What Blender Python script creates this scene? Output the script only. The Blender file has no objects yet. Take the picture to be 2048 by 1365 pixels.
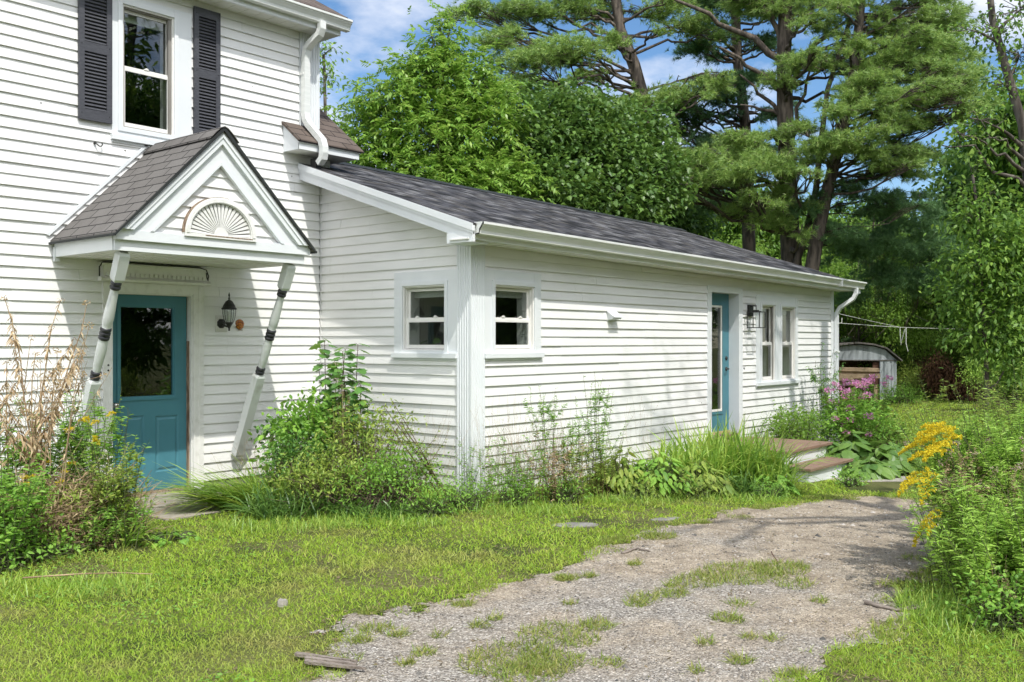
import bpy, math, random
import numpy as np
from mathutils import Vector, Matrix
# ---------------------------------------------------------------- camera, sky, sun, exposure
SC = bpy.context.scene
COL = SC.collection
CF, YAW, CH = 1934.0, math.radians(40.034), 1.55          # focal length in pixels of a 2048 wide picture, heading, eye height
cam_d = bpy.data.cameras.new("camera"); cam = bpy.data.objects.new("camera", cam_d); COL.objects.link(cam)
cam_d.sensor_width = 36.0; cam_d.lens = 36.0 * CF / 2048.0; cam_d.clip_start = 0.05; cam_d.clip_end = 2000
cam.location = (0, 0, CH); cam.rotation_euler = (math.radians(90), 0, YAW - math.radians(90))
SC.camera = cam
SUN_DIR = Vector((-0.39, -1.0, 1.63)).normalized()        # towards the sun
sun_el = math.asin(SUN_DIR.z); sun_az = math.atan2(SUN_DIR.x, SUN_DIR.y)
W = bpy.data.worlds.new("World"); SC.world = W; W.use_nodes = True
nt = W.node_tree; nt.nodes.clear()
def wn(t, **k):
    n = nt.nodes.new(t)
    for a, b in k.items(): setattr(n, a, b)
    return n
wl = nt.links.new
wo = wn('ShaderNodeOutputWorld'); bg = wn('ShaderNodeBackground'); sky = wn('ShaderNodeTexSky', sky_type='NISHITA')
sky.sun_disc = False; sky.sun_elevation = sun_el; sky.sun_rotation = sun_az
sky.air_density = 1.0; sky.dust_density = 0.4; sky.ozone_density = 3.0; sky.altitude = 100
bg.inputs['Strength'].default_value = 0.15
tc = wn('ShaderNodeTexCoord'); sep = wn('ShaderNodeSeparateXYZ'); wl(tc.outputs['Generated'], sep.inputs[0])
# clouds: the direction projected on a layer high above
mx = wn('ShaderNodeMath', operation='ADD'); mx.inputs[1].default_value = 0.22; wl(sep.outputs['Z'], mx.inputs[0])
dv = wn('ShaderNodeVectorMath', operation='DIVIDE'); cb = wn('ShaderNodeCombineXYZ')
for i in range(3): wl(mx.outputs[0], cb.inputs[i])
wl(tc.outputs['Generated'], dv.inputs[0]); wl(cb.outputs[0], dv.inputs[1])
nz = wn('ShaderNodeTexNoise'); nz.inputs['Scale'].default_value = 1.9; nz.inputs['Detail'].default_value = 9; nz.inputs['Roughness'].default_value = 0.55
wl(dv.outputs[0], nz.inputs['Vector'])
cr = wn('ShaderNodeValToRGB'); cr.color_ramp.elements[0].position = 0.53; cr.color_ramp.elements[1].position = 0.68
cr.color_ramp.elements[0].color = (0, 0, 0, 1); cr.color_ramp.elements[1].color = (0.9, 0.9, 0.9, 1)
# extra cloud cover added out of view behind the viewer, to whiten the fill
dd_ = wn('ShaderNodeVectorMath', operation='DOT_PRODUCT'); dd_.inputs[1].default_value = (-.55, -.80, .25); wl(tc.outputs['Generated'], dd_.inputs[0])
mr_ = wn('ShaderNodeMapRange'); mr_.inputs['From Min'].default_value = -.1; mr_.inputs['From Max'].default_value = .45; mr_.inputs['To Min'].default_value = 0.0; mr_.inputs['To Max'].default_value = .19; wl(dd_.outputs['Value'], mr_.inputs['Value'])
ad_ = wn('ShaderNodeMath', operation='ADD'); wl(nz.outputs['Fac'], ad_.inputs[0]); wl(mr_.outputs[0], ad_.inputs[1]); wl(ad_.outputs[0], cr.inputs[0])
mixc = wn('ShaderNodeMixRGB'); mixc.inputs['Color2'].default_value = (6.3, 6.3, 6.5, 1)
hs = wn('ShaderNodeHueSaturation'); hs.inputs['Saturation'].default_value = 1.16; hs.inputs['Value'].default_value = 0.80
wl(sky.outputs[0], hs.inputs['Color'])
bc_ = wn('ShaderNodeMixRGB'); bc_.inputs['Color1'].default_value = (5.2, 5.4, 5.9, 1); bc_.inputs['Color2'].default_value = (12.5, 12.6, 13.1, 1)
mf_ = wn('ShaderNodeMapRange'); mf_.inputs['From Min'].default_value = .0; mf_.inputs['From Max'].default_value = .6; wl(dd_.outputs['Value'], mf_.inputs['Value']); wl(mf_.outputs[0], bc_.inputs['Fac']); wl(bc_.outputs[0], mixc.inputs['Color2'])   # unseen clouds behind the viewer are made brighter to lift the shade
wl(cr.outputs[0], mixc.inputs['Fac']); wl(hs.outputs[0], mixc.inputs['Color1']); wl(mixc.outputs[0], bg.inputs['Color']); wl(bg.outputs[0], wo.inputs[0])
sl = bpy.data.lights.new("sun", 'SUN'); sl.energy = 2.9; sl.angle = math.radians(0.53); sl.color = (1.0, 0.965, 0.90)
so = bpy.data.objects.new("sun", sl); COL.objects.link(so)
so.rotation_euler = SUN_DIR.to_track_quat('Z', 'Y').to_euler(); so.location = (-6, -12, 25)
SC.view_settings.view_transform = 'Standard'; SC.view_settings.look = 'None'
SC.view_settings.exposure = 0.44; SC.view_settings.gamma = 1.0; SC.view_settings.use_curve_mapping = False
SC.render.engine = 'CYCLES'
SC.cycles.max_bounces = 7; SC.cycles.diffuse_bounces = 3; SC.cycles.glossy_bounces = 3
SC.cycles.transmission_bounces = 3; SC.cycles.transparent_max_bounces = 8; SC.cycles.caustics_reflective = False; SC.cycles.caustics_refractive = False
# ---------------------------------------------------------------- helpers
random.seed(4); RNG = np.random.default_rng(11)
FY, SX, MY = 6.540, 7.143, 8.886                          # wing front wall, wing side wall, main front wall
FW = np.array([math.cos(YAW), math.sin(YAW), 0.0]); RT = np.array([math.sin(YAW), -math.cos(YAW), 0.0]); UP = np.array([0, 0, 1.0])
def terr(x, y):
    x = np.asarray(x, float); t = np.clip((x - 6.0) / 8.0, 0, 1); s = t * t * (3 - 2 * t)
    return -0.27 * s - 0.007 * np.clip(x - 14, 0, 60)
def at(px, py, D):                                        # the point D metres in front of the viewer's place, seen at a photo pixel
    return np.array([0, 0, CH]) + FW * D + RT * (px - 1024) / CF * D + UP * (682.5 - py) / CF * D
def gat(px, py):                                          # the ground point under a photo pixel
    d = at(px, py, 1.0) - np.array([0, 0, CH]); t = CH / -d[2]
    for _ in range(12):
        p = d * t; t = (CH - float(terr(p[0], p[1]))) / -d[2]
    return np.array([d[0] * t, d[1] * t, CH + d[2] * t])
def gz(x, y): return float(terr(x, y))
def tag(o, label=None, cat=None, group=None, kind=None):
    for k, v in (('label', label), ('category', cat), ('group', group), ('kind', kind)):
        if v: o[k] = v
    return o
def empty(name, loc=(0, 0, 0), rz=0, parent=None):
    o = bpy.data.objects.new(name, None); COL.objects.link(o); o.location = loc; o.rotation_euler = (0, 0, rz)
    o.empty_display_size = 0.2
    if parent: o.parent = parent
    return o
def np_mesh(name, verts, faces, mats, parent=None, mi=None, smooth=False, loc=None):
    """verts (n,3); faces: list of int arrays (m,k); mi: list of material indices (scalar or array) per faces array"""
    me = bpy.data.meshes.new(name)
    verts = np.asarray(verts, np.float32)
    me.vertices.add(len(verts)); me.vertices.foreach_set('co', verts.ravel())
    idx = np.concatenate([f.ravel() for f in faces]).astype(np.int32)
    sizes = np.concatenate([np.full(len(f), f.shape[1], np.int32) for f in faces])
    me.loops.add(len(idx)); me.loops.foreach_set('vertex_index', idx)
    me.polygons.add(len(sizes)); starts = np.concatenate([[0], np.cumsum(sizes)[:-1]]).astype(np.int32)
    me.polygons.foreach_set('loop_start', starts)
    if mi is not None:
        m = np.concatenate([np.broadcast_to(np.asarray(a, np.int32), (len(f),)) for a, f in zip(mi, faces)])
        me.polygons.foreach_set('material_index', m.astype(np.int32))
    me.polygons.foreach_set('use_smooth', np.full(len(sizes), smooth))
    for m in mats: me.materials.append(m)
    me.update(calc_edges=True)
    o = bpy.data.objects.new(name, me); COL.objects.link(o)
    if parent: o.parent = parent
    if loc is not None: o.location = loc
    return o
class MB:
    def __init__(s, warp=None): s.v = []; s.f = []; s.m = []; s.warp = warp; s.sm = []
    def add(s, vs, fs, m=0, smooth=False):
        b = len(s.v); s.v += [tuple(map(float, v)) for v in vs]
        for f in fs: s.f.append([b + i for i in f]); s.m.append(m); s.sm.append(smooth)
    def box(s, x0, x1, y0, y1, z0, z1, m=0):
        x0, x1 = sorted((x0, x1)); y0, y1 = sorted((y0, y1)); z0, z1 = sorted((z0, z1))
        s.add([(x0, y0, z0), (x1, y0, z0), (x1, y1, z0), (x0, y1, z0), (x0, y0, z1), (x1, y0, z1), (x1, y1, z1), (x0, y1, z1)],
              [(0, 3, 2, 1), (4, 5, 6, 7), (0, 1, 5, 4), (1, 2, 6, 5), (2, 3, 7, 6), (3, 0, 4, 7)], m)
    def prism(s, pts, a0, a1, mp, m=0, smooth=False):     # closed outline pts (p,q) swept from a0 to a1; mp(a,p,q) -> xyz
        n = len(pts); vs = [mp(a0, p, q) for p, q in pts] + [mp(a1, p, q) for p, q in pts]
        s.add(vs, [[i, (i + 1) % n, n + (i + 1) % n, n + i] for i in range(n)], m, smooth)
        s.add(vs[:n], [list(range(n))[::-1]], m); s.add(vs[n:], [list(range(n))], m)
    def tube(s, path, r, sides=8, m=0, caps=True, smooth=True, squash=None):
        path = [Vector(p) for p in path]; n = len(path); rs = r if isinstance(r, (list, tuple)) else [r] * n
        vs = []; up = Vector((0, 0, 1)); prev = None
        for i, p in enumerate(path):
            t = (path[min(i + 1, n - 1)] - path[max(i - 1, 0)]).normalized()
            a = prev if prev is not None else (up if abs(t.z) < 0.9 else Vector((1, 0, 0)))
            a = (a - t * a.dot(t)).normalized(); prev = a; b = t.cross(a)
            for k in range(sides):
                th = 2 * math.pi * (k + 0.5) / sides
                sa, sb = (squash if squash else (1, 1))
                vs.append(p + a * math.cos(th) * rs[i] * sa + b * math.sin(th) * rs[i] * sb)
        fs = [[i * sides + k, i * sides + (k + 1) % sides, (i + 1) * sides + (k + 1) % sides, (i + 1) * sides + k] for i in range(n - 1) for k in range(sides)]
        s.add(vs, fs, m, smooth)
        if caps: s.add(vs[:sides], [list(range(sides))[::-1]], m); s.add(vs[-sides:], [list(range(sides))], m)
    def lathe(s, prof, c, seg=16, axis=None, m=0, smooth=True):   # prof (r, h) from c along axis
        ax = Vector(axis or (0, 0, 1)).normalized(); a = (Vector((0, 0, 1)) if abs(ax.z) < .9 else Vector((1, 0, 0)))
        a = (a - ax * a.dot(ax)).normalized(); b = ax.cross(a); c = Vector(c); vs = []
        for r, h in prof:
            for k in range(seg):
                th = 2 * math.pi * (k + .5) / seg; vs.append(c + ax * h + a * r * math.cos(th) + b * r * math.sin(th))
        fs = [[i * seg + k, i * seg + (k + 1) % seg, (i + 1) * seg + (k + 1) % seg, (i + 1) * seg + k] for i in range(len(prof) - 1) for k in range(seg)]
        s.add(vs, fs, m, smooth)
        s.add(vs[:seg], [list(range(seg))[::-1]], m); s.add(vs[-seg:], [list(range(seg))], m)
    def build(s, name, mats, parent=None, bevel=0):
        me = bpy.data.meshes.new(name); vs = [s.warp(v) for v in s.v] if s.warp else s.v
        me.from_pydata(vs, [], s.f)
        for m in (mats if isinstance(mats, (list, tuple)) else [mats]): me.materials.append(m)
        me.polygons.foreach_set('material_index', s.m); me.polygons.foreach_set('use_smooth', s.sm)
        import bmesh
        bm = bmesh.new(); bm.from_mesh(me); bmesh.ops.recalc_face_normals(bm, faces=bm.faces); bm.to_mesh(me); bm.free()
        me.update()
        o = bpy.data.objects.new(name, me); COL.objects.link(o)
        if parent: o.parent = parent
        if bevel:
            b = o.modifiers.new('bevel', 'BEVEL'); b.width = bevel; b.segments = 2; b.limit_method = 'ANGLE'; b.angle_limit = math.radians(40)
        return o
# ---------------------------------------------------------------- materials
def M_(name):
    m = bpy.data.materials.new(name); m.use_nodes = True; t = m.node_tree; p = t.nodes['Principled BSDF']
    return m, t, p
def N(t, typ, **k):
    n = t.nodes.new(typ)
    for a, b in k.items():
        if a in n.inputs.keys(): n.inputs[a].default_value = b
        else: setattr(n, a, b)
    return n
def noisy(name, c1, c2, scale=6, rough=0.6, detail=6, bump=0.0, bscale=None, spec=0.4, lo=0.3, hi=0.7, stretch=None, metal=0):
    m, t, p = M_(name); L = t.links.new
    tc = N(t, 'ShaderNodeTexCoord'); n = N(t, 'ShaderNodeTexNoise'); n.inputs['Scale'].default_value = scale; n.inputs['Detail'].default_value = detail
    src = tc.outputs['Object']
    if stretch:
        mp = N(t, 'ShaderNodeMapping'); mp.inputs['Scale'].default_value = stretch; L(src, mp.inputs[0]); src = mp.outputs[0]
    L(src, n.inputs['Vector'])
    r = N(t, 'ShaderNodeValToRGB'); e = r.color_ramp.elements; e[0].position = lo; e[1].position = hi; e[0].color = (*c1, 1); e[1].color = (*c2, 1)
    L(n.outputs['Fac'], r.inputs[0]); L(r.outputs[0], p.inputs['Base Color'])
    p.inputs['Roughness'].default_value = rough; p.inputs['Specular IOR Level'].default_value = spec; p.inputs['Metallic'].default_value = metal
    if bump:
        b = N(t, 'ShaderNodeBump'); b.inputs['Strength'].default_value = bump; b.inputs['Distance'].default_value = 0.01
        n2 = N(t, 'ShaderNodeTexNoise'); n2.inputs['Scale'].default_value = bscale or scale * 4; n2.inputs['Detail'].default_value = 4
        L(src, n2.inputs['Vector']); L(n2.outputs['Fac'], b.inputs['Height']); L(b.outputs[0], p.inputs['Normal'])
    return m
def siding_mat(name, c, dirt):
    m, t, p = M_(name); L = t.links.new
    tc = N(t, 'ShaderNodeTexCoord'); mp = N(t, 'ShaderNodeMapping'); mp.inputs['Scale'].default_value = (1.2, 1.2, 5.0); L(tc.outputs['Object'], mp.inputs[0])
    n = N(t, 'ShaderNodeTexNoise'); n.inputs['Scale'].default_value = 1.6; n.inputs['Detail'].default_value = 8; L(mp.outputs[0], n.inputs['Vector'])
    r = N(t, 'ShaderNodeValToRGB'); e = r.color_ramp.elements; e[0].position = .35; e[1].position = .65
    e[0].color = (*dirt, 1); e[1].color = (*c, 1); L(n.outputs['Fac'], r.inputs[0])
    # splash-back dirt low on the wall
    sp = N(t, 'ShaderNodeSeparateXYZ'); L(tc.outputs['Object'], sp.inputs[0])
    mr = N(t, 'ShaderNodeMapRange'); mr.inputs['From Min'].default_value = 0.0; mr.inputs['From Max'].default_value = 0.55; mr.inputs['To Min'].default_value = 0.55; mr.inputs['To Max'].default_value = 0.0
    L(sp.outputs['Z'], mr.inputs['Value'])
    n3 = N(t, 'ShaderNodeTexNoise'); n3.inputs['Scale'].default_value = 9; n3.inputs['Detail'].default_value = 8; L(tc.outputs['Object'], n3.inputs['Vector'])
    mu = N(t, 'ShaderNodeMath', operation='MULTIPLY'); L(mr.outputs[0], mu.inputs[0]); L(n3.outputs['Fac'], mu.inputs[1])
    mx = N(t, 'ShaderNodeMixRGB'); mx.inputs['Color2'].default_value = (.42, .40, .33, 1); L(mu.outputs[0], mx.inputs['Fac']); L(r.outputs[0], mx.inputs['Color1'])
    mp5 = N(t, 'ShaderNodeMapping'); mp5.inputs['Scale'].default_value = (9, 9, 1.4); L(tc.outputs['Object'], mp5.inputs[0])
    n5 = N(t, 'ShaderNodeTexNoise'); n5.inputs['Scale'].default_value = 1.5; n5.inputs['Detail'].default_value = 9; n5.inputs['Roughness'].default_value = .7; L(mp5.outputs[0], n5.inputs['Vector'])
    r5 = N(t, 'ShaderNodeMapRange'); r5.inputs['From Min'].default_value = .60; r5.inputs['From Max'].default_value = .80; r5.inputs['To Max'].default_value = .35; L(n5.outputs['Fac'], r5.inputs['Value'])
    mx5 = N(t, 'ShaderNodeMixRGB'); mx5.inputs['Color2'].default_value = (.50, .50, .44, 1); L(r5.outputs[0], mx5.inputs['Fac']); L(mx.outputs[0], mx5.inputs['Color1'])
    L(mx5.outputs[0], p.inputs['Base Color']); p.inputs['Roughness'].default_value = .42; p.inputs['Specular IOR Level'].default_value = .35
    mp2 = N(t, 'ShaderNodeMapping'); mp2.inputs['Scale'].default_value = (3, 3, 60); L(tc.outputs['Object'], mp2.inputs[0])
    n2 = N(t, 'ShaderNodeTexNoise'); n2.inputs['Scale'].default_value = 3; n2.inputs['Detail'].default_value = 3; L(mp2.outputs[0], n2.inputs['Vector'])
    n4 = N(t, 'ShaderNodeTexNoise'); n4.inputs['Scale'].default_value = 1.3; L(tc.outputs['Object'], n4.inputs['Vector'])
    ad = N(t, 'ShaderNodeMath', operation='MULTIPLY_ADD'); ad.inputs[1].default_value = 4.0; L(n4.outputs['Fac'], ad.inputs[0]); L(n2.outputs['Fac'], ad.inputs[2])
    b = N(t, 'ShaderNodeBump'); b.inputs['Strength'].default_value = .35; b.inputs['Distance'].default_value = .004; L(ad.outputs[0], b.inputs['Height']); L(b.outputs[0], p.inputs['Normal'])
    return m
def shingle_mat(name, cols, vec, row=0.143, width=0.30, mortar=(0.012, 0.011, 0.012), streak=True, msize=0.006):
    """vec: (ax, ay, az) rows: texture x and y as linear forms of object xyz"""
    m, t, p = M_(name); L = t.links.new
    tc = N(t, 'ShaderNodeTexCoord'); sp = N(t, 'ShaderNodeSeparateXYZ'); L(tc.outputs['Object'], sp.inputs[0])
    def lin(cf):
        d = N(t, 'ShaderNodeVectorMath', operation='DOT_PRODUCT'); d.inputs[1].default_value = cf; L(tc.outputs['Object'], d.inputs[0]); return d.outputs['Value']
    cb = N(t, 'ShaderNodeCombineXYZ'); L(lin(vec[0]), cb.inputs[0]); L(lin(vec[1]), cb.inputs[1])
    br = N(t, 'ShaderNodeTexBrick'); L(cb.outputs[0], br.inputs['Vector'])
    br.inputs['Scale'].default_value = 1.0; br.inputs['Brick Width'].default_value = width; br.inputs['Row Height'].default_value = row
    br.inputs['Mortar Size'].default_value = msize; br.inputs['Mortar Smooth'].default_value = .1; br.inputs['Bias'].default_value = 0.0
    br.offset = .37 if streak else .5
    br.inputs['Color1'].default_value = (0, 0, 0, 1); br.inputs['Color2'].default_value = (1, 1, 1, 1); br.inputs['Mortar'].default_value = (.5, .5, .5, 1)
    # a second, finer layer of tabs
    br2 = N(t, 'ShaderNodeTexBrick'); L(cb.outputs[0], br2.inputs['Vector']); br2.inputs['Scale'].default_value = 1.0
    br2.inputs['Brick Width'].default_value = width * .43; br2.inputs['Row Height'].default_value = row; br2.inputs['Mortar Size'].default_value = 0
    br2.inputs['Color1'].default_value = (0, 0, 0, 1); br2.inputs['Color2'].default_value = (1, 1, 1, 1); br2.offset = .23
    nz = N(t, 'ShaderNodeTexNoise'); nz.inputs['Scale'].default_value = 2.2 if streak else 1.2; nz.inputs['Detail'].default_value = 6; L(cb.outputs[0], nz.inputs['Vector'])
    sm = N(t, 'ShaderNodeMixRGB'); sm.inputs['Fac'].default_value = .5; L(br.outputs['Color'], sm.inputs['Color1']); L(br2.outputs['Color'], sm.inputs['Color2'])
    s2 = N(t, 'ShaderNodeMixRGB'); s2.inputs['Fac'].default_value = .2 if streak else .6; L(sm.outputs[0], s2.inputs['Color1']); L(nz.outputs['Fac'], s2.inputs['Color2'])
    r = N(t, 'ShaderNodeValToRGB'); e = r.color_ramp.elements
    while len(e) < len(cols): e.new(0.5)
    for i, c in enumerate(cols): e[i].position = .24 + .52 * i / (len(cols) - 1); e[i].color = (*c, 1)
    L(s2.outputs[0], r.inputs[0])
    gr = N(t, 'ShaderNodeTexNoise'); gr.inputs['Scale'].default_value = 260; gr.inputs['Detail'].default_value = 2; L(tc.outputs['Object'], gr.inputs['Vector'])
    g2 = N(t, 'ShaderNodeMixRGB', blend_type='OVERLAY'); g2.inputs['Fac'].default_value = .55; L(r.outputs[0], g2.inputs['Color1']); L(gr.outputs['Fac'], g2.inputs['Color2'])
    mo = N(t, 'ShaderNodeMixRGB'); mo.inputs['Color2'].default_value = (*mortar, 1); L(br.outputs['Fac'], mo.inputs['Fac']); L(g2.outputs[0], mo.inputs['Color1'])
    L(mo.outputs[0], p.inputs['Base Color']); p.inputs['Roughness'].default_value = .9; p.inputs['Specular IOR Level'].default_value = .2
    iv = N(t, 'ShaderNodeMath', operation='SUBTRACT'); iv.inputs[0].default_value = 1; L(br.outputs['Fac'], iv.inputs[1])
    a2 = N(t, 'ShaderNodeMath', operation='MULTIPLY_ADD'); a2.inputs[1].default_value = .8; L(br2.outputs['Color'], a2.inputs[0]); L(iv.outputs[0], a2.inputs[2])
    b = N(t, 'ShaderNodeBump'); b.inputs['Strength'].default_value = .8; b.inputs['Distance'].default_value = .006; L(a2.outputs[0], b.inputs['Height']); L(b.outputs[0], p.inputs['Normal'])
    return m
def leaf_mat(name, cols, trans=.35, rough=.5, patch=None, spec=.35, tint=None):
    """cols: colour per leaf (random per island); translucent"""
    m, t, p = M_(name); L = t.links.new
    g = N(t, 'ShaderNodeNewGeometry'); r = N(t, 'ShaderNodeValToRGB'); e = r.color_ramp.elements
    while len(e) < len(cols): e.new(.5)
    for i, c in enumerate(cols): e[i].position = i / (len(cols) - 1); e[i].color = (*c, 1)
    L(g.outputs['Random Per Island'], r.inputs[0]); src = r.outputs[0]
    if patch:                                             # wider patches of another growth colour
        tc = N(t, 'ShaderNodeTexCoord'); n = N(t, 'ShaderNodeTexNoise'); n.inputs['Scale'].default_value = patch[1]; n.inputs['Detail'].default_value = 4
        L(tc.outputs['Object'], n.inputs['Vector']); rr = N(t, 'ShaderNodeMapRange'); rr.inputs['From Min'].default_value = patch[2]; rr.inputs['From Max'].default_value = patch[3]
        L(n.outputs['Fac'], rr.inputs['Value']); mx = N(t, 'ShaderNodeMixRGB'); mx.inputs['Color2'].default_value = (*patch[0], 1); L(rr.outputs[0], mx.inputs['Fac']); L(src, mx.inputs['Color1']); src = mx.outputs[0]
    L(src, p.inputs['Base Color']); p.inputs['Roughness'].default_value = rough; p.inputs['Specular IOR Level'].default_value = spec
    if trans:
        tr = N(t, 'ShaderNodeBsdfTranslucent'); hs = N(t, 'ShaderNodeHueSaturation'); hs.inputs['Value'].default_value = 1.5; hs.inputs['Hue'].default_value = .485
        L(src, hs.inputs['Color']); L(hs.outputs[0], tr.inputs['Color'])
        ms = N(t, 'ShaderNodeMixShader'); ms.inputs[0].default_value = trans; L(p.outputs[0], ms.inputs[1]); L(tr.outputs[0], ms.inputs[2])
        L(ms.outputs[0], t.nodes['Material Output'].inputs[0])
    return m
MT = {}
MT['vinyl'] = siding_mat('white_vinyl', (.83, .83, .815), (.77, .775, .76))
MT['trim'] = noisy('white_trim', (.71, .745, .765), (.77, .795, .805), 3, .38, spec=.4)
MT['gutter'] = noisy('white_gutter', (.66, .69, .66), (.80, .81, .79), 2.2, .35, spec=.5, stretch=(1, 3, 12))
MT['soffit'] = noisy('white_soffit', (.66, .66, .61), (.74, .74, .69), 2, .5)
MT['oldpaint'] = noisy('old_white_paint', (.69, .69, .65), (.78, .78, .75), 14, .6, bump=.15, lo=.3, hi=.5)
MT['postpaint'] = noisy('worn_grey_white_paint', (.46, .47, .44), (.62, .65, .64), 9, .65, bump=.15, lo=.26, hi=.42, stretch=(1, 1, .4))
MT['blackpaint'] = noisy('black_paint', (.012, .014, .018), (.05, .05, .055), 30, .35, bump=.2)
MT['sash'] = noisy('white_window_frame', (.78, .77, .73), (.84, .83, .80), 5, .35)
MT['screenline'] = noisy('dark_track', (.02, .02, .02), (.03, .03, .03), 5, .5)
MT['shutter'] = noisy('charcoal_shutter', (.050, .052, .062), (.078, .080, .092), 22, .5, stretch=(1, 1, 6), bump=.15)
MT['teal'] = noisy('teal_door_paint', (.060, .195, .245), (.072, .225, .28), 4, .38, spec=.5)
MT['wood'] = noisy('bare_jamb_wood', (.12, .075, .05), (.36, .27, .19), 9, .8, stretch=(8, 8, .8), lo=.4, hi=.6)
MT['cedar'] = noisy('brown_stained_tread', (.18, .115, .080), (.30, .20, .145), 5, .7, stretch=(1, 14, 14), bump=.3)
MT['stone'] = noisy('stoop_concrete', (.22, .19, .16), (.40, .36, .31), 7, .9, bump=.6, bscale=60)
MT['slab'] = noisy('flat_stone', (.26, .24, .21), (.46, .43, .38), 5, .9, bump=.6, bscale=50)
MT['foundation'] = noisy('foundation_stone', (.16, .15, .14), (.28, .27, .25), 6, .9, bump=.6)
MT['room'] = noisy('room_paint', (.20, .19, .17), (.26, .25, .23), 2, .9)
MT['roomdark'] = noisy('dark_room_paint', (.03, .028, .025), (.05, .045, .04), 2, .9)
MT['curtain'] = noisy('grey_sheer_curtain', (.24, .24, .24), (.36, .36, .37), 18, .9, stretch=(3, 3, .2))
MT['paper'] = noisy('white_paper', (.7, .7, .7), (.75, .75, .75), 3, .8)
MT['pine'] = noisy('interior_pine', (.42, .29, .16), (.52, .38, .23), 6, .6, stretch=(5, 5, .6))
MT['iron'] = noisy('black_cast_metal', (.012, .012, .012), (.03, .032, .03), 40, .45, bump=.4)
MT['steel'] = noisy('knob_metal', (.55, .53, .50), (.7, .68, .65), 8, .22, metal=1)
MT['rubber'] = noisy('black_cable', (.01, .01, .01), (.02, .02, .02), 8, .5)
MT['shed'] = noisy('shed_sheet_metal', (.22, .25, .26), (.42, .46, .48), 1.6, .6, stretch=(5, 5, .5), lo=.32, hi=.55)
MT['shedroof'] = noisy('grey_shed_roof', (.09, .085, .08), (.18, .165, .15), 3, .8)
MT['rust'] = noisy('rusty_brown', (.07, .035, .022), (.16, .08, .05), 7, .85)
MT['plank'] = noisy('weathered_plank', (.30, .21, .13), (.50, .38, .25), 5, .8, stretch=(.7, 9, 9), bump=.3)
MT['void'] = noisy('dark_interior', (.012, .010, .009), (.02, .018, .016), 3, .9)
MT['rope'] = noisy('white_rope', (.55, .57, .52), (.7, .7, .66), 30, .8)
MT['bark'] = noisy('grey_brown_bark', (.055, .045, .036), (.17, .15, .125), 5, .9, stretch=(2.5, 2.5, .6), bump=1.0, bscale=9, lo=.35, hi=.65)
MT['barkred'] = noisy('dark_pine_bark', (.05, .040, .033), (.155, .125, .10), 4, .9, stretch=(2.5, 2.5, .6), bump=1.0, bscale=8, lo=.38, hi=.66)
MT['twig'] = noisy('twig', (.09, .065, .045), (.16, .12, .085), 9, .9)
MT['deadwood'] = noisy('dead_wood', (.17, .14, .115), (.34, .29, .25), 5, .9, stretch=(8, 2, 8), bump=.8)
MT['drystem'] = noisy('dry_stem', (.22, .15, .09), (.42, .31, .19), 9, .9)
MT['greenstem'] = noisy('green_stem', (.05, .07, .025), (.10, .11, .045), 9, .8)
MT['redstem'] = noisy('red_brown_stem', (.07, .03, .022), (.12, .06, .04), 9, .8)
MT['roofwing'] = shingle_mat('dark_multitone_shingles', [(.018, .018, .018), (.036, .036, .039), (.082, .082, .090), (.068, .062, .056), (.16, .159, .162)], ((1, 0, 0), (0, 1.054, 0)), row=.14, width=.34, msize=.009)
MT['roofhood'] = shingle_mat('grey_brown_shingles', [(.125, .117, .110), (.145, .137, .130), (.170, .162, .154)], ((0, 1, 0), (.707, 0, .7071)), row=.128, width=.31, streak=False, msize=.006)
MT['roofhoodr'] = shingle_mat('grey_brown_shingles_b', [(.125, .117, .110), (.145, .137, .130), (.170, .162, .154)], ((0, 1, 0), (.707, 0, -.707)), row=.128, width=.31, streak=False, msize=.006)
MT['roofbrown'] = shingle_mat('brown_shingles', [(.095, .074, .062), (.130, .104, .088), (.165, .135, .117)], ((1, 0, 0), (0, .79, .61)), row=.135, width=.33, streak=False)
MT['dripblack'] = noisy('dark_shingle_edge', (.016, .018, .018), (.03, .035, .034), 9, .7)
# glass: sees through, reflects more at a slant
def glass_mat(name, tint=(1, 1, 1), boost=.06):
    m, t, p = M_(name); L = t.links.new
    tr = N(t, 'ShaderNodeBsdfTransparent'); tr.inputs[0].default_value = (*tint, 1)
    gl = N(t, 'ShaderNodeBsdfGlossy'); gl.inputs['Roughness'].default_value = .01
    fr = N(t, 'ShaderNodeFresnel'); fr.inputs['IOR'].default_value = 1.5
    ge = N(t, 'ShaderNodeNewGeometry'); im = N(t, 'ShaderNodeMapRange'); im.inputs['To Min'].default_value = 1.5; im.inputs['To Max'].default_value = 1 / 1.5; L(ge.outputs['Backfacing'], im.inputs['Value']); L(im.outputs[0], fr.inputs['IOR'])
    ad = N(t, 'ShaderNodeMath', operation='ADD'); ad.inputs[1].default_value = boost; L(fr.outputs[0], ad.inputs[0])
    tc = N(t, 'ShaderNodeTexCoord'); n = N(t, 'ShaderNodeTexNoise'); n.inputs['Scale'].default_value = 1.6; n.inputs['Detail'].default_value = 1; L(tc.outputs['Object'], n.inputs['Vector'])
    b = N(t, 'ShaderNodeBump'); b.inputs['Strength'].default_value = .12; b.inputs['Distance'].default_value = .02; L(n.outputs['Fac'], b.inputs['Height']); L(b.outputs[0], gl.inputs['Normal'])
    ms = N(t, 'ShaderNodeMixShader'); L(ad.outputs[0], ms.inputs[0]); L(tr.outputs[0], ms.inputs[1]); L(gl.outputs[0], ms.inputs[2]); L(ms.outputs[0], t.nodes['Material Output'].inputs[0])
    return m
MT['glass'] = glass_mat('window_glass', (.80, .83, .82), .04)
MT['glasslamp'] = glass_mat('lamp_glass', (.85, .88, .86), .08)
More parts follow.
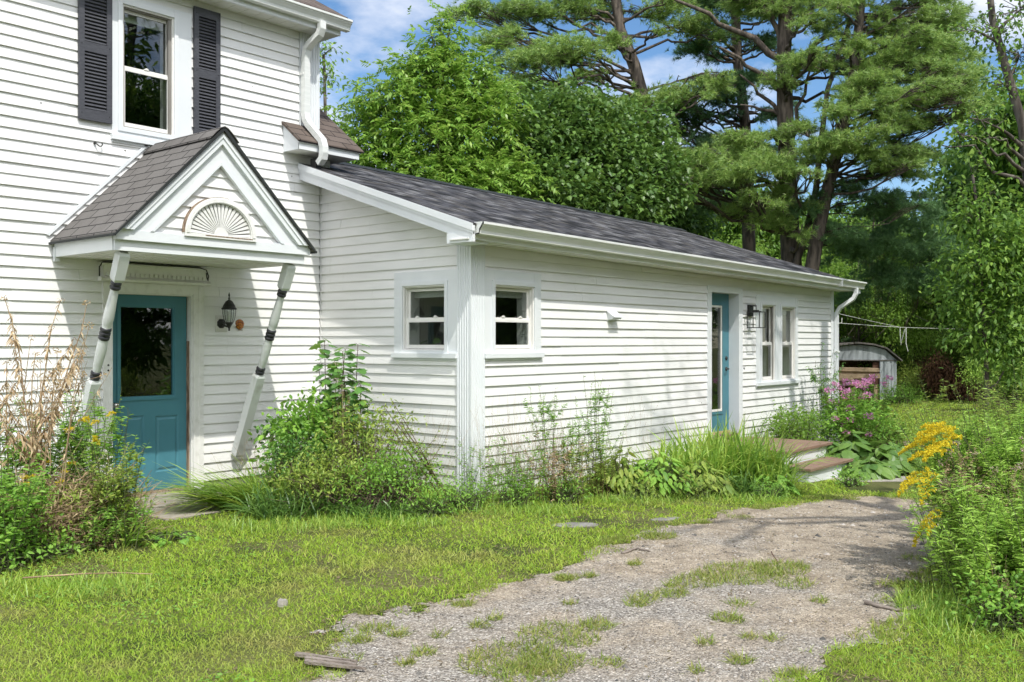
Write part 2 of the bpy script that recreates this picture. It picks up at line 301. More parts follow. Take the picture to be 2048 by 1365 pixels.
# amber reflector
m, t, p = M_('amber_reflector'); L = t.links.new
vo = N(t, 'ShaderNodeTexVoronoi'); vo.inputs['Scale'].default_value = 55; tcx = N(t, 'ShaderNodeTexCoord'); L(tcx.outputs['Object'], vo.inputs['Vector'])
rr = N(t, 'ShaderNodeValToRGB'); rr.color_ramp.elements[0].color = (.75, .30, .03, 1); rr.color_ramp.elements[1].color = (.20, .045, .004, 1); rr.color_ramp.elements[1].position = .7
L(vo.outputs['Distance'], rr.inputs[0]); L(rr.outputs[0], p.inputs['Base Color']); p.inputs['Roughness'].default_value = .2; MT['amber'] = m

# ---------------------------------------------------------------- wall siding
EXP_, LIP = .1016, .0165
def intervals(a, b, cuts):
    out = [(a, b)]
    for c, d in cuts:
        nx = []
        for p, q in out:
            if d <= p or c >= q: nx.append((p, q)); continue
            if c > p: nx.append((p, c))
            if d < q: nx.append((d, q))
        out = nx
    return [(p, q) for p, q in out if q - p > 1e-4]
def siding(mb, mp, u0, u1, z0, z1, zref, holes=(), lo=None, hi=None, seam=3.6, seed=1):
    """mp(u, w, z) -> xyz with w the distance out of the wall; holes (u0,u1,z0,z1); lo/hi: limits of u as functions of z"""
    rnd = random.Random(seed); k = math.floor((z0 - zref) / EXP_)
    while zref + k * EXP_ < z1:
        zb = zref + k * EXP_; zt = zb + EXP_; k += 1; jit = rnd.uniform(0, seam); wob = rnd.uniform(-.0008, .0008)
        ctz = sorted({max(zb, z0), min(zt, z1)} | {h for H in holes for h in H[2:4] if zb < h < zt and zb < h})
        ctz = [z for z in ctz if z0 - 1e-6 <= z <= z1 + 1e-6]
        for a, b in zip(ctz[:-1], ctz[1:]):
            if b - a < 1e-4: continue
            mid = (a + b) / 2; cuts = [(h[0], h[1]) for h in holes if h[2] < mid < h[3]]
            for p, q in intervals(u0, u1, cuts):
                # seams along the course
                xs = [p]; s = math.floor((p - jit) / seam) + 1
                while jit + s * seam < q: 
                    if jit + s * seam - p > .1: xs.append(jit + s * seam)
                    s += 1
                xs.append(q)
                for n, (pp, qq) in enumerate(zip(xs[:-1], xs[1:])):
                    off = .0030 * ((n + k) % 2) + wob
                    wa = .002 + LIP * (1 - (a - zb) / EXP_) + off; wb = .002 + LIP * (1 - (b - zb) / EXP_) + off
                    def lim(u, z):
                        if lo: u = max(u, lo(z))
                        if hi: u = min(u, hi(z))
                        return u
                    pa, qa, pb, qb = lim(pp, a), lim(qq, a), lim(pp, b), lim(qq, b); off = off
                    if qa <= pa: continue
                    if qb < pb: pb = qb = (pb + qb) / 2
                    vs = [mp(pa, wa, a), mp(qa, wa, a), mp(qb, wb, b), mp(pb, wb, b), mp(pa, 0, a), mp(qa, 0, a)]
                    fs = [(0, 1, 2, 3)]
                    if abs(a - zb) < 1e-5: fs.append((4, 5, 1, 0))
                    mb.add(vs, fs)
                    # end edges of each panel
                    mb.add([mp(pa, wa, a), mp(pb, wb, b), mp(pb, 0, b), mp(pa, 0, a)], [(0, 1, 2, 3)])
                    mb.add([mp(qa, wa, a), mp(qb, wb, b), mp(qb, 0, b), mp(qa, 0, a)], [(0, 1, 2, 3)])
fmap = lambda u, w, z: (u, FY - w, z)
smap = lambda u, w, z: (SX - w, u, z)
mmap = lambda u, w, z: (u, MY - w, z)
def mbox(mb, mp, u0, u1, w0, w1, z0, z1, m=0):
    a = mp(u0, w0, z0); b = mp(u1, w1, z1); mb.box(a[0], b[0], a[1], b[1], a[2], b[2], m)
ZM, ZF = .9974 % EXP_, 1.2949 % EXP_
RS = .3333; RY0, RZ0 = 6.24, 2.665; RIDGE = 9.85
shear = lambda v: (v[0], v[1], v[2] - .0115 * (v[0] - 6.84))
# ================================================================ THE HOUSE
house = empty('farmhouse', (7.1, 8.886, 0)); tag(house, 'white vinyl sided farmhouse with low side wing, dark shingle roofs and teal doors', 'house')
HM = house.matrix_basis.inverted() if False else None
def hp(o):                                                # parent to the house, keep the place in the world
    o.parent = house; o.location = Vector(o.location) - Vector(house.location); return o
def part(mb, name, mats, bevel=0): return hp(mb.build(name, mats, None, bevel))
def sub(mb, name, mats, parent, bevel=0): return mb.build(name, mats, parent, bevel)
# --- walls
W2 = dict(front=(7.34, 8.24, 1.40, 2.262), side=(6.72, 7.62, 1.40, 2.262))
mb = MB()
siding(mb, fmap, 7.32, 16.33, -.22, 2.56, ZF, holes=[(7.33, 8.24, 1.38, 2.27), (11.97, 12.99, -.5, 2.32), (13.45, 14.945, .87, 2.24)], seed=3)
part(mb, 'wing_front_wall', MT['vinyl'])
mb = MB(); hi_s = lambda z: 99
siding(mb, smap, 6.70, MY - .014, .04, 3.55, ZM, holes=[(6.715, 7.625, 1.38, 2.27)], lo=lambda z: max(6.70, RY0 + (z + .02 - RZ0 + .04) / RS), seam=5, seed=5)
part(mb, 'wing_side_wall', MT['vinyl'])
mb = MB()
siding(mb, mmap, -3.0, 7.11, .10, 5.12, ZM, holes=[(4.53, 5.595, -.5, 2.30), (4.62, 5.455, 3.52, 4.885), (6.82, 7.2, 3.95, 5.2)], seam=4.2, seed=9)
part(mb, 'main_front_wall', MT['vinyl'])
# outside J channel along the inner corner
mb = MB(); mb.box(SX - .022, SX + .0, MY - .022, MY + .0, .05, 3.4); mb.box(SX - .006, SX, MY - .05, MY - .022, .05, 3.4); part(mb, 'inside_corner_trim', MT['vinyl'])
# plain backing walls, rear walls and main side walls
mb = MB()
mb.box(SX + .16, SX + .20, MY + .01, 13.4, -.3, 3.3); mb.box(16.33, 16.37, FY + .02, 13.4, -.5, 2.45)
mb.box(SX + .2, 16.33, 13.36, 13.4, -.5, 2.4)
part(mb, 'wing_back_wall', MT['vinyl'])
mb = MB(); mp_r = lambda u, w, z: (7.09 + w, u, z)
siding(mb, mp_r, MY + .02, 15, 3.2, 5.15, ZM, seed=12); mb.box(6.9, 7.088, MY + .01, 15, -.1, 5.1); mb.box(-3.05, -3.0, MY, 15, -.1, 5.1); mb.box(-3.0, 7.0, 15, 15.05, -.1, 5.1)
part(mb, 'main_side_wall', MT['vinyl'])
mb = MB(); mb.box(-3.0, 4.5, MY + .02, MY + .14, -.15, .10); mb.box(5.62, 7.12, MY + .02, MY + .14, -.15, .10); mb.box(SX + .02, SX + .15, FY + .03, MY, -.2, .06); mb.box(SX + .02, 16.3, FY + .02, FY + .14, -.6, -.20)
part(mb, 'foundation', MT['foundation'])
# sheathing behind the siding with the openings left free
def backing(mb, mp, u0, u1, z0, z1, holes, w0=-.10, w1=-.002):
    us = sorted({u0, u1} | {h for H in holes for h in H[:2]}); zs = sorted({z0, z1} | {h for H in holes for h in H[2:]})
    us = [u for u in us if u0 <= u <= u1]; zs = [z for z in zs if z0 <= z <= z1]
    for a, b in zip(us[:-1], us[1:]):
        for c, d in zip(zs[:-1], zs[1:]):
            if not any(h[0] <= (a + b) / 2 <= h[1] and h[2] <= (c + d) / 2 <= h[3] for h in holes): mbox(mb, mp, a, b, w0, w1, c, d)
mb = MB()
backing(mb, fmap, SX + .1, 16.33, -.25, 2.5, [(7.47, 8.14, 1.43, 2.14), (12.06, 12.89, -.3, 2.24), (13.62, 14.06, .90, 2.11), (14.33, 14.86, .90, 2.11)])
backing(mb, smap, FY + .1, MY - .02, 0, 2.52, [(6.87, 7.50, 1.43, 2.14)])
mb.prism([(MY - .02, 2.52), (MY - .02, 3.40), (6.70, 2.66), (6.70, 2.52)], SX + .002, SX + .10, lambda a, p, q: (a, p, q))
backing(mb, mmap, -3.0, 7.05, 0, 5.1, [(4.60, 5.48, -.3, 2.03), (4.75, 5.215, 3.63, 4.77)])
part(mb, 'wall_sheathing', MT['room'])
# --- rooms behind the glass
mb = MB()
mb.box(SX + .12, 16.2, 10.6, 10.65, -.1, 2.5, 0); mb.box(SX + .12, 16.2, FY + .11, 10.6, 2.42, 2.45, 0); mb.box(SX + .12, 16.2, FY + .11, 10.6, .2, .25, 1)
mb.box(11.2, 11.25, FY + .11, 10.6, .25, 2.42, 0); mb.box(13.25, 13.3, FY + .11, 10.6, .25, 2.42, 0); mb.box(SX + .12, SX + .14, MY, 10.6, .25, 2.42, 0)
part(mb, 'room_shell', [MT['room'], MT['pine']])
mb = MB()
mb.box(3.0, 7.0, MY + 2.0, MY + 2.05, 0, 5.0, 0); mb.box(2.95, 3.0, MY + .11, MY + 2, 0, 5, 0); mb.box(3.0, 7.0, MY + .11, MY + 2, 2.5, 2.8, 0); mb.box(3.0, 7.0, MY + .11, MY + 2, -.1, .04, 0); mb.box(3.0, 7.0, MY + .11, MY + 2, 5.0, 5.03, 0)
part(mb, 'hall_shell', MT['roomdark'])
# --- fluted corner posts
def flutes(a0, a1, n, d=.010):
    out = []; st = (a1 - a0) / n
    for i in range(n):
        s = a0 + i * st; out += [(s + st * .12, 0), (s + st * .30, -d), (s + st * .70, -d), (s + st * .88, 0)]
    return out
mb = MB()
# outline in plan: front face along x, side face along y
O = .030; fx = [(SX - O + a, FY - O + -w) for a, w in flutes(.018, .21, 6)]; sy = [(SX - O - w, FY - O + a) for a, w in flutes(.018, .185, 5)]
outl = [(SX - O, FY - O)] + fx + [(SX + .182, FY - O), (SX + .182, FY + .02), (SX + .05, FY + .05), (SX + .02, FY + .165), (SX - O, FY + .165)] + sy[::-1]
mb.prism(outl, .0, 2.62, lambda a, p, q: (p, q, a)); part(mb, 'corner_post', MT['trim'])
mb = MB(); fx = [(6.825 + a, MY - O - w) for a, w in flutes(.01, .26, 7)]
mb.prism([(6.825, MY - O)] + fx + [(7.10, MY - O), (7.10, MY + .2), (6.825, MY + .0)], 3.93, 5.06, lambda a, p, q: (p, q, a)); part(mb, 'corner_post', MT['trim'])
mb = MB(); mb.box(16.33, 16.45, FY - .02, FY + .1, -.35, 2.45); part(mb, 'corner_post', MT['trim'])
# --- wing roof
mb = MB(shear)
T = .03
yz = lambda y: RZ0 + RS * (y - RY0)
def slab(mb, x0, x1, y0, y1, dz, th, m=0):
    za, zb = yz(y0) + dz, yz(y1) + dz
    mb.add([(x0, y0, za - th), (x1, y0, za - th), (x1, y1, zb - th), (x0, y1, zb - th), (x0, y0, za), (x1, y0, za), (x1, y1, zb), (x0, y1, zb)],
           [(0, 3, 2, 1), (4, 5, 6, 7), (0, 1, 5, 4), (1, 2, 6, 5), (2, 3, 7, 6), (3, 0, 4, 7)], m)
slab(mb, 6.81, 16.86, 6.205, MY - .02, .022, .02); slab(mb, 7.12, 16.86, MY - .02, RIDGE, .022, .02)
zr = yz(RIDGE) + .022
mb.add([(7.12, RIDGE, zr), (16.86, RIDGE, zr), (16.86, 13.5, zr - 1.21), (7.12, 13.5, zr - 1.21), (7.12, RIDGE, zr - .03), (16.86, RIDGE, zr - .03), (16.86, 13.5, zr - 1.24), (7.12, 13.5, zr - 1.24)], [(0, 1, 2, 3), (4, 5, 6, 7), (2, 3, 7, 6), (0, 3, 7, 4), (1, 2, 6, 5)])
rfw = part(mb, 'wing_roof', MT['roofwing'])
mb = MB(shear)                                            # ridge cap pieces
x = 7.3
while x < 16.8:
    mb.add([(x, RIDGE - .16, zr - .05), (x + .27, RIDGE - .16, zr - .043), (x + .27, RIDGE, zr + .027), (x, RIDGE, zr + .018), (x, RIDGE + .16, zr - .05), (x + .27, RIDGE + .16, zr - .043)],
           [(0, 1, 2, 3), (3, 2, 5, 4), (1, 2, 5), (0, 3, 4), (0, 1, 5, 4)]); x += .2
sub(mb, 'ridge_cap', MT['dripblack'], rfw)
mb = MB(shear); mb.box(6.82, 16.84, 6.24, 6.27, 2.525, 2.67); part(mb, 'eave_fascia', MT['gutter'])
mb = MB(shear); mb.box(6.80, 16.6, 6.262, FY - .03, 2.525, 2.535)
for i in range(60): mb.box(6.9 + i * .162, 6.905 + i * .162, 6.262, FY - .03, 2.520, 2.527)
part(mb, 'eave_soffit', MT['soffit'])
# rake boards (left, visible) in two layers, plus boxed return
mb = MB()
def rake(mb, x0, x1, ya, yb, top, bot):
    mb.add([(x0, ya, yz(ya) + bot), (x1, ya, yz(ya) + bot), (x1, yb, yz(yb) + bot), (x0, yb, yz(yb) + bot), (x0, ya, yz(ya) + top), (x1, ya, yz(ya) + top), (x1, yb, yz(yb) + top), (x0, yb, yz(yb) + top)],
           [(0, 3, 2, 1), (4, 5, 6, 7), (0, 1, 5, 4), (1, 2, 6, 5), (2, 3, 7, 6), (3, 0, 4, 7)])
rake(mb, 6.800, 6.835, 6.205, MY - .016, .018, -.052); rake(mb, 6.812, 6.84, 6.215, MY - .016, -.05, -.082); rake(mb, 6.822, 6.85, 6.225, MY - .016, -.08, -.165)
rake(mb, 6.85, SX - .02, 6.27, MY - .016, -.135, -.15)
mb.prism([(6.215, 2.50), (6.215, 2.585), (6.56, 2.60), (6.56, 2.50)], 6.818, 6.85, lambda a, p, q: (a, p, q)); mb.box(6.85, SX - .03, 6.275, 6.56, 2.500, 2.522)
part(mb, 'rake_board', MT['trim'])
mb = MB(shear); rake(mb, 16.80, 16.86, 6.21, RIDGE, .0, -.16); part(mb, 'rake_board', MT['trim'])
# gutter
GP = [(0, -.115), (.062, -.115), (.070, -.108), (.074, -.078), (.090, -.052), (.104, -.036), (.108, -.026), (.122, -.018), (.122, .004), (.108, .006), (.106, -.010), (.094, -.026), (.066, -.060), (.060, -.100), (.006, -.104), (.006, 0), (0, 0)]
def gutter(mb, x0, x1, yf, zt, warp=None):
    mb.prism([(p, q) for p, q in GP], x0, x1, lambda a, p, q: (a, yf - p, zt + q))
    for xe, s in ((x0, 1), (x1, -1)):
        mb.prism([(p, q) for p, q in GP[:9]] + [(0, .004)], xe, xe + s * .004, lambda a, p, q: (a, yf - p, zt + q))
mb = MB(shear); gutter(mb, 6.86, 16.93, 6.238, 2.685); mb.box(15.8, 15.806, 6.108, 6.238, 2.56, 2.69)
part(mb, 'gutter', MT['gutter'])
# far downspout
def rect_tube(mb, path, a=.038, b=.028, m=0): mb.tube(path, 1.0, 4, m, smooth=False, squash=(a * 1.414, b * 1.414))
mb = MB()
P1 = [(16.60, 6.19, 2.47), (16.60, 6.19, 2.37), (16.58, 6.23, 2.28), (16.50, 6.44, 2.12), (16.48, 6.485, 2.02), (16.48, 6.485, 1.9), (16.48, 6.485, -.15), (16.49, 6.44, -.25), (16.5, 6.3, -.3)]
rect_tube(mb, P1, .036, .03); dsp = part(mb, 'downspout', MT['trim'])
for z in (.5, 1.35): mb = MB(); mb.box(16.43, 16.53, 6.44, 6.52, z, z + .03); sub(mb, 'strap', MT['gutter'], dsp)
# --- main eave, gutter, downspout
mb = MB(); mb.box(-3.2, 7.22, 8.63, 8.66, 5.045, 5.20); part(mb, 'main_fascia', MT['trim'])
mb = MB(); mb.box(-3.2, 7.215, 8.66, MY + .02, 5.045, 5.06); 
for i in range(62): mb.box(-2.9 + i * .162, -2.893 + i * .162, 8.66, MY, 5.040, 5.05)
mb.box(7.12, 7.215, MY + .02, 15, 5.045, 5.06); mb.box(7.20, 7.22, 8.66, 15, 5.05, 5.2)
part(mb, 'main_soffit', MT['soffit'])
mb = MB(); gutter(mb, -3.2, 7.30, 8.628, 5.215); part(mb, 'main_gutter', MT['gutter'])
mb = MB(); mb.prism([(8.56, 5.20), (15, 8.9), (15, 8.95), (8.56, 5.25)], -3.2, 7.27, lambda a, p, q: (a, p, q)); part(mb, 'main_roof', MT['roofbrown'])
mb = MB()
P2 = [(6.90, 8.575, 5.12), (6.90, 8.575, 5.04), (6.895, 8.60, 4.98), (6.87, 8.72, 4.90), (6.865, 8.79, 4.84), (6.862, 8.805, 4.74), (6.862, 8.81, 4.12), (6.864, 8.80, 4.05), (6.868, 8.76, 3.99), (6.872, 8.62, 3.86), (6.872, 8.53, 3.78), (6.870, 8.50, 3.70), (6.870, 8.50, 3.64), (6.872, 8.515, 3.58), (6.876, 8.58, 3.53)]
rect_tube(mb, P2, .040, .032); dsp = part(mb, 'main_downspout', MT['gutter'])
mb = MB()
for i in range(7): 
    t = i / 6
mb.box(6.815, 6.92, 8.79, 8.86, 4.55, 4.575); sub(mb, 'strap', MT['gutter'], dsp)
# --- return roof over the corner (brown shingles)
mb = MB(); rs = .78; zz = lambda y: 3.775 + rs * (y - 8.586)
mb.add([(6.575, 8.565, zz(8.565)), (7.51, 8.565, zz(8.565)), (7.51, 11.0, zz(11.0)), (7.10, 11.0, zz(11.0)), (7.10, MY - .02, zz(MY - .02)), (6.575, MY - .02, zz(MY - .02)),
        (6.575, 8.565, zz(8.565) - .03), (7.51, 8.565, zz(8.565) - .03), (7.51, 11.0, zz(11.0) - .03), (7.10, 11.0, zz(11.0) - .03), (7.10, MY - .02, zz(MY - .02) - .03), (6.575, MY - .02, zz(MY - .02) - .03)],
       [(0, 1, 2, 3, 4, 5), (11, 10, 9, 8, 7, 6), (0, 1, 7, 6), (1, 2, 8, 7), (5, 0, 6, 11), (2, 3, 9, 8)])
rr_ = part(mb, 'return_roof', MT['roofbrown'])
mb = MB(); mb.prism([(8.590, 3.655), (8.590, 3.735), (MY - .016, 3.96), (MY - .016, 3.655)], 6.60, 6.62, lambda a, p, q: (a, p, q)); mb.box(6.60, 7.46, 8.588, 8.60, 3.655, 3.742); mb.box(6.59, 7.47, 8.574, 8.59, 3.722, 3.748)
mb.prism([(8.60, 3.655), (8.60, 3.74), (11, 5.60), (11, 5.5)], 7.44, 7.46, lambda a, p, q: (a, p, q))
sub(mb, 'fascia', MT['trim'], rr_).location = -Vector(house.location) * 0
mb = MB(); mb.box(6.62, 7.44, 8.60, MY, 3.655, 3.668); mb.box(7.12, 7.44, MY, 11, 3.655, 3.668); sub(mb, 'soffit', MT['soffit'], rr_)
mb = MB(); mb.box(7.12, 7.30, MY + .03, 11, 3.2, 3.655); part(mb, 'return_wall', MT['vinyl'])
mb = MB(); mb.box(6.86, 6.93, 8.62, 8.72, 3.44, 3.60); part(mb, 'roof_vent', MT['rubber'])
# --- windows
def rim(mb, mp, u0, u1, z0, z1, t, w0, w1, m=0, tb=None, tt=None):
    tb = t if tb is None else tb; tt = t if tt is None else tt
    mbox(mb, mp, u0, u0 + t, w0, w1, z0, z1, m); mbox(mb, mp, u1 - t, u1, w0, w1, z0, z1, m)
    mbox(mb, mp, u0 + t, u1 - t, w0, w1, z0, z0 + tb, m); mbox(mb, mp, u0 + t, u1 - t, w0, w1, z1 - tt, z1, m)
def window(name, mp, cas, op, zm, label=None, locks=2, sill=True):
    """cas: outer casing u0,u1,z0,z1 (z0 above sill); op: list of frame openings u0,u1,z0,z1; zm: meeting rail height"""
    mb = MB(); u0, u1, z0, z1 = cas
    us = [u0]; 
    for o in op: us += [o[0], o[1]]
    us.append(u1)
    for a, b in zip(us[::2], us[1::2]): mbox(mb, mp, a, b, -.02, .024, z0, z1)
    for o in op:
        mbox(mb, mp, o[0], o[1], -.02, .0235, o[3], z1)
        if o[2] > z0: mbox(mb, mp, o[0], o[1], -.02, .0235, z0, o[2])
        rim(mb, mp, o[0] - .045, o[1] + .045, o[2] - .03, o[3] + .045, .045, .0245, .036)
    win = part(mb, name, MT['trim'], .0015)
    if label: win['label'] = label
    for o in op:
        mb = MB(); rim(mb, mp, o[0], o[1], o[2], o[3], .016, -.09, .018)
        rim(mb, mp, o[0] + .0165, o[1] - .0165, o[2] + .0165, o[3] - .0165, .008, -.09, -.012); sub(mb, 'frame', MT['sash'], win)
        a, b = o[0] + .020, o[1] - .020
        mb = MB(); rim(mb, mp, a, b, zm - .018, o[3] - .03, .028, -.062, -.040); mbox(mb, mp, a, b, -.038, -.020, zm - .022, zm + .010)
        for q in range(locks):
            c = a + (b - a) * (.27 + .46 * q if locks == 2 else .5); mbox(mb, mp, c - .025, c + .025, -.034, -.012, zm + .0105, zm + .02); mbox(mb, mp, c - .008, c + .018, -.030, -.016, zm + .0205, zm + .030)
        rim(mb, mp, a, b, o[2] + .03, zm - .008, .030, -.036, -.014, tb=.04); sub(mb, 'sash', MT['sash'], win, .001)
        mb = MB(); mbox(mb, mp, a + .027, b - .027, -.053, -.050, zm + .008, o[3] - .055); mbox(mb, mp, a + .029, b - .029, -.027, -.024, o[2] + .068, zm - .036)
        sub(mb, 'pane', MT['glass'], win)
    for o in op:
        mb = MB(); rim(mb, mp, o[0] + .003, o[1] - .003, o[2] + .003, o[3] - .003, .02, -.20, -.0905); mbox(mb, mp, o[0] + .03, o[1] - .03, -.135, -.115, o[3] - .12, o[3] - .03); sub(mb, 'jamb_liner', MT['sash'], win)
    if sill:
        mb = MB(); mbox(mb, mp, u0 - .01, u1 + .02, -.02, .055, z0 - .052, z0 - .001); mbox(mb, mp, u0, u1, -.02, .030, z0 - .075, z0 - .0525); sub(mb, 'sill', MT['trim'], win, .002)
    return win
window('corner_window', fmap, (7.327, 8.25, 1.425, 2.277), [(7.481, 8.128, 1.44, 2.13)], 1.785)
window('side_window', smap, (6.708, 7.63, 1.425, 2.277), [(6.876, 7.495, 1.44, 2.13)], 1.785, 'small double hung window with papers behind the glass')
window('paired_window', fmap, (13.447, 14.952, .925, 2.245), [(13.63, 14.09, .935, 2.10), (14.33, 14.85, .935, 2.09)], 1.525, 'pair of narrow double hung windows with grey curtains', 1)
window('upper_window', mmap, (4.612, 5.461, 3.53, 4.89), [(4.715, 5.262, 3.60, 4.80)], 4.21, 'tall double hung window between charcoal shutters', 1)
# what shows behind the glass
mb = MB()
for a, b in ((13.55, 14.15), (14.28, 14.92)):
    n = 40; pts = [(a + (b - a) * i / n, FY + .20 + .018 * math.sin(i * 1.9) + .008 * math.sin(i * .7)) for i in range(n + 1)]
    for p, q in zip(pts[:-1], pts[1:]): mb.add([(p[0], p[1], .6), (q[0], q[1], .6), (q[0], q[1], 2.2), (p[0], p[1], 2.2)], [(0, 1, 2, 3)])
part(mb, 'curtain', MT['curtain'])
mb = MB()
mb.add([(7.55, 6.98, 1.45), (7.60, 7.12, 1.45), (7.56, 7.16, 1.66), (7.50, 7.02, 1.66)], [(0, 1, 2, 3)]); mb.add([(7.50, 7.06, 1.45), (7.60, 7.20, 1.45), (7.57, 7.25, 1.63), (7.46, 7.10, 1.63)], [(0, 1, 2, 3)])
part(mb, 'paper', MT['paper'])
mb = MB(); mb.box(8.55, 8.63, 7.47, 7.515, .25, 2.3, 0); part(mb, 'inner_door', MT['pine']); mb = MB(); mb.box(7.30, 9.6, 7.52, 7.58, .25, 2.42, 0); part(mb, 'inner_wall', MT['room']); mb = MB(); mb.box(12.4, 13.2, 8.2, 8.28, .25, 1.25, 0); mb.box(12.75, 12.85, 7.6, 8.2, .25, 1.2, 0); mb.box(12.3, 13.2, 7.5, 8.3, 1.0, 1.05, 0)
part(mb, 'cabinet', MT['pine'])
# --- shutters
def shutter(u0, u1, z0, z1):
    mb = MB(); st = .052; rim(mb, mmap, u0, u1, z0, z1, st, .018, .048, tb=.10, tt=.09); zmid = z0 + (z1 - z0) * .505
    mbox(mb, mmap, u0 + st, u1 - st, .018, .046, zmid - .045, zmid + .045); mbox(mb, mmap, u0 + st, u1 - st, .016, .022, z0 + .1, z1 - .09, 1)
    for a, b in ((z0 + .1, zmid - .045), (zmid + .045, z1 - .09)):
        n = round((b - a) / .0345)
        for i in range(n):
            zc = a + (b - a) * (i + .5) / n; h = .5 * (b - a) / n
            mb.add([mmap(u0 + st, .043, zc - h * .62), mmap(u1 - st, .043, zc - h * .62), mmap(u1 - st, .024, zc + h * .95), mmap(u0 + st, .024, zc + h * .95), mmap(u0 + st, .038, zc - h * .9), mmap(u1 - st, .038, zc - h * .9)], [(0, 1, 2, 3), (0, 4, 5, 1)])
    for u in (u0 + .026, u1 - .026):
        for z in (z0 + .06, zmid + .02, z1 - .06): mb.lathe([(.006, 0), (.005, .003)], mmap(u, .0482, z), 8, (0, -1, 0), 1)
    return part(mb, 'shutter', [MT['shutter'], MT['blackpaint']])
shutter(4.283, 4.603, 3.617, 4.975); shutter(5.479, 5.783, 3.617, 4.975)
# --- main door with casing and carved header
mb = MB()
mbox(mb, mmap, 4.525, 4.615, -.02, .026, .02, 2.115); mbox(mb, mmap, 5.475, 5.598, -.02, .026, .0, 2.115); mbox(mb, mmap, 4.615, 5.475, -.02, .025, 2.02, 2.115)
mbox(mb, mmap, 4.595, 4.615, .0265, .034, .02, 2.03); mbox(mb, mmap, 5.478, 5.50, .0265, .034, .02, 2.03); mbox(mb, mmap, 5.54, 5.56, .0265, .032, .0, 2.1)
mbox(mb, mmap, 5.462, 5.4745, -.10, .012, .06, 2.02); mbox(mb, mmap, 4.60, 4.6145, -.10, .012, .06, 2.02); mbox(mb, mmap, 4.615, 5.462, -.10, .012, 2.005, 2.0195)
dr = part(mb, 'front_door', MT['oldpaint'])
mb = MB(); mbox(mb, mmap, 5.448, 5.4615, -.095, -.02, .06, 1.55); mbox(mb, mmap, 4.6, 5.475, -.1, .04, .02, .058); sub(mb, 'jamb', [MT['wood']], dr)
mb = MB(); mbox(mb, mmap, 4.60, 5.475, -.1, .045, -.01, .050); sub(mb, 'threshold', MT['stone'], dr)
def panelled(mb, mp, u0, u1, z0, z1, w, lite, panels):
    us = sorted({u0, u1, lite[0], lite[1]} | {p[i] for p in panels for i in (0, 1)}); zs = sorted({z0, z1, lite[2], lite[3]} | {p[i] for p in panels for i in (2, 3)})
    H = [lite] + panels
    for a, b in zip(us[:-1], us[1:]):
        for c, d in zip(zs[:-1], zs[1:]):
            if not any(h[0] <= (a + b) / 2 <= h[1] and h[2] <= (c + d) / 2 <= h[3] for h in H):
                vs = [mp(a, w, c), mp(b, w, c), mp(b, w, d), mp(a, w, d)]; mb.add(vs, [(0, 1, 2, 3)])
    for p in panels:                                      # sunk moulding around a raised field
        R = []
        for ins, dd in ((0, 0), (.012, -.010), (.022, -.010), (.040, -.001)):
            R.append([mp(p[0] + ins, w + dd, p[2] + ins), mp(p[1] - ins, w + dd, p[2] + ins), mp(p[1] - ins, w + dd, p[3] - ins), mp(p[0] + ins, w + dd, p[3] - ins)])
        for r1, r2 in zip(R[:-1], R[1:]): mb.add(r1 + r2, [(i, (i + 1) % 4, 4 + (i + 1) % 4, 4 + i) for i in range(4)])
        mb.add(R[-1], [(0, 1, 2, 3)])
    rim(mb, mp, lite[0], lite[1], lite[2], lite[3], .028, w - .03, w + .012); rim(mb, mp, lite[0] + .028, lite[1] - .028, lite[2] + .028, lite[3] - .028, .012, w - .03, w + .004)
    for a, b in ((u0, u0 + .001), (u1 - .001, u1)): mbox(mb, mp, a, b, w - .04, w - .001, z0, z1)
mb = MB(); panelled(mb, mmap, 4.617, 5.448, .062, 2.003, -.055, (4.70, 5.335, .965, 1.92), [(4.735, 4.985, .24, .815), (5.105, 5.36, .24, .80)])
df = sub(mb, 'door_leaf', MT['teal'], dr)
mb = MB(); mbox(mb, mmap, 4.735, 5.30, -.075, -.071, 1.0, 1.885); sub(mb, 'pane', MT['glass'], dr)
mb = MB(); c = mmap(4.672, -.055, .93); mb.lathe([(.026, 0), (.026, .006), (.012, .010), (.011, .03), (.024, .040), (.028, .052), (.024, .064), (.010, .070)], c, 16, (0, -1, 0)); sub(mb, 'knob', MT['steel'], dr)
for z in (1.27, 1.32): mb = MB(); mb.lathe([(.010, 0), (.009, .004)], mmap(4.575, .026, z), 10, (0, -1, 0), 0); sub(mb, 'screw_hole', MT['iron'], dr)
mb = MB()
mbox(mb, mmap, 4.51, 5.615, -.0, .055, 2.12, 2.305); mbox(mb, mmap, 4.49, 5.635, .0, .07, 2.272, 2.29)
mb.prism([(.0, 2.115), (.085, 2.122), (.095, 2.14), (.075, 2.155), (.055, 2.165), (0, 2.165)], 4.475, 5.645, lambda a, p, q: mmap(a, p, q))
n = 22
for i in range(n):
    u = 4.55 + (5.575 - 4.55) * i / (n - 1); mbox(mb, mmap, u - .014, u + .014, .055, .073, 2.172, 2.205)
sub(mb, 'carved_header', MT['oldpaint'], dr, .002)
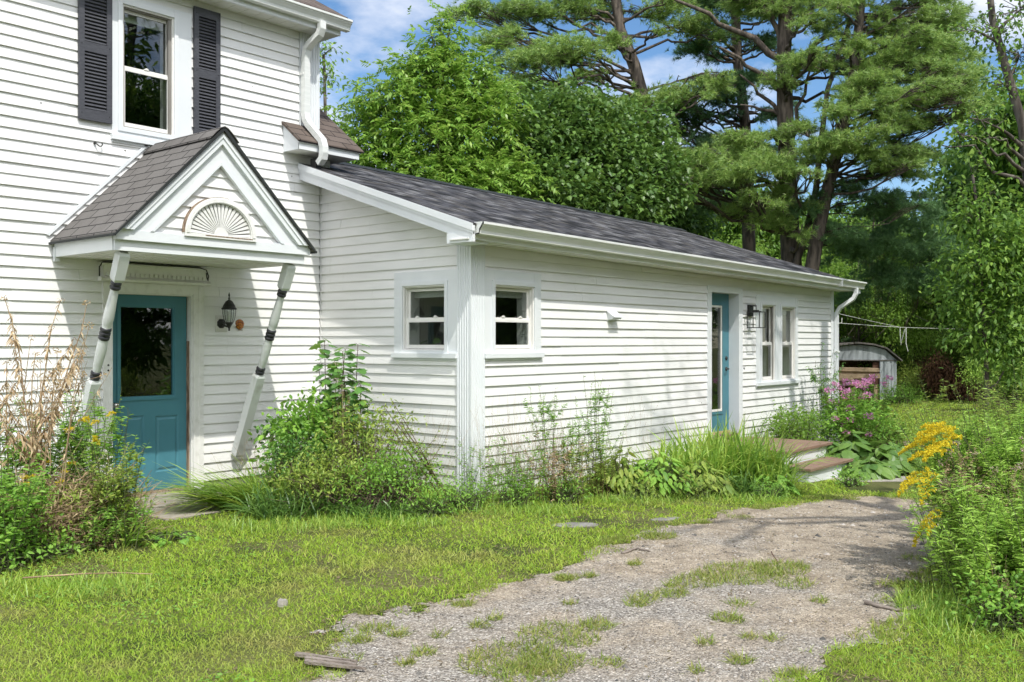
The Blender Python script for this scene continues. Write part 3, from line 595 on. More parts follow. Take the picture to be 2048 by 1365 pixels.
# --- wing door, deeply set
mb = MB()
mbox(mb, fmap, 11.958, 12.07, -.02, .026, -.15, 2.325); mbox(mb, fmap, 12.885, 13.002, -.02, .026, -.15, 2.325); mbox(mb, fmap, 12.07, 12.885, -.02, .025, 2.235, 2.325)
mbox(mb, fmap, 12.04, 12.065, -.16, -.0205, .22, 2.24); mbox(mb, fmap, 12.885, 12.91, -.17, -.0205, .22, 2.24); mbox(mb, fmap, 12.065, 12.885, -.16, -.0205, 2.235, 2.26)
mbox(mb, fmap, 12.94, 12.955, .0265, .032, -.1, 2.3)
d2 = part(mb, 'wing_door', MT['trim']); 
mb = MB(); mbox(mb, fmap, 12.065, 12.885, -.17, .03, .17, .215); sub(mb, 'threshold', MT['wood'], d2)
mb = MB(); panelled(mb, fmap, 12.068, 12.884, .22, 2.232, -.137, (12.17, 12.70, .50, 2.10), []); sub(mb, 'door_leaf', MT['teal'], d2)
mb = MB(); rim(mb, fmap, 12.21, 12.66, .54, 2.06, .030, -.150, -.128); sub(mb, 'lite_frame', MT['sash'], d2)
mb = MB(); mbox(mb, fmap, 12.235, 12.635, -.148, -.144, .565, 2.035); sub(mb, 'pane', MT['glass'], d2)
mb = MB(); c = fmap(12.80, -.137, 1.145); mb.lathe([(.03, 0), (.03, .008), (.012, .012), (.012, .045)], c, 14, (0, -1, 0)); mb.tube([fmap(12.80, -.095, 1.145), fmap(12.76, -.088, 1.145), fmap(12.70, -.090, 1.142)], .009, 8)
sub(mb, 'handle', MT['iron'], d2); mb = MB(); mb.lathe([(.03, 0), (.03, .010), (.02, .016)], fmap(12.80, -.137, 1.30), 14, (0, -1, 0)); sub(mb, 'deadbolt', MT['iron'], d2)
# --- dryer vent, wall hook, nail holes, cable
mb = MB(); mbox(mb, fmap, 9.53, 9.70, .0, .02, 1.79, 1.90)
mb.prism([(.02, 1.895), (.10, 1.835), (.10, 1.815), (.02, 1.80)], 9.53, 9.70, lambda a, p, q: fmap(a, p, q)); mb.prism([(.02, 1.905), (.125, 1.835), (.125, 1.828), (.02, 1.895)], 9.515, 9.715, lambda a, p, q: fmap(a, p, q)); part(mb, 'dryer_vent', MT['trim'])
mb = MB(); mb.lathe([(.012, 0), (.012, .02)], mmap(4.445, .014, 3.415), 8, (0, -1, 0)); mb.tube([mmap(4.445, .03, 3.415), mmap(4.455, .05, 3.40), mmap(4.47, .055, 3.385), mmap(4.49, .055, 3.385), mmap(4.505, .05, 3.405), mmap(4.505, .04, 3.42)], .006, 6); part(mb, 'wall_hook', MT['iron'])
mb = MB()
for p_, r in ((mmap(3.95, .012, 3.70), .007), (mmap(3.3, .012, 2.4), .006), (mmap(4.75, .012, 3.39), .008), (mmap(6.72, .012, 3.4), .006), (mmap(6.2, .012, 4.3), .005), (fmap(13.07, .012, 1.145), .022), (fmap(11.80, .012, .70), .012)): mb = MB(); mb.lathe([(r, 0), (r * .7, .005)], p_, 8, (0, -1, 0)); part(mb, 'nail_hole', MT['iron'])
mb = MB(); mb.tube([mmap(4.47, .06, 2.16), mmap(4.47, .06, 2.25), mmap(4.50, .065, 2.297), mmap(4.60, .07, 2.300), mmap(4.8, .08, 2.303), mmap(5.0, .075, 2.298), mmap(5.3, .07, 2.302), mmap(5.52, .07, 2.300), mmap(5.60, .07, 2.28), mmap(5.63, .065, 2.22), mmap(5.625, .06, 2.17), mmap(5.615, .06, 2.20), mmap(5.608, .06, 2.25)], .006, 6); part(mb, 'cable', MT['rubber'])
# --- porch hood on slanting turned posts
PX0, PX1, PYF, PZ = 4.075, 6.050, 7.786, 2.315; PC = 5.077
ph = MB()
# soffit panel boards
ph.box(PX0 + .02, PX1 - .02, PYF + .02, MY - .016, PZ + .004, PZ + .016)
i = 0
while PX0 + .05 + i * .1 < PX1 - .05: ph.box(PX0 + .05 + i * .1, PX0 + .056 + i * .1, PYF + .02, MY - .016, PZ - .002, PZ + .005); i += 1
hood = part(ph, 'porch_hood', MT['soffit'])
hood['label'] = 'pointed porch hood over the front door on two slanting turned posts'
mb = MB()
mb.box(PX0, PX1, PYF, PYF + .02, PZ, PZ + .09); mb.box(PX0 - .005, PX1 + .045, PYF - .035, PYF + .02, PZ + .0905, PZ + .18)
mb.box(PX0 - .012, PX0 + .012, PYF + .02, MY - .016, PZ, PZ + .155); mb.box(PX1 - .012, PX1 + .012, PYF + .02, MY - .016, PZ, PZ + .155)
mb.box(PX0 - .03, PX0 - .012, PYF - .02, MY - .016, PZ + .125, PZ + .158); mb.box(PX1 + .012, PX1 + .03, PYF + .02, MY - .016, PZ + .125, PZ + .158)
mb.box(PX0 - .02, PX0 + .03, MY - .05, MY - .016, PZ - .04, PZ + .09)
sub(mb, 'fascia', MT['trim'], hood, .002)
# gable siding and stepped bargeboards
mb = MB(); gp = lambda u, w, z: (u, PYF + .015 - w, z)
zap = 3.38
siding(mb, gp, PX0 + .05, PX1 - .05, PZ + .18, zap - .06, ZM + .03, lo=lambda z: PC - (zap - z) * .98, hi=lambda z: PC + (zap - z) * .98, seed=21, seam=9)
mb.add([(PC - .93, PYF + .016, PZ + .1), (PC + .93, PYF + .016, PZ + .1), (PC, PYF + .016, zap)], [(0, 1, 2)])
sub(mb, 'gable_wall', MT['vinyl'], hood)
def barge(mb, top, bot, w0, w1, m=0, x_end=1.03):          # boards parallel to the roof on both sides; offsets measured down from the roof plane
    c = math.sqrt(2)
    for s in (-1, 1):
        A = [(PC, 3.475 - top * c), (PC + s * x_end, 3.475 - x_end - top * c), (PC + s * x_end, 3.475 - x_end - bot * c), (PC, 3.475 - bot * c)]
        zmin = PZ + .1805
        pts = []
        A2 = []
        for (x, z) in A:
            if z < zmin:                                   # cut level on the frieze
                dx = zmin - z; x = x - s * dx; z = zmin
            A2.append((x, z))
        mb.prism(A2, PYF - w1, PYF - w0, lambda a, p, q: (p, a, q), m)
mb = MB()
barge(mb, .0, .085, .018, .062); barge(mb, .084, .20, .0, .030); barge(mb, .198, .222, .0, .042); barge(mb, .018, .045, .060, .072)
sub(mb, 'bargeboard', MT['trim'], hood)
# roof slopes
RT_ = 3.475
def hroof(s, mat):
    mb = MB(); c = .030; xe = 1.045
    A = [(PC, RT_), (PC + s * xe, RT_ - xe), (PC + s * xe, RT_ - xe + .035), (PC, RT_ + .035)]
    mb.prism(A, PYF - .085, MY - .016, lambda a, p, q: (p, a, q)); return mb
rf = sub(hroof(-1, None), 'roof', MT['roofhood'], hood); sub(hroof(1, None), 'roof', MT['roofhoodr'], hood)
mb = MB()
for s in (-1, 1):
    mb.prism([(PC, RT_ - .004), (PC + s * 1.045, RT_ - 1.049), (PC + s * 1.05, RT_ - 1.03), (PC, RT_ + .04)], PYF - .092, PYF - .0855, lambda a, p, q: (p, a, q))
    mb.prism([(PC + s * 1.035, RT_ - 1.045), (PC + s * 1.062, RT_ - 1.05), (PC + s * 1.062, RT_ - 1.03), (PC + s * 1.035, RT_ - 1.02)], PYF - .09, MY - .016, lambda a, p, q: (p, a, q))
yy = PYF - .10
while yy < MY - .05:                                      # rounded cap pieces
    prof = [(-.15, -.135), (-.09, -.07), (-.035, -.022), (0, -.010), (.035, -.022), (.09, -.07), (.15, -.135)]
    top = [(PC + a, RT_ + .048 + b) for a, b in prof]; bot = [(PC + a, RT_ + .040 + b) for a, b in prof][::-1]
    mb.prism(top + bot, yy, min(yy + .20, MY - .02), lambda a, p, q: (p, a, q), 1); yy += .19
sub(mb, 'roof_edge', [MT['dripblack'], MT['roofhood']], hood)
mb = MB(); mb.prism([(PC - .06, RT_ + .03), (PC - 1.06, RT_ - .97), (PC - 1.085, RT_ - .955), (PC - .06, RT_ + .07)], MY - .030, MY - .012, lambda a, p, q: (p, a, q)); sub(mb, 'flashing', MT['trim'], hood)
# fan ornament
mb = MB(); fz = PZ + .1825; fc = 5.075; R = .375; yf = PYF - .002
pts = [(fc + R * math.cos(math.pi * i / 32), fz + .02 + (R - .03) * math.sin(math.pi * i / 32)) for i in range(33)]
inn = [(fc + (R - .055) * math.cos(math.pi * i / 32), fz + .02 + (R - .085) * math.sin(math.pi * i / 32)) for i in range(33)]
for i in range(32):
    a, b, c, d = pts[i], pts[i + 1], inn[i + 1], inn[i]
    mb.prism([a, b, c, d], yf - .05, yf, lambda q, x, z: (x, q, z), 0)
    mb.prism([(fc + (x - fc) * .955, fz + .02 + (z - fz - .02) * .955) for x, z in (a, b)] + [(fc + (x - fc) * 1.03, fz + .02 + (z - fz - .02) * 1.03) for x, z in (c, d)], yf - .058, yf - .0505, lambda q, x, z: (x, q, z), 0)
    if i > 13 : mb.prism([(fc + (x - fc) * 1.012, fz + .02 + (z - fz - .02) * 1.012) for x, z in (a, b)] + [a, b][::-1], yf - .05, yf - .004, lambda q, x, z: (x, q, z), 2)
mb.box(fc - R, fc + R, yf - .052, yf, fz - .012, fz + .020, 0); mb.box(fc - .17, fc + .33, yf - .0535, yf - .0525, fz + .002, fz + .012, 2)
mb.box(fc - R + .05, fc + R - .05, yf - .012, yf - .0, fz + .018, fz + .019, 1)
back = [(fc + (x - fc) * 1.0, z) for x, z in inn]; mb.add([(x, yf - .012, z) for x, z in back] + [(fc, yf - .012, fz + .02)], [[i, i + 1, 33] for i in range(32)], 1)
for i in range(22):
    a0 = math.pi * (i + .16) / 22; a1 = math.pi * (i + .84) / 22; q0 = math.pi * (i + .3) / 22; q1 = math.pi * (i + .7) / 22
    ro = R - .058; rz = R - .088; ri = .06
    vs = [(fc + ri * math.cos(q0), fz + .02 + ri * math.sin(q0)), (fc + ro * math.cos(a0), fz + .02 + rz * math.sin(a0)), (fc + ro * math.cos(a1), fz + .02 + rz * math.sin(a1)), (fc + ri * math.cos(q1), fz + .02 + ri * math.sin(q1))]
    mb.prism(vs, yf - .034, yf - .0125, lambda q, x, z: (x, q, z), 0)
mb.prism([(fc + .068 * math.cos(math.pi * i / 12), fz + .0205 + .068 * math.sin(math.pi * i / 12)) for i in range(13)], yf - .047, yf - .0125, lambda q, x, z: (x, q, z), 0)
sub(mb, 'fan_ornament', [MT['oldpaint'], MT['foundation'], MT['wood']], hood)
# turned posts
def post(x):
    A = Vector((x, PYF + .065, PZ - .002)); B = Vector((x + .035, MY - .075, .34)); ax = (B - A); Ln = ax.length; ax.normalize(); mb = MB()
    side = Vector((1, 0, 0)); side = (side - ax * side.dot(ax)).normalized(); nrm = ax.cross(side)
    def sq(t0, t1, h, m=0, cham=.0):
        st = [(t0, h if not cham else h * .78), (t0 + cham, h), (t1 - cham, h), (t1, h if not cham else h * .78)] if cham else [(t0, h), (t1, h)]
        vs = []
        for t, hh in st:
            c = A + ax * Ln * t
            vs += [c + side * hh * sx + nrm * hh * sy for sx, sy in ((-1, -1), (1, -1), (1, 1), (-1, 1))]
        n = len(st)
        mb.add(vs, [[i * 4 + k, i * 4 + (k + 1) % 4, (i + 1) * 4 + (k + 1) % 4, (i + 1) * 4 + k] for i in range(n - 1) for k in range(4)], m)
        mb.add(vs[:4], [(0, 1, 2, 3)], m); mb.add(vs[-4:], [(0, 1, 2, 3)], m)
    def turn(pr, m): mb.lathe([(r, (t - pr[0][1]) * Ln) for r, t in pr], A + ax * Ln * pr[0][1], 18, ax, m)
    sq(.0, .125, .047, 0, .012); sq(.56, 1.0, .047, 0, .012)
    ring = lambda t0, t1, n, r: [(x2, t0 + (t1 - t0) * (i + f) / n) for i in range(n) for f, x2 in ((0, r * .80), (.18, r * .96), (.5, r), (.82, r * .96), (1, r * .80))]
    turn(ring(.126, .160, 2, .047), 1)
    turn([(.034, .159), (.037, .19), (.044, .25), (.047, .28), (.044, .31), (.038, .322), (.040, .326)], 0)
    turn(ring(.326, .380, 3, .049), 1)
    turn([(.040, .379), (.044, .40), (.045, .44), (.040, .49), (.035, .515), (.034, .522)], 0)
    turn(ring(.522, .556, 2, .047), 1)
    return sub(mb, 'post', [MT['postpaint'], MT['blackpaint']], hood, 0)
post(4.185); post(5.925)
for o in house.children:
    for c in o.children: pass
# ================================================================ things fixed to or standing by the house
def mountain(): pass
# ornate wall lantern
ln = empty('wall_lantern', (5.83, MY - .02, 1.72)); tag(ln, 'ornate black carriage style lantern with clear glass right of the front door', 'lantern')
O0 = Vector((5.83, MY - .02, 1.72)); LX, LY = 5.815, MY - .155
def lp(mb, name, mats, root=ln, o0=O0, bevel=0):
    mb.v = [tuple(Vector(v) - o0) for v in mb.v]; return mb.build(name, mats, root, bevel)
mb = MB(); mb.box(5.74, 5.885, MY - .022, MY - .012, 1.645, 1.82); mb.box(5.755, 5.87, MY - .032, MY - .022, 1.66, 1.805); lp(mb, 'mounting_block', MT['vinyl'], bevel=.004)
mb = MB(); mb.lathe([(.052, 0), (.052, .008), (.040, .016), (.022, .024)], (5.80, MY - .032, 1.732), 8, (0, -1, 0)); mb.tube([(5.80, MY - .05, 1.73), (5.804, MY - .09, 1.71), (5.81, LY + .02, 1.70), (LX, LY, 1.715)], .010, 8)
mb.lathe([(.004, -.045), (.012, -.038), (.008, -.03), (.010, -.02), (.018, 0), (.036, .03), (.044, .045)], (LX, LY, 1.70), 12); lp(mb, 'bracket', MT['iron'])
mb = MB()
mb.lathe([(.078, 0), (.080, .012), (.068, .022), (.060, .045), (.035, .085), (.012, .10), (.007, .11), (.014, .118), (.006, .126), (.006, .132), (.010, .15), (.002, .178)], (LX, LY, 1.878), 8)
for k in range(6):
    a = 2 * math.pi * (k + .25) / 6; ca, sa = math.cos(a), math.sin(a)
    mb.tube([(LX + ca * .042, LY + sa * .042, 1.745), (LX + ca * .058, LY + sa * .058, 1.79), (LX + ca * .066, LY + sa * .066, 1.84), (LX + ca * .066, LY + sa * .066, 1.88)], .0035, 5)
lp(mb, 'cage', MT['iron'])
mb = MB(); mb.lathe([(.038, 0), (.053, .045), (.060, .09), (.060, .13)], (LX, LY, 1.748), 12); lp(mb, 'glass', MT['glasslamp'])
mb = MB(); mb.lathe([(.012, 0), (.012, .03), (.009, .035), (.009, .09), (.002, .10)], (LX, LY, 1.75), 8); lp(mb, 'candle_bulb', MT['paper'])
# amber reflector
rf0 = Vector((6.035, MY - .016, 1.728)); am = empty('reflector_disc', rf0); tag(am, 'round amber plastic reflector on the siding beside the ornate lantern', 'reflector')
mb = MB(); mb.lathe([(.052, 0), (.052, .006), (.046, .012), (.030, .017), (.002, .019)], rf0, 22, (0, -1, 0)); lp(mb, 'lens', MT['amber'], am, rf0)
mb = MB(); mb.lathe([(.056, 0), (.056, .004), (.050, .005)], rf0 + Vector((0, .002, 0)), 22, (0, -1, 0)); mb.box(6.02, 6.07, MY - .02, MY - .014, 1.663, 1.673); lp(mb, 'rim', MT['wood'], am, rf0)
# modern box lantern by the wing door
l2 = Vector((13.24, FY - .02, 1.98)); lt = empty('box_lantern', l2); tag(lt, 'modern black open box lantern between the wing door and the paired window', 'lantern')
mb = MB(); mb.box(13.17, 13.31, FY - .045, FY - .014, 1.915, 2.085); lp(mb, 'backplate', MT['iron'], lt, l2, .002)
mb = MB(); cx, cy = 13.16, FY - .16; mb.tube([(13.24, FY - .045, 2.065), (13.2, FY - .10, 2.07), (cx, cy, 2.065)], .010, 8); mb.tube([(cx, cy, 2.065), (cx, cy, 1.985)], .006, 6); mb.box(cx - .055, cx + .055, cy - .055, cy + .055, 1.980, 1.990); mb.box(cx - .032, cx + .032, cy - .032, cy + .032, 1.990, 2.005); lp(mb, 'arm', MT['iron'], lt, l2)
mb = MB(); h = .095; q = .0055
for sx in (-1, 1):
    for sy in (-1, 1): mb.box(cx + sx * h - q, cx + sx * h + q, cy + sy * h - q, cy + sy * h + q, 1.745, 1.972)
for z in (1.740, 1.970):
    for s in (-1, 1): mb.box(cx - h + q, cx + h - q, cy + s * h - q, cy + s * h + q, z, z + .011); mb.box(cx + s * h - q, cx + s * h + q, cy - h + q, cy + h - q, z, z + .011)
mb.box(cx - h, cx + h, cy - .005, cy + .005, 1.978, 1.9795); lp(mb, 'cage', MT['iron'], lt, l2)
mb = MB(); mb.lathe([(.022, 0), (.022, .11)], (cx, cy, 1.86), 12); lp(mb, 'glass', MT['glasslamp'], lt, l2)
# brown topped steps
st0 = Vector((12.4, 5.9, -.28)); stp = empty('door_steps', st0); tag(stp, 'white boxed steps with brown stained treads below the wing door', 'steps')
mb = MB(); mb.box(11.66, 13.10, 5.26, 6.50, -.35, .115); lp(mb, 'upper_box', MT['trim'], stp, st0)
mb = MB()
for i in range(9): mb.box(11.63, 13.14, 5.215 + i * .143, 5.215 + i * .143 + .138, .115, .150)
lp(mb, 'upper_tread', MT['cedar'], stp, st0, .003)
mb = MB(); mb.box(11.56, 12.90, 4.90, 5.255, -.42, -.068); lp(mb, 'lower_box', MT['trim'], stp, st0)
mb = MB()
for i in range(3): mb.box(11.52, 12.94, 4.855 + i * .133, 4.855 + i * .133 + .128, -.068, -.034)
lp(mb, 'lower_tread', MT['cedar'], stp, st0, .003)
# slabs
def slab_stone(name, c, rx, ry, rz, seed, label, h=.05, mat='slab', sink=.02, cat='stone'):
    rnd = random.Random(seed); n = 11; pts = []
    for i in range(n):
        a = 2 * math.pi * i / n; r = 1 + rnd.uniform(-.16, .12); pts.append((rx * r * math.cos(a), ry * r * math.sin(a)))
    mb = MB(); cr_, sr_ = math.cos(rz), math.sin(rz)
    lvl = [(1.0, -sink), (1.0, h * .7), (.95, h)]
    vs = [(p * s * cr_ - q * s * sr_, p * s * sr_ + q * s * cr_, z + (rnd.uniform(-.004, .004) if k == 2 else 0)) for k, (s, z) in enumerate(lvl) for p, q in pts]
    mb.add(vs, [[k * n + i, k * n + (i + 1) % n, (k + 1) * n + (i + 1) % n, (k + 1) * n + i] for k in range(2) for i in range(n)] + [list(range(2 * n, 3 * n))])
    o = mb.build(name, MT[mat]); o.location = (c[0], c[1], gz(c[0], c[1])); tag(o, label, cat); return o
sto = MB(); sto.box(4.30, 5.75, 8.22, 8.86, -.03, .030); sto.box(4.45, 5.70, 7.62, 8.2, -.03, .018)
so_ = sto.build('door_stoop', MT['stone'], None, .006); tag(so_, 'worn pinkish stone stoop below the front door', 'stoop')
g = gat(1740, 960); slab_stone('stepping_stone', g, .80, .24, -.75, 3, 'long flat grey stone in the grass at the foot of the steps', h=.014, sink=.05)
g = gat(1150, 1052); slab_stone('stepping_stone', g, .20, .09, -.7, 5, 'flat stone half sunk in the grass near the house corner', h=.012, mat='foundation')
g = gat(1330, 1040); slab_stone('stepping_stone', g, .14, .06, -.5, 6, 'small flat stone at the lawn edge before the leafy bed', h=.012, mat='foundation')
# ================================================================ metal shed with a lumber pile
s0 = at(1715, 700, 32.0); s0[2] = gz(s0[0], s0[1]) - .1; SH = Vector(s0); rot = YAW - math.radians(90) + math.radians(-6)
shed = empty('metal_shed', SH, rot); tag(shed, 'old pale metal garden shed with curved roof and an open rusty front', 'shed')
gr0 = 1.55 - .0 - s0[2]                                    # height of eye level above the shed floor
def eh(py): return gr0 + (682.5 - py) / CF * 32.0
def ex(px): return (px - 1715) / CF * 32.0
L0, R0 = -1.9, ex(1790)
roofp = [(L0 - .1, eh(722)), (ex(1655), eh(698)), (ex(1685), eh(690.5)), (ex(1717), eh(687.5)), (ex(1745), eh(690.5)), (ex(1770), eh(698)), (ex(1800), eh(723))]
mb = MB(); mb.prism([(L0, eh(720)), (ex(1655), eh(700)), (ex(1685), eh(693)), (ex(1717), eh(690)), (ex(1745), eh(693)), (ex(1768), eh(700)), (R0, eh(720))], 0, .03, lambda a, p, q: (p, a, q)); mb.build('gable_panel', MT['shed'], shed)
mb = MB()
for (a, b), (c, d) in zip(roofp[:-1], roofp[1:]): mb.prism([(a, b), (c, d), (c, d + .05), (a, b + .05)], -.12, 3.2, lambda q, x, z: (x, q, z))
mb.box(L0, R0 + .05, -.04, .0, eh(722), eh(720)); mb.build('shed_roof', MT['shedroof'], shed)
mb = MB(); x = ex(1758); k = 0
while x < R0 - .01:
    w = .05 if k % 3 == 1 else .09; d = .0 if k % 3 == 1 else .025
    mb.box(x, min(x + w, R0), -d, .04, -.2, eh(722)); x += w; k += 1
mb.box(R0 - .02, R0, .04, 3.1, -.2, eh(722)); mb.box(L0, L0 + .02, .04, 3.1, -.2, eh(722)); mb.box(L0, R0, 3.08, 3.1, -.2, eh(722)); mb.build('shed_wall', MT['shed'], shed)
mb = MB(); mb.box(L0, ex(1758), .9, .92, -.2, eh(722), 0); mb.box(ex(1745), ex(1757), .04, .07, -.2, eh(724), 0); mb.build('inner_panel', MT['rust'], shed)
lum0 = at(1708, 760, 30.5); lum = empty('lumber_stack', (lum0[0], lum0[1], gz(lum0[0], lum0[1])), rot); tag(lum, 'stack of weathered tan boards in front of the open shed', 'lumber'); lz = lum.location.z
def eh2(py): return 1.55 - lz + (682.5 - py) / CF * 30.5
for a, b, za, zb, th, dy in ((-.95, .78, 735, 737, .11, 0), (-.95, .72, 741, 741, .15, .1), (-.95, -.05, 748, 748, .22, -.12), (-.3, .8, 749, 748, .14, .0), (-.95, .6, 758, 760, .2, .05)):
    mb = MB(); h0, h1 = eh2(za), eh2(zb); mb.add([(a, dy, h0 - th), (b, dy, h1 - th), (b, dy + .5, h1 - th), (a, dy + .5, h0 - th), (a, dy, h0), (b, dy, h1), (b, dy + .5, h1), (a, dy + .5, h0)], [(0, 3, 2, 1), (4, 5, 6, 7), (0, 1, 5, 4), (1, 2, 6, 5), (2, 3, 7, 6), (3, 0, 4, 7)]); mb.build('board', MT['plank'], lum)
mb = MB()
for x in (-.8, .0, .65): mb.box(x, x + .1, .15, .35, -.1, eh2(758) - .2)
mb.build('bearer', MT['plank'], lum)
# clothesline
c0, c1, c2 = Vector((16.47, 6.52, 1.88)), Vector(at(1800, 655, 25)), Vector(at(1985, 660, 30)); mb = MB()
def sagline(a, b, s, n=14): return [a.lerp(b, i / n) - Vector((0, 0, s * 4 * (i / n) * (1 - i / n))) for i in range(n + 1)]
P = sagline(Vector((16.47, 6.55, 1.87)), c1, .004) + sagline(c1, c2, .006)[1:]; mb.tube(P, .006, 5); mb.tube(sagline(Vector((16.47, 6.55, 2.05)), c1, .006), .005, 5)
mb.tube([c1, c1 + Vector((.02, 0, -.25)), c1 + Vector((.08, 0, -.45)), c1 + Vector((.12, 0, -.35)), c1 + Vector((.07, -.1, -.05))], .012, 5); mb.tube([c1 + Vector((.10, -.12, 0)), c1 + Vector((.10, -.12, -.42)), c1 + Vector((.16, -.15, -.62))], .012, 5)
mb.tube([(16.45, 6.47, 1.84), (16.50, 6.40, 1.87), (16.50, 6.40, 1.95)], .008, 5)
cl = mb.build('clothesline', MT['rope']); tag(cl, 'white clothesline strung from the far house corner with a dangling knot', 'clothesline')
# ================================================================ numpy plant kit
def unit(a): return a / np.maximum(np.linalg.norm(a, axis=-1, keepdims=True), 1e-9)
def rnd3(n, r=RNG): return unit(r.normal(size=(n, 3)))
ZUP = np.array([0, 0, 1.0])
def vnoise(x, y, sc=1.0, seed=0):
    x = np.asarray(x) * sc + 53.7; y = np.asarray(y) * sc + 91.3; xi = np.floor(x); yi = np.floor(y); fx = x - xi; fy = y - yi
    h = lambda a, b: np.mod(np.sin(a * 127.1 + b * 311.7 + seed * 74.7) * 43758.5453, 1.0)
    fx = fx * fx * (3 - 2 * fx); fy = fy * fy * (3 - 2 * fy)
    return (h(xi, yi) * (1 - fx) + h(xi + 1, yi) * fx) * (1 - fy) + (h(xi, yi + 1) * (1 - fx) + h(xi + 1, yi + 1) * fx) * fy
def fnoise(x, y, sc=1.0, seed=0): return .55 * vnoise(x, y, sc, seed) + .3 * vnoise(x, y, sc * 2.3, seed + 5) + .15 * vnoise(x, y, sc * 5.1, seed + 9)
class VA:
    def __init__(s): s.v = []; s.f = []; s.m = []; s.n = 0
    def add(s, v, faces, m=0):
        s.v.append(v.reshape(-1, 3)); 
        for f in faces: s.f.append(f + s.n); s.m.append(m)
        s.n += v.reshape(-1, 3).shape[0]
    def build(s, name, mats, parent=None, smooth=False, origin=None):
        v = np.concatenate(s.v)
        if origin is not None: v = v - np.asarray(origin)
        return np_mesh(name, v, s.f, mats if isinstance(mats, (list, tuple)) else [mats], parent, s.m, smooth)
def strips(va, P, D, S, L, Wd, prof, bend=0.0, m=0, curl=None):
    """flat blades: P base, D direction, S side, L length, Wd width; the last station is a point"""
    n = len(P); L = np.broadcast_to(L, (n,)); Wd = np.broadcast_to(Wd, (n,)); bend = np.broadcast_to(bend, (n,))
    cols = []
    for t, w in prof:
        c = P + D * (L * t)[:, None] - ZUP * (bend * L * t * t)[:, None]
        if t == prof[-1][0]: cols.append(c[:, None])
        else: cols.append(np.stack([c - S * (Wd * w / 2)[:, None], c + S * (Wd * w / 2)[:, None]], 1))
    V = np.concatenate(cols, 1); k = V.shape[1]; base = (np.arange(n) * k)[:, None]; fs = []
    q = [[2 * i, 2 * i + 1, 2 * i + 3, 2 * i + 2] for i in range(len(prof) - 2)]
    for a in q: fs.append(base + np.array(a)[None])
    e = 2 * (len(prof) - 2); fs.append(base + np.array([e, e + 1, e + 2])[None]); va.add(V, fs, m)
def cards(va, P, D, S, L, outline, m=0, cup=.25, bend=.15, c0=(.4, 0)):
    """leaves cut to an outline (t along, s across) as a fan, cupped and drooping"""
    n = len(P); L = np.broadcast_to(L, (n,)); Nn = unit(np.cross(D, S)); o = np.array([c0] + list(outline)); K = len(o)
    t = o[:, 0][None, :, None]; s_ = o[:, 1][None, :, None]; LL = L[:, None, None]
    V = P[:, None] + D[:, None] * LL * t + S[:, None] * LL * s_ + Nn[:, None] * LL * cup * np.abs(s_) - ZUP[None, None] * LL * bend * t * t
    base = (np.arange(n) * K)[:, None]; fs = [base + np.array([0, i, i % (K - 1) + 1])[None] for i in range(1, K)]
    va.add(V, fs, m)
def tubes(va, paths, r0, r1, m=0, sides=4):
    """paths (n,k,3), radii from r0 to r1"""
    P = np.asarray(paths, float); n, k, _ = P.shape; r0 = np.broadcast_to(r0, (n,)); r1 = np.broadcast_to(r1, (n,))
    T = np.gradient(P, axis=1); T = unit(T); ref = np.where(np.abs(T[:, :, 2:3]) > .9, np.array([1.0, 0, 0]), ZUP); A = unit(np.cross(T, ref)); B = np.cross(T, A)
    tt = np.linspace(0, 1, k)[None]; R = (r0[:, None] * (1 - tt) + r1[:, None] * tt)[:, :, None, None]
    th = 2 * np.pi * np.arange(sides) / sides
    V = P[:, :, None] + R * (A[:, :, None] * np.cos(th)[None, None, :, None] + B[:, :, None] * np.sin(th)[None, None, :, None])
    base = (np.arange(n) * k * sides)[:, None]; fs = []
    for i in range(k - 1):
        for j in range(sides): fs.append(base + np.array([i * sides + j, i * sides + (j + 1) % sides, (i + 1) * sides + (j + 1) % sides, (i + 1) * sides + j])[None])
    va.add(V, fs, m)
LEAF = [(0, .12), (.35, 1.0), (.7, .75), (1, 0)]
LEAF3 = [(0, .2), (.42, 1.0), (1, 0)]
BLADE = [(0, 1.0), (.3, .95), (.6, .75), (.85, .4), (1, 0)]
MAPLE = [(0, 0), (.05, .22), (.0, .42), (.28, .34), (.38, .55), (.55, .30), (.72, .28), (1.0, 0), (.72, -.28), (.55, -.30), (.38, -.55), (.28, -.34), (.0, -.42), (.05, -.22)]
HEART = [(0, 0), (-.08, .20), (.08, .38), (.35, .42), (.65, .28), (1.0, 0), (.65, -.28), (.35, -.42), (.08, -.38), (-.08, -.20)]
OVAL = [(0, 0), (.2, .20), (.5, .26), (.8, .14), (1.0, 0), (.8, -.14), (.5, -.26), (.2, -.20)]
def hside(D, roll=.6, r=RNG):                             # a side vector roughly level
    s = np.cross(D, ZUP); s = unit(s + 1e-4); nn = np.cross(D, s); a = r.normal(size=(len(D), 1)) * roll; return unit(s * np.cos(a) + nn * np.sin(a))
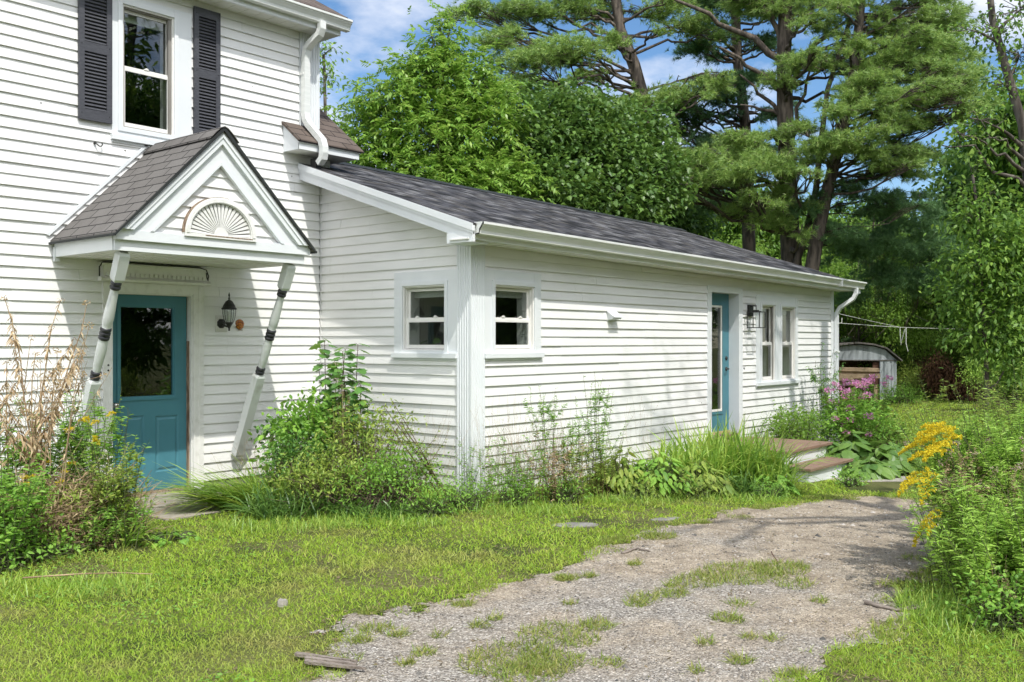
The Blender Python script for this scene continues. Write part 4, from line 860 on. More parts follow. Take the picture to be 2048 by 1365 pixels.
# ---------------------------------------------------------------- plant materials
G = {}
G['lawn'] = leaf_mat('lawn_blades', [(0.200, 0.339, 0.030), (0.319, 0.479, 0.045), (0.413, 0.566, 0.067), (0.226, 0.391, 0.035), (0.535, 0.543, 0.123)], .35, .5, patch=((.44, .38, .15), 1.1, .54, .78))
G['tuft'] = leaf_mat('drive_grass', [(0.146, 0.238, 0.032), (0.246, 0.329, 0.055), (0.371, 0.351, 0.120), (0.134, 0.215, 0.032)], .3, .55)
G['ash'] = leaf_mat('ash_leaves', [(0.114, 0.233, 0.032), (0.175, 0.333, 0.047), (0.250, 0.411, 0.065), (0.144, 0.283, 0.042), (0.354, 0.489, 0.110)], .35, .42, spec=.5)
G['maple'] = leaf_mat('maple_leaves', [(0.058, 0.129, 0.026), (0.094, 0.189, 0.037), (0.144, 0.257, 0.044), (0.068, 0.146, 0.029)], .3, .45, spec=.5)
G['bright'] = leaf_mat('bright_leaves', [(0.119, 0.238, 0.033), (0.172, 0.317, 0.047), (0.238, 0.383, 0.065), (0.132, 0.251, 0.040)], .45, .5)
G['pine'] = leaf_mat('pine_needles', [(0.142, 0.259, 0.063), (0.231, 0.380, 0.091), (0.326, 0.468, 0.118), (0.177, 0.307, 0.072), (0.409, 0.505, 0.127)], .22, .45, spec=.5)
G['pined'] = leaf_mat('dark_pine_needles', [(0.083, 0.179, 0.075), (0.123, 0.251, 0.097), (0.177, 0.314, 0.106), (0.098, 0.197, 0.079)], .2, .5, spec=.45)
G['deepwood'] = leaf_mat('woodland_leaves', [(0.081, 0.171, 0.034), (0.137, 0.262, 0.046), (0.217, 0.381, 0.057), (0.091, 0.197, 0.038), (0.296, 0.458, 0.076)], .35, .5)
G['weed'] = leaf_mat('weed_leaves', [(0.124, 0.277, 0.044), (0.203, 0.402, 0.059), (0.292, 0.504, 0.076), (0.158, 0.323, 0.052)], .35, .5)
G['weedy'] = leaf_mat('yellow_green_leaves', [(0.178, 0.290, 0.046), (0.265, 0.380, 0.068), (0.368, 0.441, 0.091), (0.148, 0.259, 0.046)], .35, .5)
G['dryleaf'] = leaf_mat('dry_leaves', [(0.261, 0.175, 0.097), (0.448, 0.331, 0.196), (0.598, 0.487, 0.293), (0.337, 0.234, 0.137)], .2, .7)
G['deadfern'] = leaf_mat('dead_fern', [(.085, .042, .022), (.15, .075, .038), (.21, .115, .055)], .15, .8)
G['lily'] = leaf_mat('lily_blades', [(0.147, 0.287, 0.043), (0.236, 0.403, 0.059), (0.336, 0.497, 0.086), (0.432, 0.517, 0.102)], .35, .4, spec=.5)
G['liladark'] = leaf_mat('dark_blades', [(0.056, 0.137, 0.029), (0.105, 0.209, 0.040), (0.161, 0.274, 0.056)], .3, .4, spec=.5)
G['hosta'] = leaf_mat('hosta_leaves', [(0.094, 0.194, 0.041), (0.134, 0.244, 0.048), (0.188, 0.312, 0.064)], .25, .38, spec=.5)
G['sapling'] = leaf_mat('sapling_leaves', [(0.073, 0.190, 0.044), (0.121, 0.266, 0.058), (0.219, 0.388, 0.073)], .3, .42, spec=.5)
G['rod'] = leaf_mat('goldenrod_leaves', [(0.199, 0.355, 0.054), (0.297, 0.489, 0.076), (0.422, 0.626, 0.115), (0.226, 0.407, 0.067)], .3, .5)
G['yellow'] = leaf_mat('goldenrod_flowers', [(0.606, 0.500, 0.020), (0.782, 0.660, 0.030), (0.684, 0.560, 0.030), (0.411, 0.380, 0.030)], .2, .7)
G['pink'] = leaf_mat('phlox_flowers', [(0.632, 0.196, 0.414), (0.782, 0.322, 0.552), (0.552, 0.230, 0.483), (0.713, 0.414, 0.575)], .3, .6)
G['pinkdull'] = leaf_mat('faded_flower', [(.36, .26, .24), (.46, .36, .32), (.30, .22, .18)], .2, .8)
G['litter'] = leaf_mat('ground_litter', [(.16, .12, .07), (.26, .20, .12), (.10, .075, .045), (.20, .19, .08)], .1, .8)
# ================================================================ ground, drive, grass
a_ = np.sinh(np.linspace(-5.2, 5.2, 181)); a_ = a_ / a_[-1] * 320
GX, GY = np.meshgrid(a_ + 7, a_ + 4, indexing='ij'); n = len(a_)
gv = np.stack([GX, GY, terr(GX, GY)], -1).reshape(-1, 3); ii = np.arange(n * n).reshape(n, n)
gf = np.stack([ii[:-1, :-1], ii[1:, :-1], ii[1:, 1:], ii[:-1, 1:]], -1).reshape(-1, 4)
m, t, p = M_('lawn_soil'); L = t.links.new
tc = N(t, 'ShaderNodeTexCoord'); n1 = N(t, 'ShaderNodeTexNoise'); n1.inputs['Scale'].default_value = 1.2; n1.inputs['Detail'].default_value = 8; L(tc.outputs['Object'], n1.inputs['Vector'])
n2 = N(t, 'ShaderNodeTexNoise'); n2.inputs['Scale'].default_value = 45; n2.inputs['Detail'].default_value = 5; L(tc.outputs['Object'], n2.inputs['Vector'])
r1 = N(t, 'ShaderNodeValToRGB'); r1.color_ramp.elements[0].color = (.05, .07, .02, 1); r1.color_ramp.elements[1].color = (.13, .135, .05, 1); r1.color_ramp.elements[0].position = .35; r1.color_ramp.elements[1].position = .6; L(n1.outputs['Fac'], r1.inputs[0])
mx = N(t, 'ShaderNodeMixRGB', blend_type='OVERLAY'); mx.inputs['Fac'].default_value = .8; L(r1.outputs[0], mx.inputs['Color1']); L(n2.outputs['Fac'], mx.inputs['Color2']); L(mx.outputs[0], p.inputs['Base Color']); p.inputs['Roughness'].default_value = 1; p.inputs['Specular IOR Level'].default_value = .1
bb = N(t, 'ShaderNodeBump'); bb.inputs['Strength'].default_value = 1; bb.inputs['Distance'].default_value = .02; L(n2.outputs['Fac'], bb.inputs['Height']); L(bb.outputs[0], p.inputs['Normal'])
gr = np_mesh('ground', gv, [gf], [m], smooth=True); tag(gr, kind='structure')
# the gravel drive, as a close grid laid on the ground
def inpoly(x, y, poly):
    r = np.zeros(x.shape, bool); px, py = poly[:, 0], poly[:, 1]; j = len(poly) - 1
    for i in range(len(poly)):
        c = ((py[i] > y) != (py[j] > y)) & (x < (px[j] - px[i]) * (y - py[i]) / (py[j] - py[i] + 1e-12) + px[i]); r ^= c; j = i
    return r
edge = [(540, 1420), (650, 1340), (690, 1285), (660, 1245), (760, 1222), (880, 1205), (990, 1172), (1140, 1130), (1210, 1095), (1290, 1065), (1420, 1042), (1450, 1024), (1560, 1016), (1660, 998), (1760, 994), (1870, 1000), (1960, 1015), (2150, 1035), (2500, 1060), (2600, 1110), (2150, 1110), (1920, 1110), (1850, 1135), (1815, 1185), (1800, 1230), (1770, 1275), (1690, 1330), (1560, 1420)]
DP = np.array([gat(*q)[:2] for q in edge]); DP = np.concatenate([DP, [[1.2, -3.0], [-2.5, -1.5]]])
def drive(x, y, grow=0.0):
    jx = (fnoise(x, y, 2.6, 1) - .5) * .38 + (vnoise(x, y, 9, 4) - .5) * .12; jy = (fnoise(x, y, 2.6, 2) - .5) * .38 + (vnoise(x, y, 9, 6) - .5) * .12
    return inpoly(x + jx, y + jy, DP)
cs = .035; gx = np.arange(-3, 15, cs); gy = np.arange(-4, 6, cs); X_, Y_ = np.meshgrid(gx, gy, indexing='ij')
msk = drive(X_ + cs / 2, Y_ + cs / 2)
Zd = terr(X_, Y_) + .004 + .003 * vnoise(X_, Y_, 6, 3)
idx = np.arange(X_.size).reshape(X_.shape); mk = msk[:-1, :-1]
qd = np.stack([idx[:-1, :-1][mk], idx[1:, :-1][mk], idx[1:, 1:][mk], idx[:-1, 1:][mk]], -1)
used, inv = np.unique(qd, return_inverse=True); qd = inv.reshape(qd.shape)
dv_ = np.stack([X_, Y_, Zd], -1).reshape(-1, 3)[used]
m, t, p = M_('gravel_and_dirt'); L = t.links.new
tc = N(t, 'ShaderNodeTexCoord'); vo = N(t, 'ShaderNodeTexVoronoi'); vo.inputs['Scale'].default_value = 85; L(tc.outputs['Object'], vo.inputs['Vector'])
vr = N(t, 'ShaderNodeValToRGB'); e = vr.color_ramp.elements; e.new(.45); e.new(.8)
for i, (q, c) in enumerate(((0, (.12, .114, .106)), (.4, (.25, .235, .212)), (.75, (.38, .36, .325)), (1, (.60, .575, .535)))): e[i].position = q; e[i].color = (*c, 1)
sp = N(t, 'ShaderNodeSeparateXYZ'); L(vo.outputs['Color'], sp.inputs[0]); L(sp.outputs[0], vr.inputs[0])
n1 = N(t, 'ShaderNodeTexNoise'); n1.inputs['Scale'].default_value = .8; n1.inputs['Detail'].default_value = 9; n1.inputs['Roughness'].default_value = .65; L(tc.outputs['Object'], n1.inputs['Vector'])
r2 = N(t, 'ShaderNodeValToRGB'); r2.color_ramp.elements[0].position = .34; r2.color_ramp.elements[1].position = .52; r2.color_ramp.elements[0].color = (.25, .25, .25, 1); spx = N(t, 'ShaderNodeSeparateXYZ'); L(tc.outputs['Object'], spx.inputs[0]); mrx = N(t, 'ShaderNodeMapRange'); mrx.inputs['From Min'].default_value = 4.0; mrx.inputs['From Max'].default_value = 8.5; mrx.inputs['To Min'].default_value = -.10; mrx.inputs['To Max'].default_value = .10; L(spx.outputs['X'], mrx.inputs['Value'])
adx = N(t, 'ShaderNodeMath', operation='ADD'); L(n1.outputs['Fac'], adx.inputs[0]); L(mrx.outputs[0], adx.inputs[1]); L(adx.outputs[0], r2.inputs[0])
nd = N(t, 'ShaderNodeTexNoise'); nd.inputs['Scale'].default_value = 5; nd.inputs['Detail'].default_value = 10; nd.inputs['Roughness'].default_value = .7; L(tc.outputs['Object'], nd.inputs['Vector'])
rd = N(t, 'ShaderNodeValToRGB'); rd.color_ramp.elements[0].color = (.22, .178, .130, 1); rd.color_ramp.elements[1].color = (.47, .398, .305, 1); rd.color_ramp.elements[0].position = .3; rd.color_ramp.elements[1].position = .65; L(nd.outputs['Fac'], rd.inputs[0])
mx = N(t, 'ShaderNodeMixRGB'); L(r2.outputs[0], mx.inputs['Fac']); L(vr.outputs[0], mx.inputs['Color1']); L(rd.outputs[0], mx.inputs['Color2'])
vs_ = N(t, 'ShaderNodeTexVoronoi'); vs_.inputs['Scale'].default_value = 120; L(tc.outputs['Object'], vs_.inputs['Vector']); ss_ = N(t, 'ShaderNodeSeparateXYZ'); L(vs_.outputs['Color'], ss_.inputs[0])
so2 = N(t, 'ShaderNodeValToRGB'); e = so2.color_ramp.elements; e[0].color = (.12, .12, .12, 1); e[1].color = (.95, .95, .95, 1); e.new(.3); e.new(.75); e[1].position = .25; e[1].color = (.42, .42, .42, 1); e[2].position = .8; e[2].color = (.58, .58, .58, 1); L(ss_.outputs[1], so2.inputs[0])
ov = N(t, 'ShaderNodeMixRGB', blend_type='OVERLAY'); ov.inputs['Fac'].default_value = .75; L(mx.outputs[0], ov.inputs['Color1']); L(so2.outputs[0], ov.inputs['Color2'])
L(ov.outputs[0], p.inputs['Base Color']); p.inputs['Roughness'].default_value = .95; p.inputs['Specular IOR Level'].default_value = .2
ad = N(t, 'ShaderNodeMath', operation='MULTIPLY_ADD'); ad.inputs[1].default_value = .8; L(nd.outputs['Fac'], ad.inputs[0]); L(vo.outputs['Distance'], ad.inputs[2])
bb = N(t, 'ShaderNodeBump'); bb.inputs['Strength'].default_value = .9; bb.inputs['Distance'].default_value = .012; bb.invert = True; L(ad.outputs[0], bb.inputs['Height']); L(bb.outputs[0], p.inputs['Normal'])
dr_ = np_mesh('driveway', dv_, [qd], [m], smooth=True); tag(dr_, kind='structure')
# where things stand: no grass there
def built(x, y):
    b = (y > MY - .03) & (x < 7.15); b |= (x > SX - .03) & (y > FY - .03) & (x < 16.5)
    b |= (x > 11.5) & (x < 13.15) & (y > 4.84); b |= (x > 4.3) & (x < 5.76) & (y > 8.2); b |= (x > 4.42) & (x < 5.72) & (y > 7.66)
    b |= (((x - 11.9) / .8) ** 2 + ((y - 4.1) / .35) ** 2) < 1
    return b
def wedge(nn, d0, d1, spread=.72, pw=1.0):                # places spread over the view, thicker near the viewer
    u = RNG.random(nn); D = d0 * (d1 / d0) ** (u ** pw); lat = (RNG.random(nn) * 2 - 1) * spread; P = FW * D[:, None] + RT * (lat * D)[:, None]
    return P[:, 0], P[:, 1], D
PA = np.array([gat(*q)[:2] for q in [(1080, 1010), (1180, 1000), (1300, 1012), (1400, 1030), (1330, 1060), (1180, 1060), (1090, 1058)]])
x, y, D = wedge(860000, 2.9, 55)
bare = fnoise(x, y, 1.7, 21)
ok = ~drive(x, y) & ~built(x, y) & ~((bare > .68) & (D < 8) & (RNG.random(len(x)) < .75)) & ~(inpoly(x, y, PA) & (fnoise(x, y, 5, 33) > .5) & (RNG.random(len(x)) < .85))
near_drive = drive(x + .12, y) | drive(x - .12, y) | drive(x, y + .12) | drive(x, y - .12); inside_ = drive(x, y) & ~drive(x + .10, y - .10); inside_ |= drive(x, y) & ~drive(x - .10, y + .08); ok |= inside_ & ~built(x, y) & (fnoise(x, y, 4.5, 44) > .50)
x, y, D = x[ok], y[ok], D[ok]; nn = len(x)
P = np.stack([x, y, terr(x, y) - .003], -1)
hgt = (.028 + .050 * RNG.random(nn) ** 1.5) * (.45 + 1.15 * fnoise(x, y, 1.9, 8)) * np.clip(.9 + D * .02, 1, 1.8)
rough_ = np.clip(1 - np.minimum(np.abs(FY - y) + (x < SX) * 9, np.hypot(np.maximum(SX - x, 0), np.maximum(MY - y, 0) * .0 + np.maximum(0, 0))) / .7, 0, 1)
hgt *= 1 + 1.6 * np.where((x > 6.6) & (x < 16) & (y > 5.7), 1.0, 0.0) * RNG.random(nn)
Dd = unit(np.stack([RNG.normal(size=nn) * .8, RNG.normal(size=nn) * .8, np.ones(nn)], -1)); th = RNG.random(nn) * 2 * np.pi
S = np.stack([np.cos(th), np.sin(th), np.zeros(nn)], -1)
va = VA(); strips(va, P, Dd, S, hgt, np.maximum(.0032, D * .00085), [(0, 1), (.55, .8), (1, 0)], .35)
gs = va.build('lawn_grass', G['lawn']); tag(gs, 'short sunny lawn grass with tan dry patches around the drive', 'grass', kind='stuff')
# creeping clover-like leaves among the lawn
x, y, D = wedge(26000, 3, 12); cl = fnoise(x, y, 1.1, 61); ok = ~drive(x, y) & ~built(x, y) & (cl > .52); x, y, D = x[ok], y[ok], D[ok]; nn = len(x)
P = np.stack([x, y, terr(x, y) + .012 + .02 * RNG.random(nn)], -1); Dd = unit(np.stack([RNG.normal(size=nn), RNG.normal(size=nn), .25 * np.ones(nn)], -1)); va = VA()
cards(va, P, Dd, hside(Dd, .3), .014 + .016 * RNG.random(nn), OVAL, cup=.1); cv = va.build('clover', G['weed']); tag(cv, 'small round clover leaves scattered through the lawn', 'clover', kind='stuff')
# dead leaves and bits lying on bare soil and drive edges
x, y, D = wedge(60000, 3, 13); e_ = (drive(x + .15, y) | drive(x - .15, y) | drive(x, y - .15)) & ~drive(x + .08, y + .08); ok = ~built(x, y) & (e_ | (drive(x, y) & (RNG.random(len(x)) < .10)) | (fnoise(x, y, 1.7, 21) > .66) | inpoly(x, y, PA)); x, y, D = x[ok], y[ok], D[ok]; nn = len(x)
P = np.stack([x, y, terr(x, y) + .006 + .01 * RNG.random(nn)], -1); Dd = unit(np.stack([RNG.normal(size=nn), RNG.normal(size=nn), .15 * RNG.normal(size=nn)], -1)); va = VA()
strips(va, P, Dd, hside(Dd, .4), .012 + .03 * RNG.random(nn), .004 + .006 * RNG.random(nn), LEAF3, 0.0); lt_ = va.build('leaf_litter', G['litter']); tag(lt_, 'brown bits and dead blades on the bare ground beside the drive', 'litter', kind='stuff')
# pebbles
x, y, D = wedge(60000, 3.2, 10, .6, 1.5); ok = drive(x, y) & (fnoise(x, y, .9, 71) + .4 * RNG.random(len(x)) > .50); x, y, D = x[ok], y[ok], D[ok]; nn = len(x)
r = (.0025 + .0055 * RNG.random(nn) ** 2.5) * np.clip(D / 5, 1, 1.6); big = RNG.random(nn) > .975; r = np.where(big, r * RNG.uniform(1.6, 3.2, nn), r); q = np.array([[1, 0, 0], [0, 1, 0], [-1, 0, 0], [0, -1, 0], [0, 0, 1]], float)
jit = RNG.uniform(.7, 1.2, (nn, 5, 1)); th = RNG.random(nn) * 6.28; c_, s_ = np.cos(th)[:, None], np.sin(th)[:, None]
V = q[None] * jit; V = np.stack([V[..., 0] * c_ - V[..., 1] * s_, V[..., 0] * s_ + V[..., 1] * c_, V[..., 2] * .65], -1) * r[:, None, None]
z = terr(x, y) + .0055; V = V + np.stack([x, y, z], -1)[:, None]; base = (np.arange(nn) * 5)[:, None]
va = VA(); va.add(V, [base + np.array([i, (i + 1) % 4, 4])[None] for i in range(4)])
G['pebble'] = leaf_mat('pebbles', [(.05, .05, .048), (.16, .15, .135), (.32, .29, .25), (.47, .44, .40), (.26, .21, .165)], 0, .8)
pb = va.build('gravel', G['pebble']); tag(pb, 'loose grey and tan gravel over the drive', 'gravel', kind='stuff')
# grass tufts growing in the drive
def tuft_mesh(name, x, y, rad, nb, hmin, hmax, mat, wid=.0052, spread=1.1, label=None, cat='grass', group=None, bend=.2, flat=1.0):
    a = RNG.random(nb) * 6.283; rr = rad * np.sqrt(RNG.random(nb)); X = x + rr * np.cos(a) * 1.0; Y = y + rr * np.sin(a) * flat
    P = np.stack([X, Y, terr(X, Y) + .004], -1); Dd = unit(np.stack([RNG.normal(size=nb) * spread, RNG.normal(size=nb) * spread, np.full(nb, .8)], -1)); th = RNG.random(nb) * 6.28; S = np.stack([np.cos(th), np.sin(th), np.zeros(nb)], -1)
    va = VA(); strips(va, P, Dd, S, hmin + (hmax - hmin) * RNG.random(nb), wid, [(0, 1), (.5, .85), (1, 0)], bend); o = va.build(name, mat, origin=(x, y, gz(x, y))); o.location = (x, y, gz(x, y))
    if label: tag(o, label, cat, group)
    return o
TS = [(1480, 1150, .34, 900), (1560, 1140, .24, 500), (1395, 1165, .22, 320), (1590, 1170, .16, 150), (1345, 1190, .12, 160), (1290, 1200, .13, 130), (1275, 1212, .08, 70), (1100, 1270, .20, 300), (1190, 1255, .12, 180), (1160, 1285, .13, 120), (1020, 1322, .28, 700), (1100, 1330, .2, 380), (1060, 1352, .2, 300), (1215, 1330, .09, 70), (1480, 1212, .08, 60), (1450, 1238, .10, 100), (1470, 1245, .07, 60), (1500, 1278, .05, 40), (1545, 1282, .05, 40), (1480, 1325, .07, 80), (1640, 1205, .06, 50), (1700, 1328, .06, 60), (1180, 1155, .06, 70), (1270, 1130, .06, 80), (880, 1275, .05, 30), (815, 1330, .05, 60), (960, 1255, .07, 70), (990, 1240, .05, 45), (850, 1310, .07, 80), (1580, 1352, .07, 60), (1600, 1350, .04, 30), (800, 1272, .07, 70), (755, 1262, .10, 120), (720, 1285, .07, 90), (1140, 1210, .05, 40), (1340, 1175, .04, 40), (1225, 1085, .13, 260), (1320, 1075, .16, 300), (1395, 1345, .05, 30), (1410, 1290, .05, 40)]
TL = {(1480, 1150): 'largest bright grass patch in the middle of the drive', (1560, 1140): 'grass patch joined to the right of the largest drive patch', (1395, 1165): 'grass patch trailing left from the largest drive patch', (1020, 1322): 'broad grass patch at the bottom of the drive', (1100, 1330): 'grass patch right of the broad bottom patch', (1225, 1085): 'rounded grass clump at the upper left edge of the drive', (1320, 1075): 'grass fringe at the upper edge of the drive'}
for k, (px, py, rd_, nb) in enumerate(TS):
    g = gat(px, py); big = nb > 250
    tuft_mesh('grass_tuft', g[0], g[1], rd_, int(nb * 1.5), .025, .085, G['tuft'], label=TL.get((px, py), 'small grass tuft growing out of the gravel drive' if nb < 150 else 'spreading low grass patch in the gravel drive'), group='grass tufts in the drive', spread=.9, flat=.8)
rr_ = np.random.default_rng(5); k = 0
for (ax_, ay_), (bx_, by_) in zip(DP[:-3], DP[1:-2]):
    ln_ = math.hypot(bx_ - ax_, by_ - ay_)
    for q_ in range(int(min(ln_, 3) / .22)):
        t_ = rr_.random(); X_0, Y_0 = ax_ + (bx_ - ax_) * t_ + rr_.normal() * .12, ay_ + (by_ - ay_) * t_ + rr_.normal() * .12
        if built(np.array(X_0), np.array(Y_0)) or X_0 * FW[0] + Y_0 * FW[1] < 3: continue
        tuft_mesh('grass_tuft', X_0, Y_0, rr_.uniform(.06, .16), int(rr_.uniform(80, 240)), .02, .075, G['tuft'], label='ragged grass tuft along the drive edge', group='grass tufts along the drive edge', spread=1.0, flat=.8)
# sticks and bark
def stick(name, pts, r, label, mat='deadwood', cat='stick', split=0):
    P = [Vector((g[0], g[1], g[2] + dz)) for (q, dz) in pts for g in [gat(*q)]]; mb = MB(); n = len(P)
    path = []
    for a, b in zip(P[:-1], P[1:]):
        for i in range(4): path.append(a.lerp(b, i / 4) + Vector((random.uniform(-1, 1), random.uniform(-1, 1), 0)) * r * .8)
    path.append(P[-1]); rs = [r * (1 - .55 * i / len(path)) * random.uniform(.85, 1.1) for i in range(len(path))]
    mb.tube(path, rs, 6)
    if split: c = path[len(path) // 2]; mb.tube([c, c + Vector((.05, -.07, .01)), c + Vector((.12, -.10, .012))], r * .6, 5)
    o = mb.build(name, MT[mat]); return tag(o, label, cat)
stick('fallen_stick', [((1728, 1210), .02), ((1790, 1226), .015), ((1835, 1222), .03)], .013, 'forked grey stick lying on the right side of the drive', split=1)
stick('fallen_stick', [((1245, 1110), .012), ((1275, 1102), .02), ((1300, 1106), .012)], .012, 'short brown stick on the drive near the lawn edge')
stick('plant_stalk', [((45, 1172), .05), ((160, 1167), .06), ((240, 1163), .055), ((305, 1164), .05)], .006, 'long thin dry stalk lying across the left lawn', 'drystem')
stick('fallen_twig', [((1542, 1118), .05), ((1555, 1128), .012)], .005, 'thin dark twig poking from the grass patch in the drive', 'redstem')
mb = MB(); g = gat(660, 1328); rnd = random.Random(8)
for i in range(9):
    a = Vector((g[0], g[1], g[2] + .018 + .004 * (i % 3))) + Vector(RT) * (-.17 + .012 * i + rnd.uniform(-.02, .02)) + Vector(FW) * (.07 - .018 * i); l = .26 + rnd.uniform(-.06, .08); d = (Vector(RT) * .93 + Vector(FW) * -.30).normalized(); s = d.cross(Vector((0, 0, 1)))
    b = a + d * l; h = .011; mb.add([a - s * h, b - s * h * .4, b + s * h * .5, a + s * h, a - s * h + Vector((0, 0, .016)), b - s * h * .4 + Vector((0, 0, .010)), b + s * h * .5 + Vector((0, 0, .012)), a + s * h + Vector((0, 0, .014))], [(0, 1, 2, 3), (4, 5, 6, 7), (0, 1, 5, 4), (2, 3, 7, 6), (1, 2, 6, 5), (0, 3, 7, 4)])
o = mb.build('bark_slab', MT['deadwood']); tag(o, 'splintered slab of old bark at the lawn corner of the drive', 'bark')
g = gat(565, 1212); slab_stone('stone', g, .035, .028, .3, 11, 'small grey stone sitting in the near lawn', h=.035)
# ================================================================ plants by the house
def curve_stems(base, tip, k=7, sag=.0, wob=.02):
    n = len(base); t = np.linspace(0, 1, k)[None, :, None]; P = base[:, None] * (1 - t) + tip[:, None] * t
    P = P + ZUP * (sag * np.linalg.norm(tip - base, axis=1))[:, None, None] * (4 * t * (1 - t)) * .5
    w = RNG.normal(size=(n, k, 3)) * wob * t; return P + np.cumsum(w, 1) * .4
def sample(P, u):                                         # points at fraction u (n,m) along each path, with directions
    n, k, _ = P.shape; f = u * (k - 1); i = np.clip(np.floor(f).astype(int), 0, k - 2); w = (f - i)[..., None]; r = np.arange(n)[:, None]
    a, b = P[r, i], P[r, i + 1]; return a * (1 - w) + b * w, unit(b - a)
def weed(name, label, cx, cy, rad, n, h, lean=(0, 0), spread=.25, leaves=30, leaf=(.06, .012), lm='weed', sm='greenstem', u0=.15, up=.35, bend=.3, out=1.0, droop=0.0, group=None, cat='plant', outline=None, sr=.003, flat=1.0, taper=.5, flowers=None, k=8, rz=0.0, extra=None, branch=2, wob=.03):
    root = empty(name, (cx, cy, gz(cx, cy))); tag(root, label, cat, group); o0 = (cx, cy, gz(cx, cy))
    a = RNG.random(n) * 6.283; rr = rad * np.sqrt(RNG.random(n)); X = rr * np.cos(a); Y = rr * np.sin(a) * flat
    cz, sz_ = math.cos(rz), math.sin(rz); X, Y = cx + X * cz - Y * sz_, cy + X * sz_ + Y * cz
    B = np.stack([X, Y, terr(X, Y)], -1); H = h[0] + (h[1] - h[0]) * RNG.random(n)
    T = B + np.stack([lean[0] * H + RNG.normal(size=n) * spread * H, lean[1] * H + RNG.normal(size=n) * spread * H, H * (1 - droop * RNG.random(n))], -1)
    P = curve_stems(B, T, k, sag=droop + .05, wob=wob * float(np.mean(H))); va = VA(); tubes(va, P, sr, sr * .4); P0 = P
    if branch and leaves > 14 and float(np.mean(H)) > .3:
        ub = RNG.uniform(.25, .8, (n, branch)); pb_, db_ = sample(P, ub); pb_ = pb_.reshape(-1, 3); az_ = RNG.random(len(pb_)) * 6.283; HB = np.repeat(H, branch) * (1 - ub.reshape(-1)) * .55 + .05
        TB = pb_ + np.stack([np.cos(az_) * HB * .55, np.sin(az_) * HB * .55, HB * .85], -1); PB = curve_stems(pb_, TB, k, -.15, .02); tubes(va, PB, sr * .6, sr * .3, sides=3); P = np.concatenate([P, PB]); n = len(P); leaves = max(10, int(leaves * .62))
    va.build('stem', MT[sm], root, origin=o0)
    m_ = leaves; u = u0 + (1 - u0) * RNG.random((n, m_)); pos, dr = sample(P, u); pos = pos.reshape(-1, 3); dr = dr.reshape(-1, 3); N_ = len(pos)
    az = RNG.random(N_) * 6.283; outv = np.stack([np.cos(az), np.sin(az), np.zeros(N_)], -1) * out; Dd = unit(outv + dr * up + RNG.normal(size=(N_, 3)) * .15)
    sc = (1 - taper * u.reshape(-1)) * RNG.uniform(.6, 1.15, N_); va = VA()
    if outline: cards(va, pos, Dd, hside(Dd, .4), leaf[0] * sc, outline, bend=bend)
    else: strips(va, pos, Dd, hside(Dd, .5), leaf[0] * sc, leaf[1] * sc, LEAF, bend)
    va.build('foliage', G[lm], root, origin=o0)
    return root, P0, o0
def blades(name, label, cx, cy, rad, n, Lr, wd, mat, arch=.8, lean=(0, 0), cat='grass clump', group=None, flat=1.0, rz=0.0, spread=.6):
    a = RNG.random(n) * 6.283; rr = rad * np.sqrt(RNG.random(n)); X0 = rr * np.cos(a); Y0 = rr * np.sin(a) * flat; c_, s_ = math.cos(rz), math.sin(rz)
    X, Y = cx + X0 * c_ - Y0 * s_, cy + X0 * s_ + Y0 * c_; P = np.stack([X, Y, terr(X, Y)], -1)
    Dd = unit(np.stack([lean[0] + RNG.normal(size=n) * spread, lean[1] + RNG.normal(size=n) * spread, np.ones(n)], -1)); S = unit(np.cross(Dd, ZUP) + .15 * RNG.normal(size=(n, 3)))
    L_ = Lr[0] + (Lr[1] - Lr[0]) * RNG.random(n); va = VA(); strips(va, P, Dd, S, L_, wd * RNG.uniform(.7, 1.2, n), [(0, .7), (.2, 1), (.4, 1), (.6, .85), (.8, .55), (1, 0)], arch * .55 * RNG.uniform(.4, 1.3, n))
    o = va.build(name, G[mat], origin=(cx, cy, gz(cx, cy))); o.location = (cx, cy, gz(cx, cy)); tag(o, label, cat, group); return o
def hosta(name, label, cx, cy, rad, n, leafL, mat='hosta', h=.3, cat='plant', outline=HEART, group=None):
    root = empty(name, (cx, cy, gz(cx, cy))); tag(root, label, cat, group); o0 = (cx, cy, gz(cx, cy))
    a = RNG.random(n) * 6.283; f = np.sqrt(RNG.random(n)); T = np.stack([cx + np.cos(a) * rad * f, cy + np.sin(a) * rad * f, gz(cx, cy) + h * (1.15 - f * .75) * RNG.uniform(.7, 1.1, n)], -1)
    B = np.stack([cx + np.cos(a) * rad * f * .35, cy + np.sin(a) * rad * f * .35, np.full(n, gz(cx, cy))], -1)
    va = VA(); tubes(va, curve_stems(B, T, 5, .25, .0), .004, .003); va.build('stalk', MT['greenstem'], root, origin=o0)
    Dd = unit(np.stack([np.cos(a), np.sin(a), -.15 - .5 * f], -1) + .25 * RNG.normal(size=(n, 3))); va = VA(); cards(va, T, Dd, hside(Dd, .3), leafL * RNG.uniform(.6, 1.1, n), outline, cup=.28, bend=.30)
    va.build('foliage', G[mat], root, origin=o0); return root
